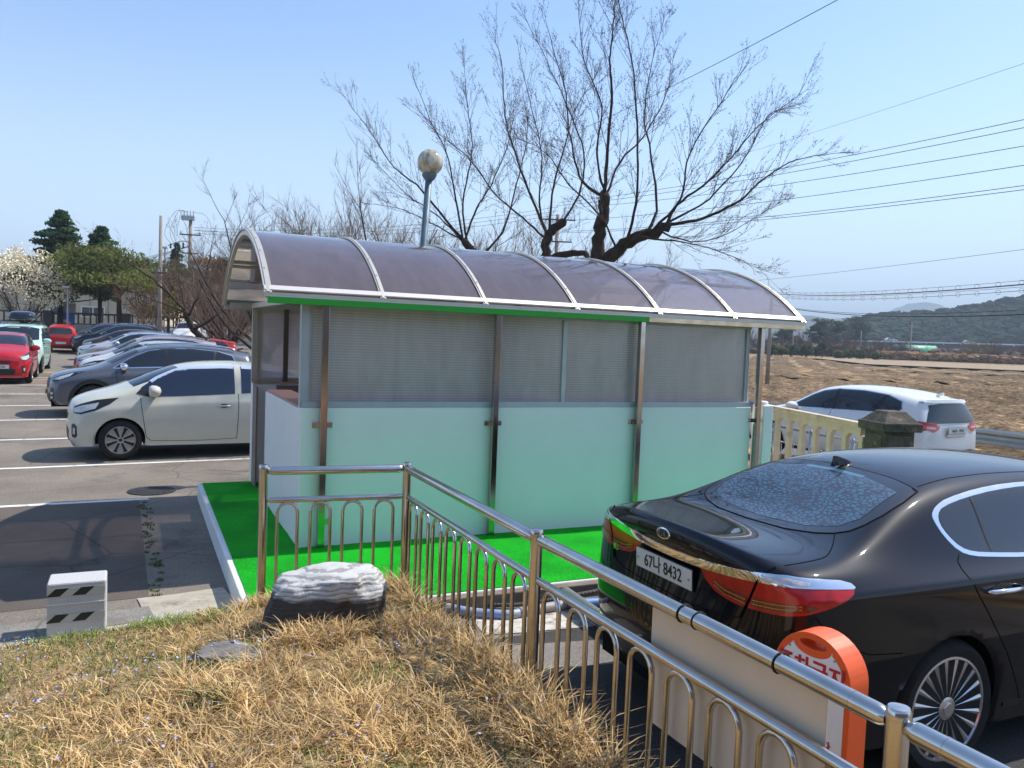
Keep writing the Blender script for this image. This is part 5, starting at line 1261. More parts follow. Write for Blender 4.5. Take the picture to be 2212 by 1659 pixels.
mb = MB(); [mb.box((2.0 + s_ * .5, 0, 1.76), (.05, 1.2, .05)) for s_ in (-1, 1)]; mb.build('roof_bars', M_TRIM, r8)
r9, _ = suv('dark grey SUV at the far end of the left row, behind the black one', GRP, paint('dark_grey_paint', (.045, .05, .055), .3, .3), L=4.7, W=1.9, H=1.70)
anchor(r9, *row_spot(13.1, 1.0), ROWAZ, 3.74, .88)
# the cars at the left edge
GL = 'cars standing at the left edge'
p1, PB = hatch('red hatchback facing the camera at the left edge, in front of the mint van', GL, paint('crimson_paint', (.48, .012, .022)), ptxt='34보 7760', style=(10, (.02, .03), 0., False))
anchor(p1, -15.44, 25.8, 153, 2.905, .74, 1.08)
drape(PB, 'sunroof', [(1.3,-.40),(1.9,-.40),(1.9,.40),(1.3,.40)], 'T', M_GLASS, .003, .06)
p3, _ = hatch('bright red hatchback seen from behind, in front of the low white wall', GL, paint('bright_red_paint_2', (.62, .014, .014)), style=(10, (.02, .03), 0., True))
a = R(335); f = Vector((math.sin(a), math.cos(a))); rt_ = Vector((f.y, -f.x)); q = Vector((-24.3, 44.9)) - rt_ * .75 - f * .55; place(p3, q.x, q.y, 335, 1.05)
for b_ in [c for c in p3.children if c.name.startswith('number_plate') and c.location.x < 0]: b_.scale = (1, 1, 1); mb = MB(); mb.box((-.24, -.004, 0), (.035, .002, .10)); mb.build('blue_band', mat('blue_band', (.02, .08, .45), rough=.4), b_)
def boxcar(label, group, pm):
    """tall boxy mini van, nose to +x"""
    root = empty('parked_van', (0, 0, 0), 0, label, 'van', group); L, W = 3.6, 1.6
    tab = rows([(.16, .16, 1.66, .66, 1.62, .765, 1.05, .93, .985), (.8, .8, 1.70, .68, 1.66, .775, 1.04, .92, 1.0), (1.6, 1.6, 1.71, .68, 1.67, .775, 1.03, .91, 1.0), (2.3, 2.34, 1.68, .68, 1.64, .775, 1.02, .90, 1.0),
      (2.65, 2.75, 1.56, .68, 1.52, .775, 1.01, .89, 1.0), (3.0, 3.12, 1.15, .70, 1.12, .765, .99, .86, 1.0), (3.3, 3.40, .98, .64, .93, .72, .86, .76, .95)], W)
    RR = [(.10,.68,1.58,.06,1.62),(.07,.71,1.30,.03,1.33),(.05,.74,1.04,.01,1.05),(.04,.755,.90,.0,.90),(.04,.76,.65,-.01,.65),(.05,.76,.40,-.02,.40),(.12,.72,.22,.06,.22)]
    FR = [(3.45,.60,.80,3.53,.85),(3.47,.63,.74,3.57,.77),(3.48,.65,.68,3.59,.70),(3.49,.67,.60,3.60,.60),(3.50,.68,.46,3.60,.46),(3.50,.68,.34,3.60,.34),(3.44,.66,.20,3.54,.20)]
    B = car_body(root, tab, RR, FR, pm, lv=2, wheels=[(.54, .285, .33), (3.06, .285, .33)], crease=((3, .4), (0, .4)), ecrease=(('r', 0, .7),))
    chassis(root, L, W, (.54, 3.06), .285, .33)
    for x in (.54, 3.06):
        for s in (1, -1): wheel(root, x, s * .70, .285, .165, .19, (8, (.03, .03), 0., False))
    drape(B, 'windshield', [(-.66,1.16),(-.62,1.54),(-.3,1.60),(.3,1.60),(.62,1.54),(.66,1.16),(.3,1.11),(-.3,1.11)], 'F', M_GLASS, .004, .05)
    for s, sg in (('L', 1), ('R', -1)):
        w = drape(B, 'side_window', [(2.95,1.08),(2.72,1.42),(2.55,1.55),(.5,1.56),(.30,1.50),(.28,1.12),(1.6,1.07)], s, M_GLASS, .004, .06)
        ribbon(B, 'door_pillar', [(1.95,1.56),(1.95,1.06)], s, M_TRIM, .07, .007, parent=w); ribbon(B, 'door_pillar', [(.95,1.56),(.95,1.08)], s, M_TRIM, .07, .007, parent=w)
        ribbon(B, 'door_gap', [(2.62,1.05),(2.62,.3)], s, M_SEAM, .008, .0015); ribbon(B, 'door_gap', [(1.95,1.05),(1.95,.3)], s, M_SEAM, .008, .0015)
        handle(root, B, s, 2.05, .90, pm, sg, 0); mirror(root, 2.78, .74 * sg, 1.08, pm, sg, 1.2)
        D = corner((180 + 42) if sg > 0 else (180 - 42)); au = Vector(D[1])
        drape(B, 'headlight', [(au.dot(Vector((x, y * sg, z))), z) for x, y, z in [(3.50,.48,.83),(3.42,.66,.90),(3.24,.745,.90),(3.26,.75,.72),(3.44,.68,.68),(3.52,.50,.72)]], D, M_LENS, .006, .03)
        D2 = corner(-42 if sg > 0 else 42)
        mb = MB(); mb.tube([(.5, .60*sg, 1.70), (.7, .60*sg, 1.76), (2.1, .60*sg, 1.77), (2.3, .60*sg, 1.70)], .014, 8); mb.build('roof_rail', M_TRIM, root, smooth=True)
    drape(B, 'grille', [(-.42,.72),(-.42,.80),(.42,.80),(.42,.72)], 'F', M_TRIM, .005, .04); drape(B, 'lower_grille', [(-.5,.28),(-.5,.45),(.5,.45),(.5,.28)], 'F', M_TRIM, .005, .05)
    mb = MB(); mb.box((1.0, 0, 1.80), (.05, 1.2, .03)); mb.box((1.8, 0, 1.80), (.05, 1.2, .03)); mb.build('roof_bars', M_TRIM, root)
    return root
p2 = boxcar('mint green boxy mini van with a dark roof box, behind the red hatchback', GL, paint('mint_paint', (.50, .74, .66)))
anchor(p2, -17.51, 29.91, 155, 3.06, .72, 1.06)
# roof box (rests on the van: a thing of its own)
a = R(155); f = Vector((math.sin(a), math.cos(a))); c = Vector((p2.location.x, p2.location.y)) + f * 1.5
bm = bmesh.new(); bmesh.ops.create_icosphere(bm, subdivisions=4, radius=1)
for v in bm.verts:
    q = v.co; v.co = Vector((abs(q.x) ** .55 * (1 if q.x > 0 else -1) * .78, abs(q.y) ** .5 * (1 if q.y > 0 else -1) * .46, (abs(q.z) ** .8 * (.24 if q.z > 0 else -.10))))
me = bpy.data.meshes.new('roof_box'); bm.to_mesh(me); bm.free(); me.materials.append(paint('navy_roof_box', (.012, .016, .035))); me.polygons.foreach_set('use_smooth', [True] * len(me.polygons))
o = bpy.data.objects.new('roof_box', me); COL.objects.link(o); o.location = (c.x, c.y, p2.location.z + 2.04); o.rotation_euler = (0, 0, R(90 - 155)); tag(o, 'dark navy roof box strapped on top of the mint van', 'roof box')
mb = MB(); mb.tube([(math.copysign(abs(math.cos(t))**.55, math.cos(t)) * .785, math.copysign(abs(math.sin(t))**.5, math.sin(t)) * .465, 0) for t in [k * math.pi / 24 for k in range(48)]], .012, 6, closed=True); mb.build('rim_seal', M_TRIM, o)
# white van beyond the trees
vn, VB = suv('white delivery van parked beyond the bare trees left of the roof end', None, paint('van_white_paint', (.78, .78, .76)), L=4.6, W=1.85, H=1.98, clad=False, rails=False, name='delivery_van'); vn['category'] = 'van'
place(vn, -21.6, 54.5, 165, 1.0)
# white SUV on the road behind the balustrade
JT, JB = suv('white SUV seen from behind on the road beyond the concrete balustrade', None, paint('white_pearl_paint', (.80, .80, .78)), L=4.73, W=1.93, H=1.65, lv=3, rails=False, clad=False, style=(10, (.03, .05), 0., False))
place(JT, 8.16, 14.75, -30.0, 1.04, .20); JT.scale = (.92, 1.04, .97)
drape(JB, 'rear_glass', [(-.70,1.06),(-.62,1.22),(-.52,1.375),(.52,1.375),(.62,1.22),(.70,1.06),(.5,1.035),(-.5,1.035)], 'B', M_GLASS, .007, .05)
ribbon(JB, 'spoiler', [(-.60,1.425),(0,1.445),(.60,1.425)], 'B', paint('white_pearl_paint_2', (.80, .80, .78)), .06, .03)
drape(JB, 'bumper_lower', [(-.80,.30),(-.82,.46),(-.55,.52),(.55,.52),(.82,.46),(.80,.30)], 'B', M_TRIM, .006, .05)
for sg in (1, -1):
    tl = drape(JB, 'tail_lamp', [(.42*sg,.985),(.60*sg,1.0),(.80*sg,1.005),(.80*sg,.93),(.66*sg,.90),(.58*sg,.87),(.50*sg,.90),(.44*sg,.93)], 'B', mat('bright_red_lens', (.62,.02,.015), rough=.15, coat=1), .012, .03)
    drape(JB, 'lamp_segment', [(.52*sg,.96),(.72*sg,.97),(.72*sg,.945),(.52*sg,.93)], 'B', M_LENS, .014, .03, parent=tl, skirt=False)
plate(JT, (-.055, 0, .90), (0, 0, R(-90)), '146누 1943', size=.09, sx=.86)
# ---------------- trees ----------------
# main limbs of the three cherry trees behind the shelter: polyline in metres, start and end radius
LIMBS_A = [
([(1.55,14.5,2.96),(1.43,14.45,3.49),(1.44,14.4,4.06),(1.49,14.35,4.46),(1.49,14.3,4.77)],0.2,0.1),
([(1.49,14.3,4.73),(1.49,14.16,5.42),(1.51,14.02,6.4),(1.44,13.88,6.89),(1.45,13.74,7.45),(1.45,13.6,7.91)],0.05,0.008),
([(1.48,14.3,4.69),(1.2,14.42,4.88),(1.06,14.53,5.08),(0.87,14.65,5.75),(0.76,14.77,6.59),(0.61,14.88,7.11),(0.37,15.0,7.89)],0.045,0.006),
([(1.51,14.3,4.65),(1.78,14.62,5.37),(2.26,14.95,5.96),(2.66,15.28,6.82),(2.82,15.6,7.61)],0.035,0.005),
([(1.46,14.5,3.37),(1.85,14.33,3.88),(2.27,14.17,4.05),(2.6,14.0,4.23)],0.16,0.09),
([(2.55,14.0,4.2),(2.7,13.84,4.54),(3.08,13.68,4.83),(3.48,13.52,5.27),(3.86,13.36,5.77),(4.45,13.2,6.24)],0.045,0.005),
([(2.24,14.1,4.05),(2.41,14.24,4.59),(2.27,14.38,5.5),(2.16,14.52,6.17),(2.25,14.66,7.02),(2.45,14.8,7.89)],0.04,0.005),
([(2.59,14.0,4.21),(3.13,13.8,4.3),(3.69,13.6,4.6),(4.0,13.4,4.93),(4.44,13.2,5.2),(5.06,13.0,5.29)],0.045,0.005),
([(1.89,14.2,3.91),(2.02,14.04,4.55),(1.97,13.88,5.6),(1.82,13.72,6.62),(1.58,13.56,7.46),(1.47,13.4,7.76)],0.04,0.006),
([(2.1,14.1,3.99),(2.5,13.67,3.9),(3.11,13.23,3.75),(3.82,12.8,3.41)],0.03,0.004),
([(1.49,14.3,4.74),(1.32,14.18,5.41),(1.35,14.05,6.17),(1.01,13.92,6.89),(0.87,13.8,7.67)],0.032,0.005),
([(2.39,14.0,4.12),(2.92,14.2,3.97),(3.61,14.4,4.1),(4.63,14.6,4.74)],0.028,0.004),
([(1.74,14.4,3.82),(1.45,14.18,4.31),(0.85,13.95,4.8),(0.42,13.72,5.28),(-0.05,13.5,5.44)],0.03,0.004),
([(2.26,14.1,4.05),(2.77,14.0,4.65),(2.86,13.9,5.41),(3.34,13.8,6.25),(3.6,13.7,6.76)],0.034,0.005),
([(2.55,14.0,4.23),(3.27,14.1,4.68),(3.89,14.2,5.44),(4.28,14.3,6.19),(4.63,14.4,6.35)],0.03,0.004),
]
LIMBS_B = [
([(0.63,16.5,3.03),(0.59,16.43,3.82),(0.6,16.37,4.27),(0.93,16.3,4.53)],0.17,0.09),
([(0.61,16.4,4.23),(0.26,16.28,4.94),(-0.12,16.16,5.81),(-0.33,16.04,6.49),(-0.42,15.92,7.33),(-0.57,15.8,7.85)],0.045,0.005),
([(0.63,16.4,4.28),(0.69,16.6,5.29),(0.91,16.8,6.18),(1.07,17.0,6.89),(1.53,17.2,7.73)],0.038,0.005),
([(0.88,16.3,4.51),(1.18,16.24,5.06),(1.25,16.18,5.86),(0.87,16.12,6.73),(0.52,16.06,7.41),(-0.06,16.0,8.42)],0.035,0.005),
([(0.61,16.4,4.14),(0.09,16.24,4.56),(-0.47,16.08,4.97),(-0.94,15.92,5.54),(-1.48,15.76,5.93),(-2.1,15.6,6.39)],0.034,0.004),
([(0.61,16.4,4.19),(0.41,16.55,4.9),(0.43,16.7,5.86),(0.2,16.85,6.82),(-0.13,17.0,8.07)],0.034,0.005),
([(0.6,16.5,3.78),(1.13,16.2,3.91),(1.39,15.9,3.8)],0.09,0.06),
]
LIMBS_C = [
([(-0.77,18.5,3.08),(-0.91,18.45,3.91),(-1.23,18.4,4.31)],0.14,0.09),
([(-1.18,18.4,4.26),(-1.92,18.24,5.08),(-2.28,18.08,5.45),(-2.78,17.92,5.8),(-3.28,17.76,6.49),(-3.85,17.6,7.21)],0.045,0.005),
([(-1.21,18.4,4.29),(-0.95,18.55,5.07),(-0.66,18.7,5.63),(-0.28,18.85,6.72),(-0.21,19.0,7.71)],0.04,0.005),
([(-1.23,18.4,4.31),(-1.42,18.3,5.22),(-1.65,18.2,6.21),(-2.02,18.1,6.88),(-2.42,18.0,7.78)],0.038,0.005),
([(-0.91,18.5,3.91),(-0.36,18.68,4.58),(-0.08,18.85,5.68),(0.14,19.02,6.89),(-0.03,19.2,7.99)],0.045,0.005),
([(-1.21,18.4,4.26),(-1.76,18.2,4.78),(-2.47,18.0,5.23),(-3.27,17.8,5.96)],0.032,0.004),
([(-1.13,18.4,4.21),(-1.27,18.5,5.15),(-1.11,18.6,6.32),(-1.25,18.7,7.38),(-1.41,18.8,8.54)],0.036,0.005),
([(-1.23,18.4,4.29),(-2.0,18.6,4.72),(-2.78,18.8,5.04),(-3.57,19.0,5.15)],0.028,0.004),
]
M_BARK = mat('dark_cherry_bark', (.060, .043, .034), rough=.9, var=.4, scale=9, bump=.6, bscale=40, spec=.15)
M_TWIG = mat('grey_brown_twigs', (.15, .11, .085), rough=.85, var=.25, scale=4, spec=.15)
M_PALETW = mat('pale_twigs', (.22, .165, .13), rough=.85, var=.25, scale=4, spec=.15)
M_REDTWIG = mat('reddish_twigs', (.20, .105, .062), rough=.9, var=.3, scale=3, spec=.1)
def segs_mesh(name, segs, m, parent, n=3):
    """thin tapering twigs from (p0, p1, r0, r1) rows"""
    A = np.array([(*s[0], *s[1], s[2], s[3]) for s in segs]); p0, p1, r0, r1 = A[:, :3], A[:, 3:6], A[:, 6], A[:, 7]
    d = p1 - p0; d /= np.maximum(np.linalg.norm(d, axis=1, keepdims=True), 1e-9)
    up = np.where(np.abs(d[:, 2:3]) < .9, np.array([[0, 0, 1.]]), np.array([[1., 0, 0]]))
    a = np.cross(d, up); a /= np.linalg.norm(a, axis=1, keepdims=True); b = np.cross(d, a)
    V = []
    for k in range(n):
        q = 2 * math.pi * k / n; o = a * math.cos(q) + b * math.sin(q); V += [p0 + o * r0[:, None], p1 + o * r1[:, None]]
    V = np.stack(V, 1).reshape(-1, 3); N = len(segs); base = np.arange(N)[:, None] * 2 * n; F = []
    for k in range(n):
        k2 = (k + 1) % n; F.append(np.concatenate([base + 2*k, base + 2*k2, base + 2*k2 + 1, base + 2*k + 1], 1))
    return npmesh(name, V, np.concatenate(F), m, parent)
def twigs(rg, segs, p, d, L, r, lvl, spread=.55, up=.18, kids=4, buds=None):
    """one crooked shoot with side shoots"""
    n = 3 + (L > .5) + (L > 1.0); p = np.array(p, float); d = np.array(d, float); d /= np.linalg.norm(d); pts = [p]
    for i in range(n):
        d = d + rg.normal(0, .04, 3) + np.array([0, 0, up * .25]); d /= np.linalg.norm(d)
        q = p + d * L / n; segs.append((p, q, r * (1 - .75 * i / n), r * (1 - .75 * (i + 1) / n))); p = q; pts.append(p)
    if buds is not None and lvl <= 1:
        for i in range(int(L / .09)):
            t = rg.uniform(.1, 1); i0 = min(int(t * n), n - 1); q = pts[i0] + (pts[i0+1] - pts[i0]) * (t * n - i0)
            e = rg.normal(0, 1, 3); e[2] = abs(e[2]); e = e / np.linalg.norm(e) * rg.uniform(.015, .035); buds.append((q, q + e, .0035, .0045))
    if lvl > 0:
        for k in range(kids):
            t = rg.uniform(.15, .95); i0 = min(int(t * n), n - 1); q = pts[i0] + (pts[i0+1] - pts[i0]) * (t * n - i0)
            e = rg.normal(0, 1, 3); e -= d * e.dot(d); e /= np.linalg.norm(e); e[2] += up
            dd = d * (1 - spread * .4) + e * spread * rg.uniform(.7, 1.5)
            twigs(rg, segs, q, dd, L * rg.uniform(.35, .65) * (1.15 - t * .5), max(r * .5, .0022), lvl - 1, spread, up, kids, buds)
def limb_tree(name, limbs, label, group, seed, dens=8.5, lvl=2, tw=1.0):
    rg = np.random.default_rng(seed); b = limbs[0][0][0]
    root = empty(name, (b[0], b[1], lot_z(b[0], b[1])), 0, label, 'tree', group); off = Vector(root.location)
    tr = MB(); segs = []; buds = []
    for (pts, r0, r1) in limbs:
        P_ = [Vector(p) - off for p in pts]
        if pts is limbs[0][0]: P_ = [Vector((P_[0].x - .05, P_[0].y, -.05))] + P_
        C_ = curve(P_, 5); n = len(C_)
        for i in range(1, n - 1): C_[i] = C_[i] + Vector(rg.normal(0, .007 if r0 < .06 else .02, 3))
        rr = [(.72 if r0 < .06 else .86) * lerp(r0, r1, (i / (n - 1)) ** .8) * (1 + rg.normal(0, .06)) for i in range(n)]
        if r0 > .08: rr[-1] *= .75; rr[-2] *= 1.1
        if r1 > .05: C_.append(C_[-1] + (C_[-1] - C_[-2]).normalized() * .03); rr.append(rr[-1] * .35)
        tr.tube(C_, rr, 9 if r0 > .06 else 6)
        L = sum((C_[i+1] - C_[i]).length for i in range(len(C_) - 1)); k = int(L * dens * (1.0 if r0 < .06 else .35))
        for j in range(k):
            t = rg.uniform(.12, 1.0) ** .8; i0 = min(int(t * (n - 1)), n - 2); q = C_[i0].lerp(C_[i0+1], t * (n-1) - i0); d = (C_[i0+1] - C_[i0]).normalized()
            e = Vector(rg.normal(0, 1, 3)); e = (e - d * e.dot(d)).normalized()
            dd = d * 1.0 + e * rg.uniform(.35, .95) + Vector((0, 0, .25))
            twigs(rg, segs, q, dd, rg.uniform(.35, 1.25) * (1.25 - .75 * t) * tw, .0055 * (1.2 - .5 * t), lvl, spread=.42, kids=3, buds=buds)
        twigs(rg, segs, C_[-1], (C_[-1] - C_[-2]), (.35) * tw, .004, 2, kids=3, buds=buds)
    tr.build('trunk', M_BARK, root, smooth=True)
    segs_mesh('crown', segs + buds, M_TWIG, root)
    return root
GT = 'bare cherry trees standing behind the shelter'
limb_tree('cherry_tree', LIMBS_A, 'largest bare cherry tree with thick dark cut limbs right behind the curved roof', GT, 11)
limb_tree('cherry_tree', LIMBS_B, 'bare cherry tree with a short stubby cut trunk between lamp and largest tree', GT, 12)
limb_tree('cherry_tree', LIMBS_C, 'bare cherry tree whose long limbs fan out round and left of the globe lamp', GT, 13, dens=7.5)
def bare_tree(name, x, y, h, w, label, group, seed, m=None, trunk_h=.3, r=.12, n=9, lvl=3, kids=5, tw=.006, lean=0.0, barkm=None):
    """procedural leafless tree"""
    rg = np.random.default_rng(seed); root = empty(name, (x, y, lot_z(x, y)), 0, label, 'tree', group)
    tr = MB(); segs = []; th = h * trunk_h; top = Vector((lean, 0, th)); tr.tube([(0, 0, -.1), (lean * .3, 0, th * .5), top], [r * 1.2, r, r * .85], 7)
    for i in range(n):
        a = 6.283 * i / n + rg.uniform(-.4, .4); el = rg.uniform(.35, 1.0); L = (h - th)
        rad_ = w * .5 * math.cos(el) * rg.uniform(.7, 1.1); zz = L * rg.uniform(.55, .95) * (.5 + .5 * math.sin(el))
        e = Vector((math.cos(a) * rad_, math.sin(a) * rad_, zz)); s0 = top - Vector((0, 0, rg.uniform(0, th * .35)))
        mid = s0 + Vector((e.x * .55, e.y * .55, e.z * .40)) + Vector(rg.normal(0, .08, 3)); pts = curve([s0, mid, s0 + e], 4)
        tr.tube(pts, [lerp(r * .5, r * .10, k / (len(pts) - 1)) for k in range(len(pts))], 5)
        for k in range(int(7 + n * .5)):
            t = rg.uniform(.2, 1); i0 = min(int(t * (len(pts)-1)), len(pts)-2); q = pts[i0].lerp(pts[i0+1], t * (len(pts)-1) - i0); d = (pts[i0+1] - pts[i0]).normalized()
            twigs(rg, segs, q, d + Vector(rg.normal(0, .5, 3)) + Vector((0, 0, .2)), L * rg.uniform(.18, .36), tw * 1.6, lvl - 1, kids=kids)
    tr.build('trunk', barkm or M_BARK, root, smooth=True); o = segs_mesh('crown', segs, m or M_TWIG, root)
    return root
for i, (x, y, h, w, s) in enumerate([(-3.9, 24, 6.3, 7.0, 1), (-7.9, 26, 6.6, 5.6, 2), (2.0, 26, 6.0, 7, 3), (-6.5, 34, 7.8, 8.5, 4), (-5.6, 27, 6.9, 7.0, 5), (-1.2, 28, 6.6, 7.5, 6), (-12.0, 34, 5.8, 6.0, 7)]):
    bare_tree('cherry_tree', x, y, h, w, ['thin bare tree rising just behind the left part of the curved roof', 'bare tree with long upswept twigs behind the roof end, nearest the parked cars', 'bare tree with dense twigs seen low behind the middle of the roof', 'far bare tree showing pale twigs between the roof end and the globe lamp', 'bare tree with straight upright twigs, a third of the way along the roof', 'bare tree low behind the roof, just right of the globe lamp', 'farthest left bare tree over the curved roof end'][i], GT, 30 + s, m=M_PALETW, n=13, trunk_h=.22, tw=.0085, kids=5)
# dark leaning tree beside the end of the left row
root = limb_tree('cherry_tree', [
 ([(-11.3,30.2,.2),(-11.0,30,1.2),(-11.9,30,2.0),(-12.2,30,2.7)], .20, .12), ([(-12.2,30,2.7),(-13.2,30,3.6),(-14.4,30,4.4),(-15.6,30,5.3)], .07, .008),
 ([(-12.1,30,2.5),(-11.6,29.8,3.4),(-11.2,29.6,4.6),(-11.0,29.4,5.6)], .06, .006), ([(-11.9,30,2.0),(-10.9,29.8,2.6),(-10.2,29.7,3.4)], .07, .008),
 ([(-12.2,30,2.7),(-12.6,30.3,3.9),(-12.9,30.6,5.6)], .05, .006), ([(-12.1,30,2.6),(-13.4,30.3,3.0),(-15.2,30.5,3.6)], .05, .006)],
 'dark crooked bare tree beside the left end of the roof, arching over the parked cars', GT, 41, dens=4, lvl=2, tw=1.5)
# globe lamp
lm = empty('globe_lamp', (-1.62, 12.6, lot_z(-1.6, 12.6)), 0, 'globe lamp with a cream round glass on a blue-grey post behind the shelter', 'street lamp')
M_LPOST = mat('blue_grey_lamp_paint', (.13, .20, .235), rough=.5, metal=.2, var=.15, scale=6)
mb = MB(); mb.tube([(0, 0, 0), (.10, 0, 2.2), (.215, 0, 4.58)], [.062, .056, .052], 16); mb.tube([(0,0,0),(.01,0,.3)], .10, 16); mb.build('lamp_post', M_LPOST, lm, smooth=True)
mb = MB(); mb.lathe((.222, 0, 4.56), [(.06, 0), (.10, .05), (.115, .08), (.115, .10), (.07, .11)], 18); mb.build('lamp_collar', M_LPOST, lm, angle=40)
bm = bmesh.new(); bmesh.ops.create_uvsphere(bm, u_segments=32, v_segments=20, radius=.2); me = bpy.data.meshes.new('lamp_globe'); bm.to_mesh(me); bm.free()
m, n, l, b = nt('cream_lamp_glass'); setc(b.inputs['Base Color'], (.62, .58, .42)); b.inputs['Roughness'].default_value = .12; b.inputs['Subsurface Weight'].default_value = .25; b.inputs['Coat Weight'].default_value = .6
tc = n.new('ShaderNodeTexCoord'); t = n.new('ShaderNodeTexNoise'); t.inputs['Scale'].default_value = 9; t.inputs['Detail'].default_value = 5; mp = n.new('ShaderNodeMapping'); mp.inputs['Scale'].default_value = (1, 1, .35); mp.inputs['Rotation'].default_value = (.6, .4, 0); l.new(tc.outputs['Object'], mp.inputs[0]); l.new(mp.outputs[0], t.inputs['Vector'])
r = n.new('ShaderNodeValToRGB'); r.color_ramp.elements[0].position = .36; r.color_ramp.elements[0].color = (.34, .28, .16, 1); r.color_ramp.elements[1].position = .56; r.color_ramp.elements[1].color = (.70, .66, .50, 1); l.new(t.outputs['Fac'], r.inputs['Fac']); l.new(r.outputs[0], b.inputs['Base Color'])
me.materials.append(m); me.polygons.foreach_set('use_smooth', [True] * len(me.polygons)); o = bpy.data.objects.new('lamp_globe', me); COL.objects.link(o); o.parent = lm; o.location = (.23, 0, 4.84)
# ---- evergreens and shrubs by the far wall ----
def leaf_mat(name, c):
    if name in _MC: return _MC[name]
    m, n, l, b = nt(name); setc(b.inputs['Base Color'], c); b.inputs['Roughness'].default_value = .6; b.inputs['Specular IOR Level'].default_value = .25
    tl = n.new('ShaderNodeBsdfTranslucent'); setc(tl.inputs[0], [min(1, q * 1.5) for q in c]); mx = n.new('ShaderNodeMixShader'); mx.inputs[0].default_value = .4
    l.new(b.outputs[0], mx.inputs[1]); l.new(tl.outputs[0], mx.inputs[2]); l.new(mx.outputs[0], n['Material Output'].inputs['Surface']); _MC[name] = m; return m
def leafy(name, x, y, h, w, label, group, seed, col, crown_z=(.35, 1.0), shape='pine', n=5200, leaf=.10, r=.14, cat='tree', z0_=None, bark=None):
    """tree whose crown is many small faces grouped in clumps with gaps between them"""
    rg = np.random.default_rng(seed); z = lot_z(x, y) if z0_ is None else z0_; root = empty(name, (x, y, z), 0, label, cat, group)
    tr = MB(); tr.tube(curve([(0, 0, -.1), (rg.uniform(-.1, .1) * h * .2, 0, h * .35), (rg.uniform(-.04, .04) * h, 0, h * .85)], 4), [lerp(r * 1.15, r * .35, i / 8) for i in range(9)], 7)
    nc = {'cone': 95, 'pine': 52}.get(shape, 26); cl = []
    for i in range(nc):
        a = rg.uniform(0, 6.283)
        if shape == 'cone':
            t = (i + .5) / nc; ring_ = rg.uniform(.35, 1.12); rr = w * .5 * (1 - t) ** .9 * ring_; zz = h * lerp(crown_z[0], 1.0, t) + rr * .10; s = (.045 + .085 * (1 - t)) * w; c = (rr * math.cos(a), rr * math.sin(a), zz); sc_ = (s * 1.25, s * 1.25, s * .36)
        elif shape == 'pine':
            t = rg.uniform(0, 1); rr = w * .5 * math.sqrt(rg.uniform(0, 1)) * (1 - .55 * abs(t - .35)); zz = h * lerp(crown_z[0], crown_z[1] * .96, t); s = w * rg.uniform(.10, .17); c = (rr * math.cos(a), rr * math.sin(a), zz); sc_ = (s * 1.25, s * 1.25, s * .45)
        else:
            v = rg.normal(0, 1, 3); v /= np.linalg.norm(v); k = rg.uniform(.45, 1); c = (v[0] * w * .42 * k, v[1] * w * .42 * k, h * (.55 + .38 * v[2] * k)); s = w * rg.uniform(.12, .2); sc_ = (s, s, s * .8)
        cl.append((c, sc_))
        if shape in ('pine', 'cone') and i % 2 == 0: tr.tube([(0, 0, c[2] * .82), (c[0] * .5, c[1] * .5, c[2] * .9), c], [r * .3, r * .2, r * .06], 4)
    per = n // nc; V = []
    for c, s in cl:
        q = rg.normal(0, .5, (per, 3)); ln = np.linalg.norm(q, axis=1, keepdims=True); q = q / np.maximum(ln, 1) 
        p = q * np.array(s) + np.array(c); a1 = rg.normal(0, 1, (per, 3)); a1 /= np.linalg.norm(a1, axis=1, keepdims=True); a2 = np.cross(a1, rg.normal(0, 1, (per, 3))); a2 /= np.maximum(np.linalg.norm(a2, axis=1, keepdims=True), 1e-6)
        L = leaf * rg.uniform(.6, 1.3, (per, 1)); V.append(np.stack([p - a1 * L, p + a2 * L * .38, p + a1 * L, p - a2 * L * .38], 1).reshape(-1, 3))
    V = np.concatenate(V); k = len(V) // 4
    ms = [leaf_mat(f'{col[0]}_{j}', tuple(c * f for c in col[1])) for j, f in enumerate((.65, 1.0, 1.45))]
    npmesh('crown', V, np.arange(k * 4).reshape(-1, 4), ms, root, mi=np.repeat(rg.integers(0, 3, nc), per))
    tr.build('trunk', bark or M_BARK, root, smooth=True)
    return root
GE = 'evergreen trees by the far wall'
PG = ('dark_fir_green', (.045, .092, .040)); OG = ('olive_pine_green', (.135, .150, .035))
leafy('fir_tree', -34.0, 60.5, 9.6, 6.6, 'tall dark conical fir behind the white blossoming tree', GE, 1, PG, (.32, 1), 'cone', 13000, .19, .22)
leafy('fir_tree', -31.2, 61.0, 8.6, 5.2, 'second dark fir, shorter and narrower, between the tall fir and the round olive pine', GE, 2, PG, (.42, 1), 'cone', 9500, .18, .2)
leafy('pine_tree', -28.0, 57.5, 6.9, 8.4, 'broad olive pine with a bent dark trunk in front of the beige building', GE, 3, OG, (.56, 1), 'pine', 11000, .16, .24)
leafy('pine_tree', -24.9, 58.0, 5.8, 5.8, 'small olive pine with drooping layers right of the broad pine', GE, 4, OG, (.36, 1), 'pine', 4500, .14, .12)
leafy('fir_tree', -27.0, 64.5, 7.9, 3.0, 'slim fir tip rising behind the olive pines', GE, 5, PG, (.3, 1), 'cone', 4000, .17, .12)
leafy('pine_tree', -21.8, 59.5, 6.7, 4.4, 'thin pine with orange-brown needles beside the tall bare pole', GE, 6, ('rust_pine', (.15, .082, .022)), (.62, 1), 'pine', 5200, .15, .12)
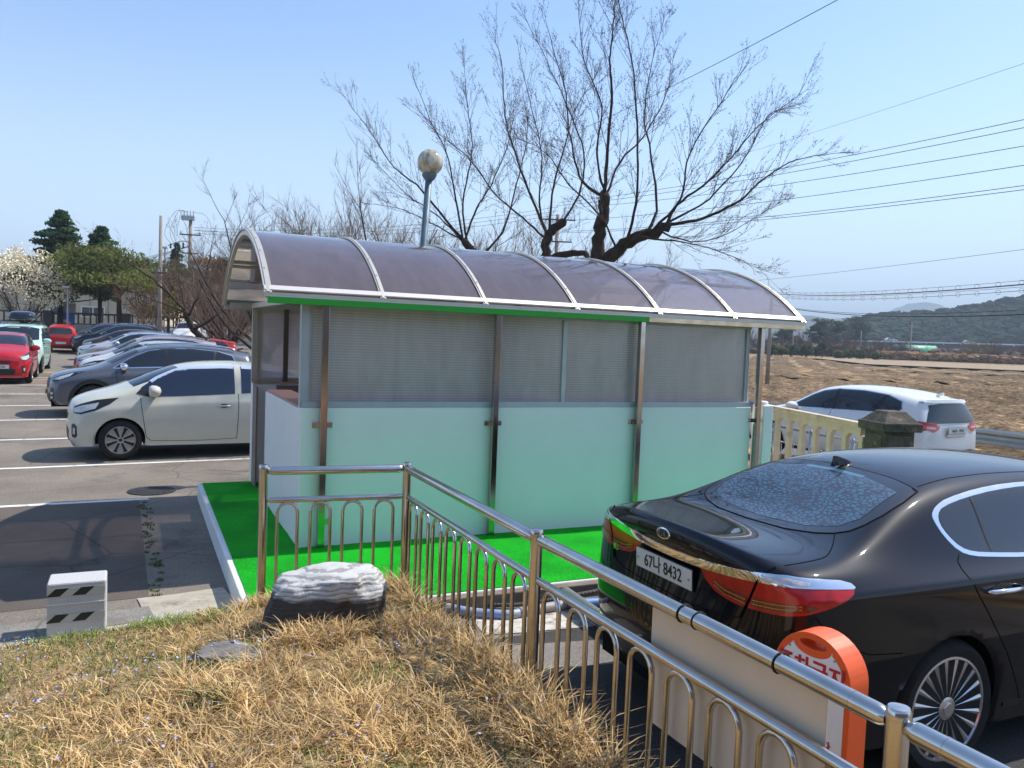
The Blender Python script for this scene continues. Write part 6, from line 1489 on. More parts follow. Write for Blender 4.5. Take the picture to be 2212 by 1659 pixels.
# white magnolia
rt = bare_tree('magnolia_tree', -34.2, 56.5, 6.2, 6.6, 'spreading tree covered in creamy white blossom at the far left edge', None, 77, n=12, trunk_h=.22, r=.11, tw=.012, kids=3, lvl=2)
rg = np.random.default_rng(8); k = 7500; th = rg.uniform(0, 6.283, k); el = rg.uniform(-.1, 1, k); rr = rg.uniform(.72, 1.03, k)
p = np.stack([np.cos(th) * np.sqrt(1 - np.clip(el, 0, 1)**2) * 3.3 * rr, np.sin(th) * np.sqrt(1 - np.clip(el, 0, 1)**2) * 3.3 * rr, 3.2 + el * 3.1 * rr + .5 * np.sin(th * 3)], 1)
a1 = rg.normal(0, 1, (k, 3)); a1 /= np.linalg.norm(a1, axis=1, keepdims=True); a2 = np.cross(a1, rg.normal(0, 1, (k, 3))); a2 /= np.linalg.norm(a2, axis=1, keepdims=True)
L = rg.uniform(.04, .10, (k, 1)); npmesh('blossom', np.stack([p - a1 * L, p + a2 * L * .7, p + a1 * L, p - a2 * L * .7], 1).reshape(-1, 3), np.arange(k * 4).reshape(-1, 4), mat('cream_blossom', (.86, .76, .54), rough=.7), rt)
GB = 'reddish bare trees beyond the left row'
for i, (x, y, h, w) in enumerate([(-24.5, 54, 6.0, 4.5), (-21.0, 52, 6.6, 5.0), (-18.4, 49, 5.6, 4.6), (-16.8, 45, 5.0, 4.2), (-22.5, 63, 8.5, 6.0), (-18.0, 60, 7.5, 6.0), (-14.2, 41, 4.6, 4.0), (-19.6, 56, 6.4, 5.0)]):
    bare_tree('bare_tree', x, y, h, w, ['reddish bare tree beside the tall bare pole, leftmost of the thicket', 'reddish bare tree in the middle of the thicket below the transformer pole', 'reddish bare tree with a grey trunk left of the white van', 'low reddish bare tree standing in front of the white van', 'tall reddish bare tree at the back, behind the bare pole', 'tall reddish bare tree at the back, right of the transformer pole', 'small bare tree between the white van and the roof end', 'reddish bare tree behind the grey light post'][i], GB, 60 + i, m=M_REDTWIG, n=10, trunk_h=.28, r=.10, tw=.010, kids=4, lvl=3, barkm=mat('pale_bark', (.17, .13, .10), rough=.9, var=.3, scale=8))
# ---------------- ploughed field beyond the guardrail ----------------
def straw_mat():
    m, n, l, b = nt('ploughed_straw_field'); tc = n.new('ShaderNodeTexCoord')
    a = n.new('ShaderNodeTexNoise'); a.inputs['Scale'].default_value = 3.2; a.inputs['Detail'].default_value = 9; a.inputs['Roughness'].default_value = .75; l.new(tc.outputs['Object'], a.inputs['Vector'])
    r = n.new('ShaderNodeValToRGB'); e = r.color_ramp.elements; e[0].position = .36; e[0].color = (.055, .036, .024, 1); e[1].position = .68; e[1].color = (.44, .32, .18, 1); k = e.new(.5); k.color = (.185, .125, .075, 1)
    l.new(a.outputs['Fac'], r.inputs['Fac'])
    g = n.new('ShaderNodeTexNoise'); g.inputs['Scale'].default_value = .07; g.inputs['Detail'].default_value = 5; l.new(tc.outputs['Object'], g.inputs['Vector'])
    mr = n.new('ShaderNodeMapRange'); mr.inputs[1].default_value = .35; mr.inputs[2].default_value = .65; mr.inputs[3].default_value = .68; mr.inputs[4].default_value = 1.15; l.new(g.outputs['Fac'], mr.inputs[0])
    mx = n.new('ShaderNodeMix'); mx.data_type = 'RGBA'; mx.blend_type = 'MULTIPLY'; mx.inputs['Factor'].default_value = 1; l.new(r.outputs[0], mx.inputs['A']); l.new(mr.outputs[0], mx.inputs['B']); l.new(mx.outputs['Result'], b.inputs['Base Color'])
    b.inputs['Roughness'].default_value = 1; b.inputs['Specular IOR Level'].default_value = .05
    bp = n.new('ShaderNodeBump'); bp.inputs['Strength'].default_value = .9; bp.inputs['Distance'].default_value = .10; l.new(a.outputs['Fac'], bp.inputs['Height']); l.new(bp.outputs[0], b.inputs['Normal'])
    return m
M_STRAW = straw_mat()
def field_sheet(name, x0, x1, y0, y1, h, amp, row, rot, m, inside):
    xs = np.arange(x0, x1, h); ys = np.arange(y0, y1, h); nx = len(xs); V = np.zeros((len(ys) * nx, 3)); c, s_ = math.cos(rot), math.sin(rot); k = 0; keep = []
    for y in ys:
        for x in xs:
            u = x * c + y * s_; v = -x * s_ + y * c
            z = amp * (.55 * noise.noise(Vector((x * 1.5, y * 1.5, 1))) + .30 * noise.noise(Vector((x * 4, y * 4, 5)))) + amp * .42 * math.sin(u * 2 * math.pi / row + 2.2 * noise.noise(Vector((x * .12, y * .12, 2))))
            V[k] = (x, y, lot_z(x, y) + .07 + z * (1 if h < .6 else 1.3)); k += 1
    F = [(j*nx+i, j*nx+i+1, (j+1)*nx+i+1, (j+1)*nx+i) for j in range(len(ys)-1) for i in range(nx-1) if inside(xs[i], ys[j])]
    return tag(npmesh(name, V, np.array(F), m, smooth=True), kind='structure')
def gdist(x, y): return (Vector((x, y)) - GR0).dot(GN)
field_sheet('field', 4, 60, 12, 70, .22, .21, 2.1, R(-18), M_STRAW, lambda x, y: gdist(x, y) > 1.1 and y < 70 and x > .20 * y - 2)
field_sheet('field', 12, 150, 69.8, 185, .8, .24, 4.2, R(-18), M_STRAW, lambda x, y: x > .22 * y and x < .85 * y)
M_PATHC = mat('pale_field_track', (.31, .225, .14), rough=1, var=.25, scale=.8)
for a, b, w, z_ in [((43.8, 102), (86, 97), 1.6, .42), ((60, 152), (136, 140), 50, .34), ((28, 78), (60, 72), .7, .40)]:
    tag(strip('path', [a, b], w, M_PATHC, dz=z_, jag=.15), kind='structure')
tag(strip('ditch', [(30, 110), (43, 106)], 1.2, mat('dark_ditch', (.05, .035, .025), rough=1), dz=.42, jag=.1), kind='structure')
# ---------------- hills ----------------
def ridge(name, prof, y, depth, m, base=-3, n=160, rough=.02, ny=14):
    P_ = [Vector((p[0], p[1])) for p in prof]; x0, x1 = P_[0].x, P_[-1].x; V = []
    def top(x):
        for a, b in zip(P_[:-1], P_[1:]):
            if a.x <= x <= b.x: return lerp(a.y, b.y, sstep(0, 1, (x - a.x) / (b.x - a.x)) * .5 + .5 * (x - a.x) / (b.x - a.x))
        return P_[-1].y
    sc_ = (x1 - x0) / 12
    for j in range(ny):
        t = j / (ny - 1); yy = y + (t - .35) * depth; f = math.sin(math.pi * min(1, max(0, t * .86 + .07)) ) if t < .65 else math.sin(math.pi * (t * .86 + .07))
        f = max(0, min(1, 1 - abs(t - .42) / .58)) ** .8
        for i in range(n + 1):
            x = lerp(x0, x1, i / n); h = top(x)
            V.append((x * yy / y, yy, base + (h * yy / y - base) * f * (1 + rough * noise.fractal(Vector((x / sc_ * 3, yy / sc_ * 3, 0)), 1, 2, 4))))
    F = [(j*(n+1)+i, j*(n+1)+i+1, (j+1)*(n+1)+i+1, (j+1)*(n+1)+i) for j in range(ny-1) for i in range(n)]
    return tag(npmesh(name, np.array(V), np.array(F), m, smooth=True), kind='structure')
M_HILL = mat('forested_hill', (.055, .065, .045), rough=1, var=.3, scale=.01, spec=.05)
ridge('hills', [(700,100),(957,153),(1024,142),(1068,131),(1135,121),(1222,128),(1301,136),(1375,154),(1417,177),(1460,194),(1525,201),(1569,196),(1597,184),(1637,177),(1680,187),(1722,202),(1766,213),(1788,207),(1881,202),(2100,190),(2600,150)], 3000, 1400, M_HILL)
ridge('hills', [(380,70),(560,88),(700,84),(800,72),(900,60),(1000,50),(1200,45)], 1900, 700, M_HILL)
ridge('hills', [(-1600,60),(-1000,100),(-700,90),(-400,110),(-100,70),(200,60),(500,40)], 1500, 600, M_HILL)
ridge('hills', [(-190,10),(-150,19),(-134,20.8),(-122,22.5),(-114,22.4),(-102,20.3),(-80,16),(-50,12),(-20,10)], 300, 120, mat('bare_winter_hill', (.13, .085, .075), rough=1, var=.3, scale=.08, spec=.05), rough=.05)
prof = [(180,6),(205,14),(217,20),(226,22),(247,24),(262,25.5),(276,28.5),(291,31),(298,33),(313,36.5),(334,39),(380,42),(470,40)]
ridge('hills', prof, 500, 190, mat('hill_understorey', (.05, .055, .04), rough=1, var=.3, scale=.05, spec=.05), rough=.03)
# the pine wood covering the near hill: reads as one mass
def wood(name, n, seed, fn, label, cols, s0=(2.6, 4.2), flat=.62):
    rg = np.random.default_rng(seed); bm = bmesh.new(); bmesh.ops.create_icosphere(bm, subdivisions=2, radius=1); bv = np.array([v.co[:] for v in bm.verts]); bf = np.array([[v.index for v in f.verts] for f in bm.faces]); bm.free()
    Vs = []; Fs = []; mi = []; k = 0
    for i in range(n):
        x, y, z = fn(rg); s = rg.uniform(*s0); q = bv * (1 + rg.uniform(-.38, .38, (len(bv), 1))); q = q * np.array([s, s, s * flat]) + np.array([x, y, z])
        Vs.append(q); Fs.append(bf + k); k += len(bv); mi.append(np.full(len(bf), rg.integers(0, len(cols))))
    o = npmesh(name, np.concatenate(Vs), np.concatenate(Fs), cols, mi=np.concatenate(mi)); tag(o, label, 'trees', kind='stuff'); return o
def on_hill(rg):
    t = rg.uniform(0, 1); x = lerp(196, 400, t); h = np.interp(x, [p[0] for p in prof], [p[1] for p in prof]); f = rg.uniform(0, 1) ** .7; y = lerp(432, 512, f)
    k = y / 500; return x * k, y, -3 + (h * k + 3) * (max(0, 1 - abs((y - 433.5) / 190 - .42) / .58)) ** .8 + rg.uniform(.5, 3.2)
WC = [mat(f'pine_wood_{i}', c, rough=1, spec=.05) for i, c in enumerate([(.020, .036, .022), (.028, .046, .026), (.038, .054, .030), (.050, .052, .036)])]
wood('pine_wood', 2600, 3, on_hill, 'dark pine wood covering the hill at the far right', WC)
# road embankment below the wood with its pale guardrail
mb = MB(); pts = [(60, 300, 4.6), (121.5, 300, 5.2), (189, 300, 6.1), (260, 300, 7.0)]
for a, b in zip(pts[:-1], pts[1:]): mb.add([(a[0], 296, -1), (b[0], 296, -1), (b[0], 300, b[2]), (a[0], 300, a[2]), (a[0], 312, a[2]), (b[0], 312, b[2])], [(0, 1, 2, 3), (3, 2, 5, 4)])
tag(mb.build('embankment', mat('embankment_scrub', (.10, .075, .06), rough=1, var=.4, scale=.3, spec=.05)), kind='structure')
mb = MB()
for a, b in zip(pts[:-1], pts[1:]):
    mb.add([(a[0], 299.9, a[2] + .35), (b[0], 299.9, b[2] + .35), (b[0], 299.9, b[2] + .85), (a[0], 299.9, a[2] + .85), (a[0], 300.1, a[2] + .35), (b[0], 300.1, b[2] + .35), (b[0], 300.1, b[2] + .85), (a[0], 300.1, a[2] + .85)], [(0,1,2,3), (7,6,5,4), (3,2,6,7), (1,0,4,5)])
for i in range(30): mb.box((62 + i * 6.5, 300, 4.7 + i * .08), (.2, .25, 1.3))
tag(mb.build('guardrail', mat('pale_guardrail', (.62, .66, .72), rough=.5)), 'pale guardrail of the far road running below the pine wood', 'guardrail')
def far_car(x, z, label, c):
    o = empty('distant_car', (x, 304, z), 0, label, 'car', 'cars on the far road'); mb = MB()
    mb.prism([(0,.35),(4.4,.35),(4.5,.8),(3.7,.95),(2.9,1.45),(1.2,1.5),(.2,1.0),(0,.8)], -1.7, (-2.2, 0, 0)); mb.build('body', mat('far_car_' + label.split()[1], c, rough=.3), o, bevel=.06)
    mb = MB(); mb.prism([(.6,1.0),(3.4,1.0),(2.8,1.38),(1.25,1.42)], -1.74, (-2.2, -.02, 0)); mb.build('windows', M_GLASS, o)
    for wx in (.9, 3.6): mb = MB(); mb.lathe((wx - 2.2, .1, .33), [(.33, -.15), (.33, .15)], 12, 'Y'); mb.build('wheel', M_TYRE, o)
far_car(142, 6.0, 'tiny white car driving on the far road left of the field pole', (.75, .78, .82)); far_car(171.5, 6.2, 'tiny silver car on the far road right of the field pole', (.5, .55, .6))
# dry bank with the green tunnel greenhouse behind
def bank(rg): x = rg.uniform(97, 150); return x, rg.uniform(210, 216), .6 + rg.uniform(0, 1.4)
wood('dry_bank_grass', 1500, 5, bank, 'reddish dry grass bank running along the far edge of the field', [mat(f'dry_bank_{i}', c, rough=1, spec=.05) for i, c in enumerate([(.26, .155, .085), (.32, .20, .11), (.20, .12, .07)])], (.5, 1.2), .5)
gh = empty('greenhouse', (114.2, 230, 2.3), 0, 'long low green tunnel greenhouse behind the dry bank', 'greenhouse'); mb = MB(); V = []; n_ = 12
for i in range(n_ + 1):
    a = math.pi * i / n_
    for x in (-5.6, 5.6): V.append((x, -2.0 * math.cos(a), 2.1 * math.sin(a) ** .8))
mb.add(V, [(2*i, 2*i+1, 2*i+3, 2*i+2) for i in range(n_)] + [tuple(2*i for i in range(n_ + 1)), tuple(2*i+1 for i in range(n_, -1, -1))]); mb.build('green_cover', mat('green_tarpaulin', (.10, .40, .19), rough=.5, var=.25, scale=.5, bump=.5, bscale=1.5, bdist=.2), gh, smooth=True)
for x in (-5.6, -2.8, 0, 2.8, 5.6): mb = MB(); mb.tube([(x, -2.03 * math.cos(a), 2.13 * math.sin(a) ** .8) for a in [math.pi * i / 12 for i in range(13)]], .05, 5); mb.build('hoop', mat('pale_guardrail', (.6, .6, .6)), gh)
GH = 'low green bushes along the far side of the field'
DG = ('bush_green', (.050, .075, .026)); DG2 = ('yellow_bush_green', (.095, .105, .035))
bl_ = ['first dark green bush from the shelter post', 'olive round bush, second from the shelter post', 'dark bush beside the olive one', 'dark green bush in the middle of the hedge row', 'small umbrella-shaped pine with a bare stem at the field edge', 'taller umbrella-shaped pine right of the small one', 'wide low bush before the bare thicket', 'bright green low bush right of the umbrella pines', 'last dark low bush in the hedge row', 'low olive bush closing the row on the right']
for i, (x, h, w, c) in enumerate([(60.8, 3.0, 4, DG), (63.5, 2.6, 3.6, DG2), (66, 3.4, 3.6, DG), (68.8, 3.2, 3.6, DG), (71.6, 2.6, 2.6, DG), (73.4, 3.6, 2.6, DG), (76.2, 2.0, 4, DG2), (79.3, 2.4, 4.2, DG), (82.2, 2.2, 4, DG), (85.3, 1.9, 3.6, DG2)]):
    z_ = lot_z(x, 190); leafy('bush', x, 190 + (i % 3), h, w, bl_[i], GH, 200 + i, c, (.5, 1) if i in (4, 5) else (.1, 1), 'pine' if i in (4, 5) else 'shrub', 1500, .24, .12, cat='bush')
# bare trees between the field and the embankment: a few built, the rest copied
GBF = 'bare trees beyond the field'
M_FTW = mat('far_grey_twigs', (.17, .115, .095), rough=1, spec=.05); M_FTW2 = mat('far_olive_twigs', (.22, .17, .07), rough=1, spec=.05)
base = [bare_tree('bare_tree', 92, 222, 7.5, 6, 'tall thin bare tree left of the greenhouse', GBF, 301, m=M_FTW, n=10, r=.18, tw=.03, kids=4, lvl=3),
        bare_tree('bare_tree', 122.5, 214, 6.4, 8.6, 'rounded olive-brown bare tree right of the greenhouse', GBF, 302, m=M_FTW2, n=14, r=.18, tw=.022, kids=5, lvl=3, trunk_h=.12),
        bare_tree('bare_tree', 70, 218, 5.6, 6, 'greyish bare tree behind the first bushes', GBF, 303, m=M_FTW, n=12, r=.14, tw=.028, kids=4, lvl=3, trunk_h=.15)]
adj = [('bare tree just right of the shelter post beyond the field', 0), ('low bare tree below the steel mast', 2), ('bare tree right of the steel mast', 0), ('wide bare tree between the mast and the field pole', 2), ('bare tree standing close left of the field pole', 0), ('low bare tree right behind the green bushes', 2),
       ('bare tree right of the rounded olive one', 0), ('second bare tree right of the rounded olive one', 2), ('bare tree before the yellowish one at the right', 0), ('yellowish rounded tree near the right edge', 1), ('bare tree at the right edge beyond the field', 2), ('low bare tree in front of the far road', 2), ('bare tree behind the umbrella pines', 0), ('grey bare tree half hidden by the shelter post', 2)]
for (lab, bi), x, y in zip(adj, [62, 79, 84, 97, 101, 88, 128, 132, 136, 141, 147, 106, 75, 58], [214, 224, 216, 219, 223, 214, 216, 219, 214, 218, 216, 224, 210, 206]):
    c = copy_tree(base[bi]); c.location = (x, y, lot_z(x, y)); c['label'] = lab; s = .8 + .35 * ((x * 7.3) % 1); c.scale = (s, s, s * .95); c.rotation_euler = (0, 0, x)
def brush(rg): x = rg.uniform(52, 175); return x, rg.uniform(222, 290), lot_z(x, 225) + rg.uniform(-.2, 2.4)
wood('scrub', 1500, 9, brush, 'grey-brown winter scrub between the field and the far road', [mat(f'scrub_{i}', c, rough=1, spec=.05) for i, c in enumerate([(.14, .095, .075), (.17, .12, .09), (.10, .085, .06)])], (1.0, 2.4), .6)
GP2 = 'pine trees beyond the scrub'
for i, (x, y, h, w, lab) in enumerate([(99, 262, 12.0, 8, 'big dark spreading pine rising above the scrub left of the wood'), (113, 285, 12.5, 9, 'second spreading pine where the wood begins'), (90, 268, 8.5, 7, 'lower spreading pine left of the big one'), (66, 235, 9.5, 5, 'pointed conifer beyond the right end of the roof'), (54, 240, 8, 8, 'hazy conifer right behind the shelter post'), (128, 302, 15, 12, 'broad pine at the foot of the wood')]):
    leafy('pine_tree', x, y, h, w, lab, GP2, 400 + i, ('far_pine', (.045, .062, .036)), (.35, 1), 'cone' if i == 3 else 'pine', 3600, .42, .3)
# ---------------- poles and wires ----------------
M_PCONC = mat('concrete_pole', (.30, .26, .22), rough=.9, var=.2, scale=3); M_XARM = mat('dark_crossarm', (.07, .065, .06), rough=.7); M_INS = mat('porcelain', (.42, .44, .46), rough=.3)
def pole(x, y, h, label, r=.16, arms=(), trafo=False, group='utility poles', lean=0, name='utility_pole', rz=0.0):
    z = lot_z(x, y); o = empty(name, (x, y, z), rz, label, 'utility pole', group); mb = MB(); mb.tube([(0, 0, -.2), (lean, 0, h)], [r, r * .62], 10); mb.build('pole', M_PCONC, o, smooth=True)
    for (az, w) in arms:
        mb = MB(); mb.box((0, -.12, az), (w, .09, .09)); a = mb.build('crossarm', M_XARM, o)
        k = max(3, int(w / .5))
        for i in range(k): mb = MB(); mb.lathe((-w/2 + .08 + i * (w - .16) / (k - 1), -.12, az + .05), [(.02, 0), (.05, .04), (.035, .08), (.055, .12), (.03, .18)], 8); mb.build('insulator', M_INS, a)
    if trafo:
        mb = MB(); mb.box((-.15, -.05, h + .15), (.95, .5, .32)); [mb.lathe((-.45 + k * .22, -.05, h + .31), [(.03, 0), (.06, .1), (.03, .2), (.05, .3), (.02, .42)], 8) for k in range(4)]; mb.build('switch_box', M_INS, o)
        for k, (dx, dz) in enumerate([(-1.4, -2.2), (-1.0, -2.4), (-.5, -2.1)]): mb = MB(); mb.lathe((dx, 0, h + dz), [(.05, 0), (.09, .08), (.05, .18), (.08, .3), (.03, .4)], 8); mb.tube(curve([(dx, 0, h + dz + .4), (dx - .45, 0, h - 1.0), (dx * .5 - .4, 0, h + .6), (-.3, 0, h + .6)], 6), .012, 4); mb.build('surge_arrester', M_XARM, o)
        mb = MB(); mb.tube(curve([(-1.6, 0, h - 2.0), (-.6, 0, h - 1.6), (0, 0, h - 1.7)], 4), .03, 5); mb.tube(curve([(.2, 0, h + .6), (1.0, 0, h + .5), (1.5, 0, h - .4), (1.2, 0, h - 1.6)], 6), .012, 4); mb.build('jumper', M_XARM, o)
    return o
pole(-24.95, 62, 9.5, 'concrete power pole with a switch box on top and drooping jumper wires', .19, ((8.4, 1.5), (7.0, 1.2), (4.9, 1.9)), True, rz=.2)
pole(-19.75, 45, 7.75, 'plain dark bare pole without any wires at its top, left of the switch pole', .13, ((4.6, .9),))
pole(2.9, 60, 11.6, 'distant power pole with crossarms seen through the cherry branches', .2, ((11.2, 2.6), (9.6, 2.2)))
pole(18.98, 60, 6.9, 'short dark pole just right of the roof end carrying the cable bundle', .17, ())
pole(104.05, 212, 10.0, 'lone slender concrete pole at the far edge of the field', .24, ((9.6, 2.2),))
pole(69.1, 200, 6.4, 'thin pole beyond the bushes near the shelter post', .17)
pole(103, 240, 7.8, 'thin dark pole in the scrub left of the field pole', .2)
o = pole(133, 350, 15.5, 'far steel mast with antenna cluster above the scrub', .3, ((13.6, 3.4), (12.4, 2.6)), name='mast'); o['category'] = 'mast'
def wire(a, b, sag, r, label, group=None, n=26, mb=None):
    a, b = Vector(a), Vector(b); pts = []
    for i in range(n + 1):
        t = i / n; p = a.lerp(b, t); p.z -= sag * 4 * t * (1 - t); pts.append(p)
    if mb is None: mb = MB()
    mb.tube(pts, r, 5)
    return pts, mb
M_WIRE = mat('black_wire', (.02, .02, .022), rough=.6)
GW = 'power lines running to the upper right'; LW = ['topmost of the six power lines right of the largest tree', 'second power line from the top right of the largest tree', 'third power line from the top right of the largest tree', 'fourth power line from the top right of the largest tree', 'upper line of the lowest close pair right of the tree', 'lower line of the lowest close pair right of the tree']
for i, (a, b) in enumerate([((3.02,60,12.22),(17.86,25,10.04)), ((2.7,60,11.94),(17.88,25,9.77)), ((3.21,60,11.79),(17.93,25,9.14)), ((2.57,60,10.82),(17.98,25,8.52)), ((2.94,60,10.09),(18.04,25,7.86)), ((2.95,60,9.99),(18.05,25,7.72))]):
    _, mb = wire(a, b, .35, .0125, ''); tag(mb.build('power_line', M_WIRE, smooth=True), LW[i], 'power line', GW)
for a, b, r, lab in [((3.47,50,14.91),(9.02,20,11.49),.012,'steep single power line crossing the cherry crown to the top edge'), ((12.76,60,15.11),(17.7,25,12.02),.007,'faint thin wire high at the right, above the six power lines'), ((13.2,60,6.51),(18.19,25,5.92),.008,'single thin wire low at the right, between power lines and cable bundle'), ((67.3,200,9.2),(104,212,9.9),.03,'faint far wire between the two poles beyond the field')]:
    _, mb = wire(a, b, .15, r, ''); tag(mb.build('power_line', M_WIRE, smooth=True), lab, 'power line')
for k, (za, zb, zc, zd, lab) in enumerate([((18.97,60,6.25), (16.08,22,4.55), (18.98,60,6.15), (16.09,22,4.44), 'black cable bundle slung from a thin messenger wire at the right'), ((18.99,60,6.01), (16.1,22,4.35), (18.99,60,5.91), (16.11,22,4.25), 'pair of thin cables with hanging rings below the black bundle')]):
    A_, mb = wire(za, zb, .25, .007, ''); B_, mb = wire(zc, zd, .30, .022 if k == 0 else .009, '', mb=mb); o = mb.build('cable', M_WIRE, smooth=True); tag(o, lab, 'cable')
    for i in range(1, 26):
        p = (A_[i] + B_[i]) / 2; r = (A_[i] - B_[i]).length / 2 + .02; mb = MB(); mb.tube([(p.x + r * math.cos(q), p.y, p.z + r * math.sin(q) - (.06 if k else 0)) for q in [2 * math.pi * j / 10 for j in range(10)]], .006, 4, closed=True); mb.build('ring', M_XARM, o)
for a, b, r, lab in [((19.03,60,5.33),(16.15,22,3.69),.012,'upper black cable low over the field at the right'), ((19.03,60,5.30),(16.17,22,3.53),.022,'lower thicker black cable low over the field at the right')]:
    _, mb = wire(a, b, .45, r, ''); tag(mb.build('cable', M_WIRE, smooth=True), lab, 'cable')
o = MB()
for k in range(4): wire((-24.9 + k * .02, 62, 7.6 - k * .0 + lot_z(-25, 62)), (-45, 75, 6.6 - k * .35), .5, .012, '', mb=o)
tag(o.build('power_line', M_WIRE), 'low wires leaving the switch pole towards the beige building', 'power line')
o = MB()
for k in range(3): wire((-24.7, 62, 9.6 - k * .22), (2.9, 60, 11.9 - k * .3), .8, .012, '', mb=o)
tag(o.build('power_line', M_WIRE), 'wires leaving the switch pole towards the right behind the roof', 'power line')
# ---------------- beige building, low wall, banner, thin lamps at the far left ----------------
bd_ = empty('building', (-45, 72, 1.0), R(3), 'long beige two-storey building with small windows behind the evergreens', 'building')
M_BEIGE = mat('beige_cladding', (.56, .50, .38), rough=.8, var=.05, scale=.6, dirt=(.44, .36, .26), dscale=.5, dlo=.55, dhi=.75)
mb = MB(); mb.box((-6, 6, 3.0), (38, 12, 6.2)); mb.build('wall', M_BEIGE, bd_)
mb = MB(); mb.box((-6, 6, 6.35), (38.6, 12.6, .5)); [mb.box((-6 - 19 + i * 1.6, -.02, 3.0), (.05, .06, 6.1)) for i in range(1, 24)]; mb.build('roof_edge', mat('grey_roof_edge', (.30, .30, .28), rough=.7), bd_)
M_WHT = mat('white_window_frame', (.75, .74, .68), rough=.5)
for i, (x, z, w) in enumerate([(4.6, 2.0, 2.1), (7.3, 2.0, 2.0), (1.2, 4.9, 2.3), (-2.6, 4.9, 2.3), (-2.2, 2.0, 2.1), (4.8, 4.9, 2.2), (8.4, 4.9, 2.0)]):
    mb = MB()
    for (dx, dz, a, b) in [(0, .45, w + .14, .1), (0, -.45, w + .14, .1), (-w/2, 0, .1, .82), (w/2, 0, .1, .82), (0, 0, .08, .82)]: mb.box((x + dx, -.05, z + dz), (a, .1, b))
    f = mb.build('window', M_WHT, bd_); mb = MB(); mb.box((x - w/4, -.02, z), (w/2 - .08, .03, .8)); mb.box((x + w/4, -.025, z), (w/2 - .08, .03, .8)); mb.build('pane', mat('dull_window_pane', (.045, .05, .05), rough=.25, var=.5, scale=1.0), f)
g2 = empty('building', (-38.2, 88, 1.0), 0, 'pale grey-white building behind the reddish thicket', 'building'); mb = MB(); mb.box((6, 5, 3.2), (14, 10, 6.4)); mb.build('wall', mat('pale_blue_grey_wall', (.42, .44, .50), rough=.8, var=.1, scale=.4), g2)
for i in range(6):
    for j in range(2): mb = MB(); mb.box((.6 + i * 2.1, -.03, 1.8 + j * 2.6), (1.1, .08, 1.1)); mb.build('window', M_GLASS, g2)
# low white wall carrying a dark balustrade
W0, W1 = Vector((-52, 58.5)), Vector((-14, 66.5)); wd = (W1 - W0).normalized(); wr_ = empty('boundary_wall', (W0.x, W0.y, 0), math.atan2(wd.y, wd.x), 'low white wall with a dark balustrade on top, in front of the beige building', 'wall'); L_ = (W1 - W0).length
mb = MB(); mb.box((L_/2, 0, 1.15), (L_, .3, 1.5)); mb.build('wall', mat('whitewashed_wall', (.66, .65, .62), rough=.85, var=.1, scale=1.2, dirt=(.35, .32, .28), dscale=.8, dlo=.55, dhi=.7), wr_)
M_BALD = mat('dark_balustrade', (.12, .11, .10), rough=.9)
mb = MB(); mb.box((L_/2, 0, 2.72), (L_, .22, .14)); mb.box((L_/2, 0, 1.93), (L_, .2, .08)); mb.build('balustrade_rail', M_BALD, wr_)
for i in range(90):
    mb = MB(); mb.box((i * L_ / 90 + .2, 0, 2.31), (.10, .10, .70)); mb.build('baluster', M_BALD, wr_)
for i in range(8): mb = MB(); mb.box((i * L_ / 7, -.02, 1.9), (.6, .42, 1.95)); mb.build('pier', M_BALD, wr_)
mb = MB(); bn_ = empty('banner', (-33.6, 60.6, lot_z(-33.6, 60.6)), 0, 'small blue banner stand in front of the low white wall', 'banner'); mb.box((0, 0, 1.15), (1.25, .05, 2.0)); mb.build('banner_sheet', mat('blue_banner', (.02, .07, .33), rough=.5, c2=(.05, .16, .5), scale=2), bn_); mb = MB(); mb.box((0, .05, 2.5), (1.3, .1, .7)); mb.build('header', mat('grey_stand', (.35, .36, .36)), bn_); mb = MB(); mb.box((0, .06, .1), (1.3, .3, .2)); mb.build('stand', mat('grey_stand', (.35, .36, .36)), bn_)
mb = MB(); mb.box((-.1, -.03, 1.5), (.5, .01, .22)); mb.box((.25, -.03, 1.35), (.18, .01, .3)); mb.build('banner_print', mat('banner_print', (.7, .4, .4)), bn_)
def thin_lamp(x, y, h, lean, label):
    o = empty('street_lamp', (x, y, lot_z(x, y)), 0, label, 'street lamp', 'thin lamp posts in the car park'); mb = MB(); mb.tube([(0, 0, 0), (lean, 0, h)], .06, 8); mb.build('lamp_post', mat('galvanised_post', (.40, .42, .45), rough=.5, metal=.4), o); mb = MB(); mb.box((lean, -.1, h), (.5, .3, .12)); mb.build('lamp_head', mat('lamp_head_grey', (.5, .5, .5)), o)
thin_lamp(-22.1, 55, 3.4, .25, 'thin grey lamp post leaning slightly, in front of the reddish thicket'); thin_lamp(-30.4, 55, 3.9, .0, 'thin grey lamp post in front of the two evergreens'); thin_lamp(-26.0, 60, 7.2, .0, 'white slender post at the right end of the beige building')
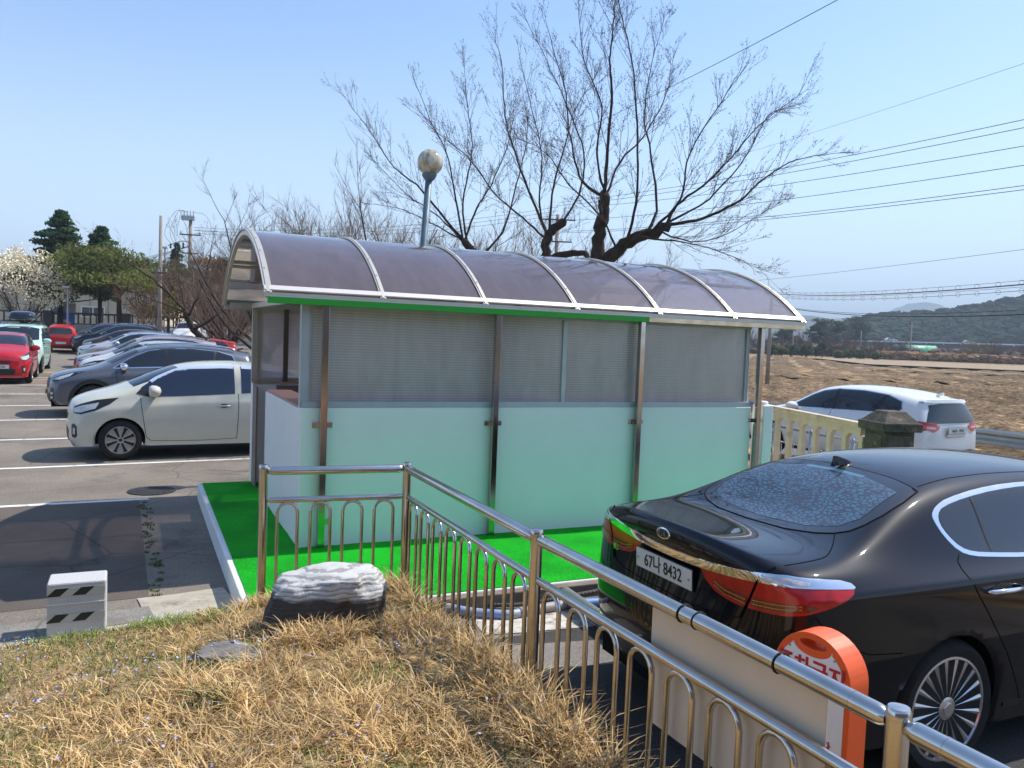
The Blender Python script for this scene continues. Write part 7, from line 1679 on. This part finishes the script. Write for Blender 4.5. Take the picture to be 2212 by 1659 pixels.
# ---------------- concrete balustrade with its pillar ----------------
F0, F1 = Vector((4.20, 13.75)), Vector((4.66, 10.62)); fd = (F1 - F0).normalized(); FL = (F1 - F0).length; zf0 = lot_z(4.4, 12)
bal = empty('concrete_balustrade', (F0.x, F0.y, zf0), math.atan2(fd.y, fd.x), 'beige concrete balustrade with arched openings right of the shelter', 'balustrade')
M_BALC = mat('stained_beige_concrete', (.66, .52, .37), rough=.95, var=.12, scale=5, dirt=(.26, .19, .12), dscale=4.5, dlo=.58, dhi=.74, bump=.5, bscale=45)
ZT_ = 1.22 - zf0; mb = MB(); mb.box((FL/2, 0, ZT_ - .035), (FL, .13, .07)); mb.build('top_rail', M_BALC, bal, bevel=.012)
nb = 8; pt_ = FL / nb; hw = .11
mb = MB(); vs = []
for k in range(nb):      # one cast panel: posts joined by arched heads
    x0 = k * pt_; x1 = x0 + pt_; a, b = x0 + hw / 2, x1 - hw / 2; r = .06; zt = ZT_ - .17
    mb.prism([(x0, ZT_ - .071), (x0, zt + .0), (a, zt - r), (a + r, zt), (b - r, zt), (b, zt - r), (x1, zt), (x1, ZT_ - .071)], .066, (0, .033, 0))
mb.build('arched_head', M_BALC, bal)
for k in range(nb + 1): mb = MB(); mb.box((k * pt_, 0, (ZT_ - .17) / 2), (hw, .068, ZT_ - .17)); mb.build('baluster', M_BALC, bal, bevel=.012)
mb = MB(); mb.box((FL/2, 0, .06), (FL, .2, .14)); mb.build('bottom_rail', M_BALC, bal)
pc = empty('stone_pillar', (4.86, 10.30, zf0), math.atan2(fd.y, fd.x) + R(2), 'dark weathered square pillar with a pyramid cap at the end of the balustrade', 'pillar')
pc.scale = (.92, .92, 1)
M_PIL = mat('mossy_dark_stone', (.14, .12, .095), rough=.95, c2=(.050, .048, .036), scale=6, bump=.8, bscale=30, bdist=.015, dirt=(.30, .20, .12), dscale=7, dlo=.58, dhi=.7)
zc = 1.17 - zf0; mb = MB(); mb.box((0, 0, zc/2), (.46, .46, zc)); sh_ = mb.build('shaft', M_PIL, pc, bevel=.02)
for sx_, sy_ in ((0, -1), (0, 1), (-1, 0), (1, 0)):
    for k in range(5): mb = MB(); mb.box((sx_ * .232, sy_ * .232, zc - .12 - k * .2), (.36 if sx_ == 0 else .02, .36 if sy_ == 0 else .02, .15)); mb.build('raised_panel', M_PIL, sh_, bevel=.006)
mb = MB(); mb.box((0, 0, zc + .055), (.60, .60, .115)); cp = mb.build('cap', M_PIL, pc, bevel=.02)
mb = MB(); q0, q1, q2 = .27, .17, .14; mb.add([(-q0,-q0,0),(q0,-q0,0),(q0,q0,0),(-q0,q0,0),(-q1,-q1,.10),(q1,-q1,.10),(q1,q1,.10),(-q1,q1,.10),(-q2,-q2,.135),(q2,-q2,.135),(q2,q2,.135),(-q2,q2,.135)], [(0,1,5,4),(1,2,6,5),(2,3,7,6),(3,0,4,7),(4,5,9,8),(5,6,10,9),(6,7,11,10),(7,4,8,11),(8,9,10,11)]); o = mb.build('cap_top', M_PIL, cp, bevel=.01); o.location = (0, 0, zc + .113)
# low stainless railing on the roadside behind it
rl = empty('railing', (0, 0, 0), 0, 'low stainless railing along the road behind the concrete balustrade', 'railing'); a, b = Vector((5.0, 15.2)), Vector((6.15, 10.9)); dd = (b - a).normalized(); L2 = (b - a).length
for z_, r in ((.70, .025), (.42, .016), (.05, .016)):
    mb = MB(); mb.tube([(a.x, a.y, z_ + zf0 * 1.2), (b.x, b.y, z_ + zf0 * 1.2)], r, 10); mb.build('rail', M_SS, rl, smooth=True)
for k in range(5): q = a + dd * (k * L2 / 4); mb = MB(); mb.tube([(q.x, q.y, -.4), (q.x, q.y, .74 + zf0)], .03, 12); mb.build('post', M_SS, rl, smooth=True)
for k in range(36):
    if k % 9: q = a + dd * (k * L2 / 36); mb = MB(); mb.tube([(q.x, q.y, .05 + zf0), (q.x, q.y, .42 + zf0 * 1.2)], .008, 6); mb.build('bar', M_SS, rl, smooth=True)
# roadside guardrail
gr = empty('guardrail', (0, 0, 0), 0, 'grey steel roadside guardrail along the edge of the ploughed field', 'guardrail'); g0 = GR0 - GD * 12; g1 = GR1 + GD * 22; zz = -.30
M_GALV = mat('galvanised_steel', (.36, .38, .37), rough=.45, metal=.7, var=.12, scale=2)
sec = [(-.0, .18), (-.045, .22), (-.045, .27), (.0, .32), (.0, .38), (-.045, .43), (-.045, .48), (0, .52), (.006, .52), (.006, .18)]
mb = MB(); vs = []
for q in (g0, g1): vs += [(q.x + GN.x * s_ , q.y + GN.y * s_, zz + .42 + h_) for s_, h_ in sec]
k = len(sec); mb.add(vs, [(i, (i+1) % k, k + (i+1) % k, k + i) for i in range(k)] + [tuple(range(k)), tuple(range(2*k-1, k-1, -1))]); mb.build('beam', M_GALV, gr)
for i in range(22): q = g0 + GD * (i * 2.0) + GN * .06; mb = MB(); mb.box((q.x, q.y, zz + .45), (.09, .09, .95)); mb.build('post', M_GALV, gr)
# dark block added behind the viewer to darken reflections, otherwise unseen
vb = empty('building', (3, -17, 0), 0, 'grey building added behind the viewer to darken reflections in the car paint', 'building'); mb = MB(); mb.box((0, -5, 4.5), (60, 10, 9)); mb.build('wall', mat('grey_render_wall', (.12, .12, .13), rough=.9, var=.2, scale=2), vb)
for i in range(14):
    for j in range(3): mb = MB(); mb.box((-26 + i * 4, .03, 1.6 + j * 2.9), (2.2, .08, 1.4)); mb.build('window', M_GLASS, vb)
# ---------------- dry grass on the bank ----------------
def blades(name, n, m, hmin, hmax, w, seed, dens, lean=(.3, 1.3), region=(-6.5, 2.6, .6, 6.6), curl=.5, extra=None):
    """curved blades as narrow two-segment strips; dens(x, y) = chance to keep"""
    rg = np.random.default_rng(seed); x = rg.uniform(region[0], region[1], n * 3); y = rg.uniform(region[2], region[3], n * 3); keep = []
    for i in range(len(x)):
        if len(keep) >= n: break
        if mound_in(x[i], y[i]) and rg.uniform() < dens(x[i], y[i]): keep.append(i)
    x = x[keep]; y = y[keep]; k = len(x); z = np.array([mz(a, b) for a, b in zip(x, y)]) - .004
    h = rg.uniform(hmin, hmax, k) * (1 + (extra(x, y) if extra else 0)); a = rg.uniform(0, 6.283, k); ln = h * rg.uniform(*lean, k); d = np.stack([np.cos(a), np.sin(a)], 1); s = np.stack([-d[:, 1], d[:, 0], np.zeros(k)], 1)
    tw = rg.uniform(-.6, .6, k); s[:, 2] = np.sin(tw) * .6; ww = w * rg.uniform(.5, 1.4, k)[:, None]
    P_ = []
    for t, f in ((0, 1.0), (.4, .9), (.75, .65), (1.0, .08)):
        hz = h * (t - curl * .55 * t ** 3 * np.minimum(1.3, ln / np.maximum(h, 1e-4)) * .6)
        c = np.stack([x + d[:, 0] * ln * t ** 1.6, y + d[:, 1] * ln * t ** 1.6, z + hz], 1); P_ += [c - s * ww * f, c + s * ww * f]
    V = np.stack(P_, 1).reshape(-1, 3); b = np.arange(k)[:, None] * 8; F = np.concatenate([np.concatenate([b + i, b + i + 1, b + i + 3, b + i + 2], 1) for i in (0, 2, 4)])
    mi = rg.integers(0, len(m), k); return npmesh(name, V, F, m, mi=np.concatenate([mi] * 3))
def n2(x, y, s, o=0): return noise.noise(Vector((x * s, y * s, o)))
def green_patch(x, y):
    d1 = (Vector((x, y)) - B0).dot(BN); left = sstep(-1.25, -2.4, x) * .95; edge = sstep(.55, .1, d1) * .8 * sstep(-1.6, -2.3, x)
    return max(left * sstep(-.45, .15, n2(x, y, 1.6, 4)), edge * sstep(-.3, .2, n2(x, y, 3, 8)), sstep(.28, .42, n2(x, y, 1.7, 9)) * .8)
def sg_mat(name, c, tr=.25):
    m, n, l, b = nt(name); tc = n.new('ShaderNodeTexCoord'); t = n.new('ShaderNodeTexNoise'); t.inputs['Scale'].default_value = 5; t.inputs['Detail'].default_value = 4; l.new(tc.outputs['Object'], t.inputs['Vector'])
    r = n.new('ShaderNodeValToRGB'); r.color_ramp.elements[0].position = .35; r.color_ramp.elements[1].position = .65; r.color_ramp.elements[0].color = (*[q * .7 for q in c], 1); r.color_ramp.elements[1].color = (*[min(1, q * 1.2) for q in c], 1); l.new(t.outputs['Fac'], r.inputs['Fac']); l.new(r.outputs[0], b.inputs['Base Color'])
    b.inputs['Roughness'].default_value = .65; b.inputs['Specular IOR Level'].default_value = .25
    tl = n.new('ShaderNodeBsdfTranslucent'); l.new(r.outputs[0], tl.inputs[0]); mx = n.new('ShaderNodeMixShader'); mx.inputs[0].default_value = tr; l.new(b.outputs[0], mx.inputs[1]); l.new(tl.outputs[0], mx.inputs[2]); l.new(mx.outputs[0], n['Material Output'].inputs['Surface'])
    return m
STR = [sg_mat('straw_pale', (.84, .61, .31)), sg_mat('straw_gold', (.72, .48, .20)), sg_mat('straw_tan', (.56, .36, .14)), sg_mat('straw_brown', (.26, .16, .07)), sg_mat('straw_pale_2', (.80, .57, .29))]
GRN = [sg_mat('blade_green', (.13, .22, .04)), sg_mat('blade_yellow_green', (.36, .36, .10)), sg_mat('blade_dark_green', (.04, .09, .02))]
def bare(x, y):  # trampled, thin places
    return 1 - .75 * sstep(.22, .40, n2(x, y, 1.9, 21)) * sstep(-.4, -1.2, x)
def near_edge(x, y):
    d3 = (Vector((x, y)) - P[1]).dot(N13); d2 = (Vector((x, y)) - P[0]).dot(N01); return sstep(.55, .1, min(d3, max(d2, 0 if x > -1.8 else 9)))
tall = lambda x, y: np.array([(.55 * near_edge(a, b) + .55 * sstep(.1, .4, n2(a, b, 2.4, 30))) * sstep(-2.4, -1.2, a) - .62 * sstep(-1.2, -2.6, a) - .3 * sstep(.5, .1, (Vector((a, b)) - B0).dot(BN)) for a, b in zip(x, y)])
RCK = Vector(ROCK)
def dn(x, y):
    r = (Vector((x, y)) - RCK).length; far = sstep(5.2, 3.2, y)
    return (1 - .93 * green_patch(x, y)) * bare(x, y) * (.35 + .65 * sstep(-.25, .15, n2(x, y, 5, 13))) * (.55 + .45 * far)
g1_ = blades('dry_grass', 92000, STR, .032, .092, .0027, 1, dn, lean=(.5, 1.9), extra=tall); tag(g1_, 'shaggy straw-coloured dry grass covering the bank', 'grass', kind='stuff')
g2_ = blades('green_grass', 60000, GRN, .025, .065, .0022, 2, lambda x, y: green_patch(x, y) * .95 + .05); tag(g2_, 'short green grass in patches, mostly at the left of the bank', 'grass', kind='stuff')
g3_ = blades('dead_thatch', 36000, STR[1:4], .012, .03, .0024, 3, lambda x, y: .9 * bare(x, y), lean=(1.5, 4.0)); tag(g3_, 'flat dead thatch lying between the grass blades', 'grass', kind='stuff')
# longer tufts: round the boulder's foot, along the railing, and a dark green one
def tuft(x, y, r, n, h, m, seed, label=None, w=.0026, lean=(.4, 1.5), nm='grass_tuft'):
    rg = np.random.default_rng(seed)
    return blades(nm, n, m, h * .6, h, w, seed, lambda a, b: 1.0 if (a - x) ** 2 + (b - y) ** 2 < r * r else 0, lean=lean, region=(x - r, x + r, y - r, y + r), curl=.8)
V = []
for i, (x, y, r, n, h, m_, lab) in enumerate([(-1.0, 4.30, .19, 420, .17, STR, 'long arching straw tuft in front of the boulder'), (-.72, 4.5, .16, 240, .15, STR, 'straw tuft at the right foot of the boulder'), (-.60, 5.45, .18, 300, .12, STR, 'straw tuft at the corner post of the railing'),
      (-.30, 4.6, .22, 320, .14, STR, 'tall straw tuft against the railing right of the boulder'), (.02, 3.9, .18, 260, .14, STR, 'straw tuft at the foot of the third railing post'), (.28, 3.3, .18, 240, .14, STR, 'straw tuft low at the railing below the third post'), (-1.55, 5.2, .2, 320, .12, STR, 'short straw tuft by the first railing post'),
      (-1.28, 3.50, .10, 150, .10, [GRN[0], GRN[2]], 'dark green grass tuft in the dry grass'), (-2.0, 4.9, .3, 600, .08, GRN[:2], 'yellow-green grass tuft near the kerb'), (-.42, 5.0, .2, 380, .08, [GRN[0], GRN[2]], 'low green leaves beside the boulder near the railing')]):
    o = tuft(x, y, r, n, h, m_, 50 + i); tag(o, lab, 'grass tuft', 'grass tufts on the bank')
# tiny blue speedwell flowers
rg = np.random.default_rng(21); V = []; k = 0
while k < 1100:
    x, y = rg.uniform(-4.2, 1.0), rg.uniform(2.4, 5.6)
    if not mound_in(x, y) or (Vector((x, y)) - B0).dot(BN) < .25 or rg.uniform() > sstep(.0, .35, n2(x, y, 1.5, 40)) * .9 + .06: continue
    z = mz(x, y) + rg.uniform(.03, .07); r = rg.uniform(.004, .0072); t = rg.normal(0, .35, 2); a0 = rg.uniform(0, 6)
    q = [Vector((math.cos(a0 + j * math.pi / 2) * r, math.sin(a0 + j * math.pi / 2) * r, 0)) for j in range(4)]
    V += [(x + p.x, y + p.y, z + p.x * t[0] + p.y * t[1]) for p in q]; k += 1
tag(npmesh('speedwell_flowers', np.array(V), np.arange(len(V)).reshape(-1, 4), mat('pale_blue_petal', (.42, .48, .85), rough=.6)), 'tiny pale blue flowers scattered in the grass', 'flowers', kind='stuff')
# fallen leaves
rg = np.random.default_rng(31); V = []; F = []
for i in range(160):
    x, y = rg.uniform(-3.5, .9), rg.uniform(2.3, 5.4)
    if not mound_in(x, y) or (Vector((x, y)) - B0).dot(BN) < .2: continue
    z = mz(x, y) + rg.uniform(.02, .06); a = rg.uniform(0, 6.28); L = rg.uniform(.012, .028); c, s_ = math.cos(a), math.sin(a); k = len(V)
    for (u, v, w) in [(-L, 0, .004), (0, L * .5, 0), (L, 0, .008), (0, -L * .5, .006)]: V.append((x + u * c - v * s_, y + u * s_ + v * c, z + w))
    F.append((k, k+1, k+2, k+3))
tag(npmesh('fallen_leaves', np.array(V), np.array(F), mat('brown_leaf', (.22, .10, .05), rough=.8, var=.5, scale=30)), 'small brown fallen leaves lying in the grass', 'leaves', kind='stuff')
# clods of straw on the field edge beside the road
# ---------------- haze ----------------
hz = bpy.data.materials.new('spring_haze'); hz.use_nodes = True; hn = hz.node_tree.nodes; hn.clear(); ho = hn.new('ShaderNodeOutputMaterial'); hv = hn.new('ShaderNodeVolumePrincipled')
hv.inputs['Density'].default_value = .00044; hv.inputs['Color'].default_value = (.72, .86, 1.0, 1); hv.inputs['Anisotropy'].default_value = .0
hz.node_tree.links.new(hv.outputs[0], ho.inputs['Volume'])
mb = MB(); mb.box((0, 3400, 116), (11000, 8000, 244)); o = mb.build('haze', hz); tag(o, kind='stuff'); o['label'] = 'thin blue spring haze over the fields and hills'; o['category'] = 'haze'
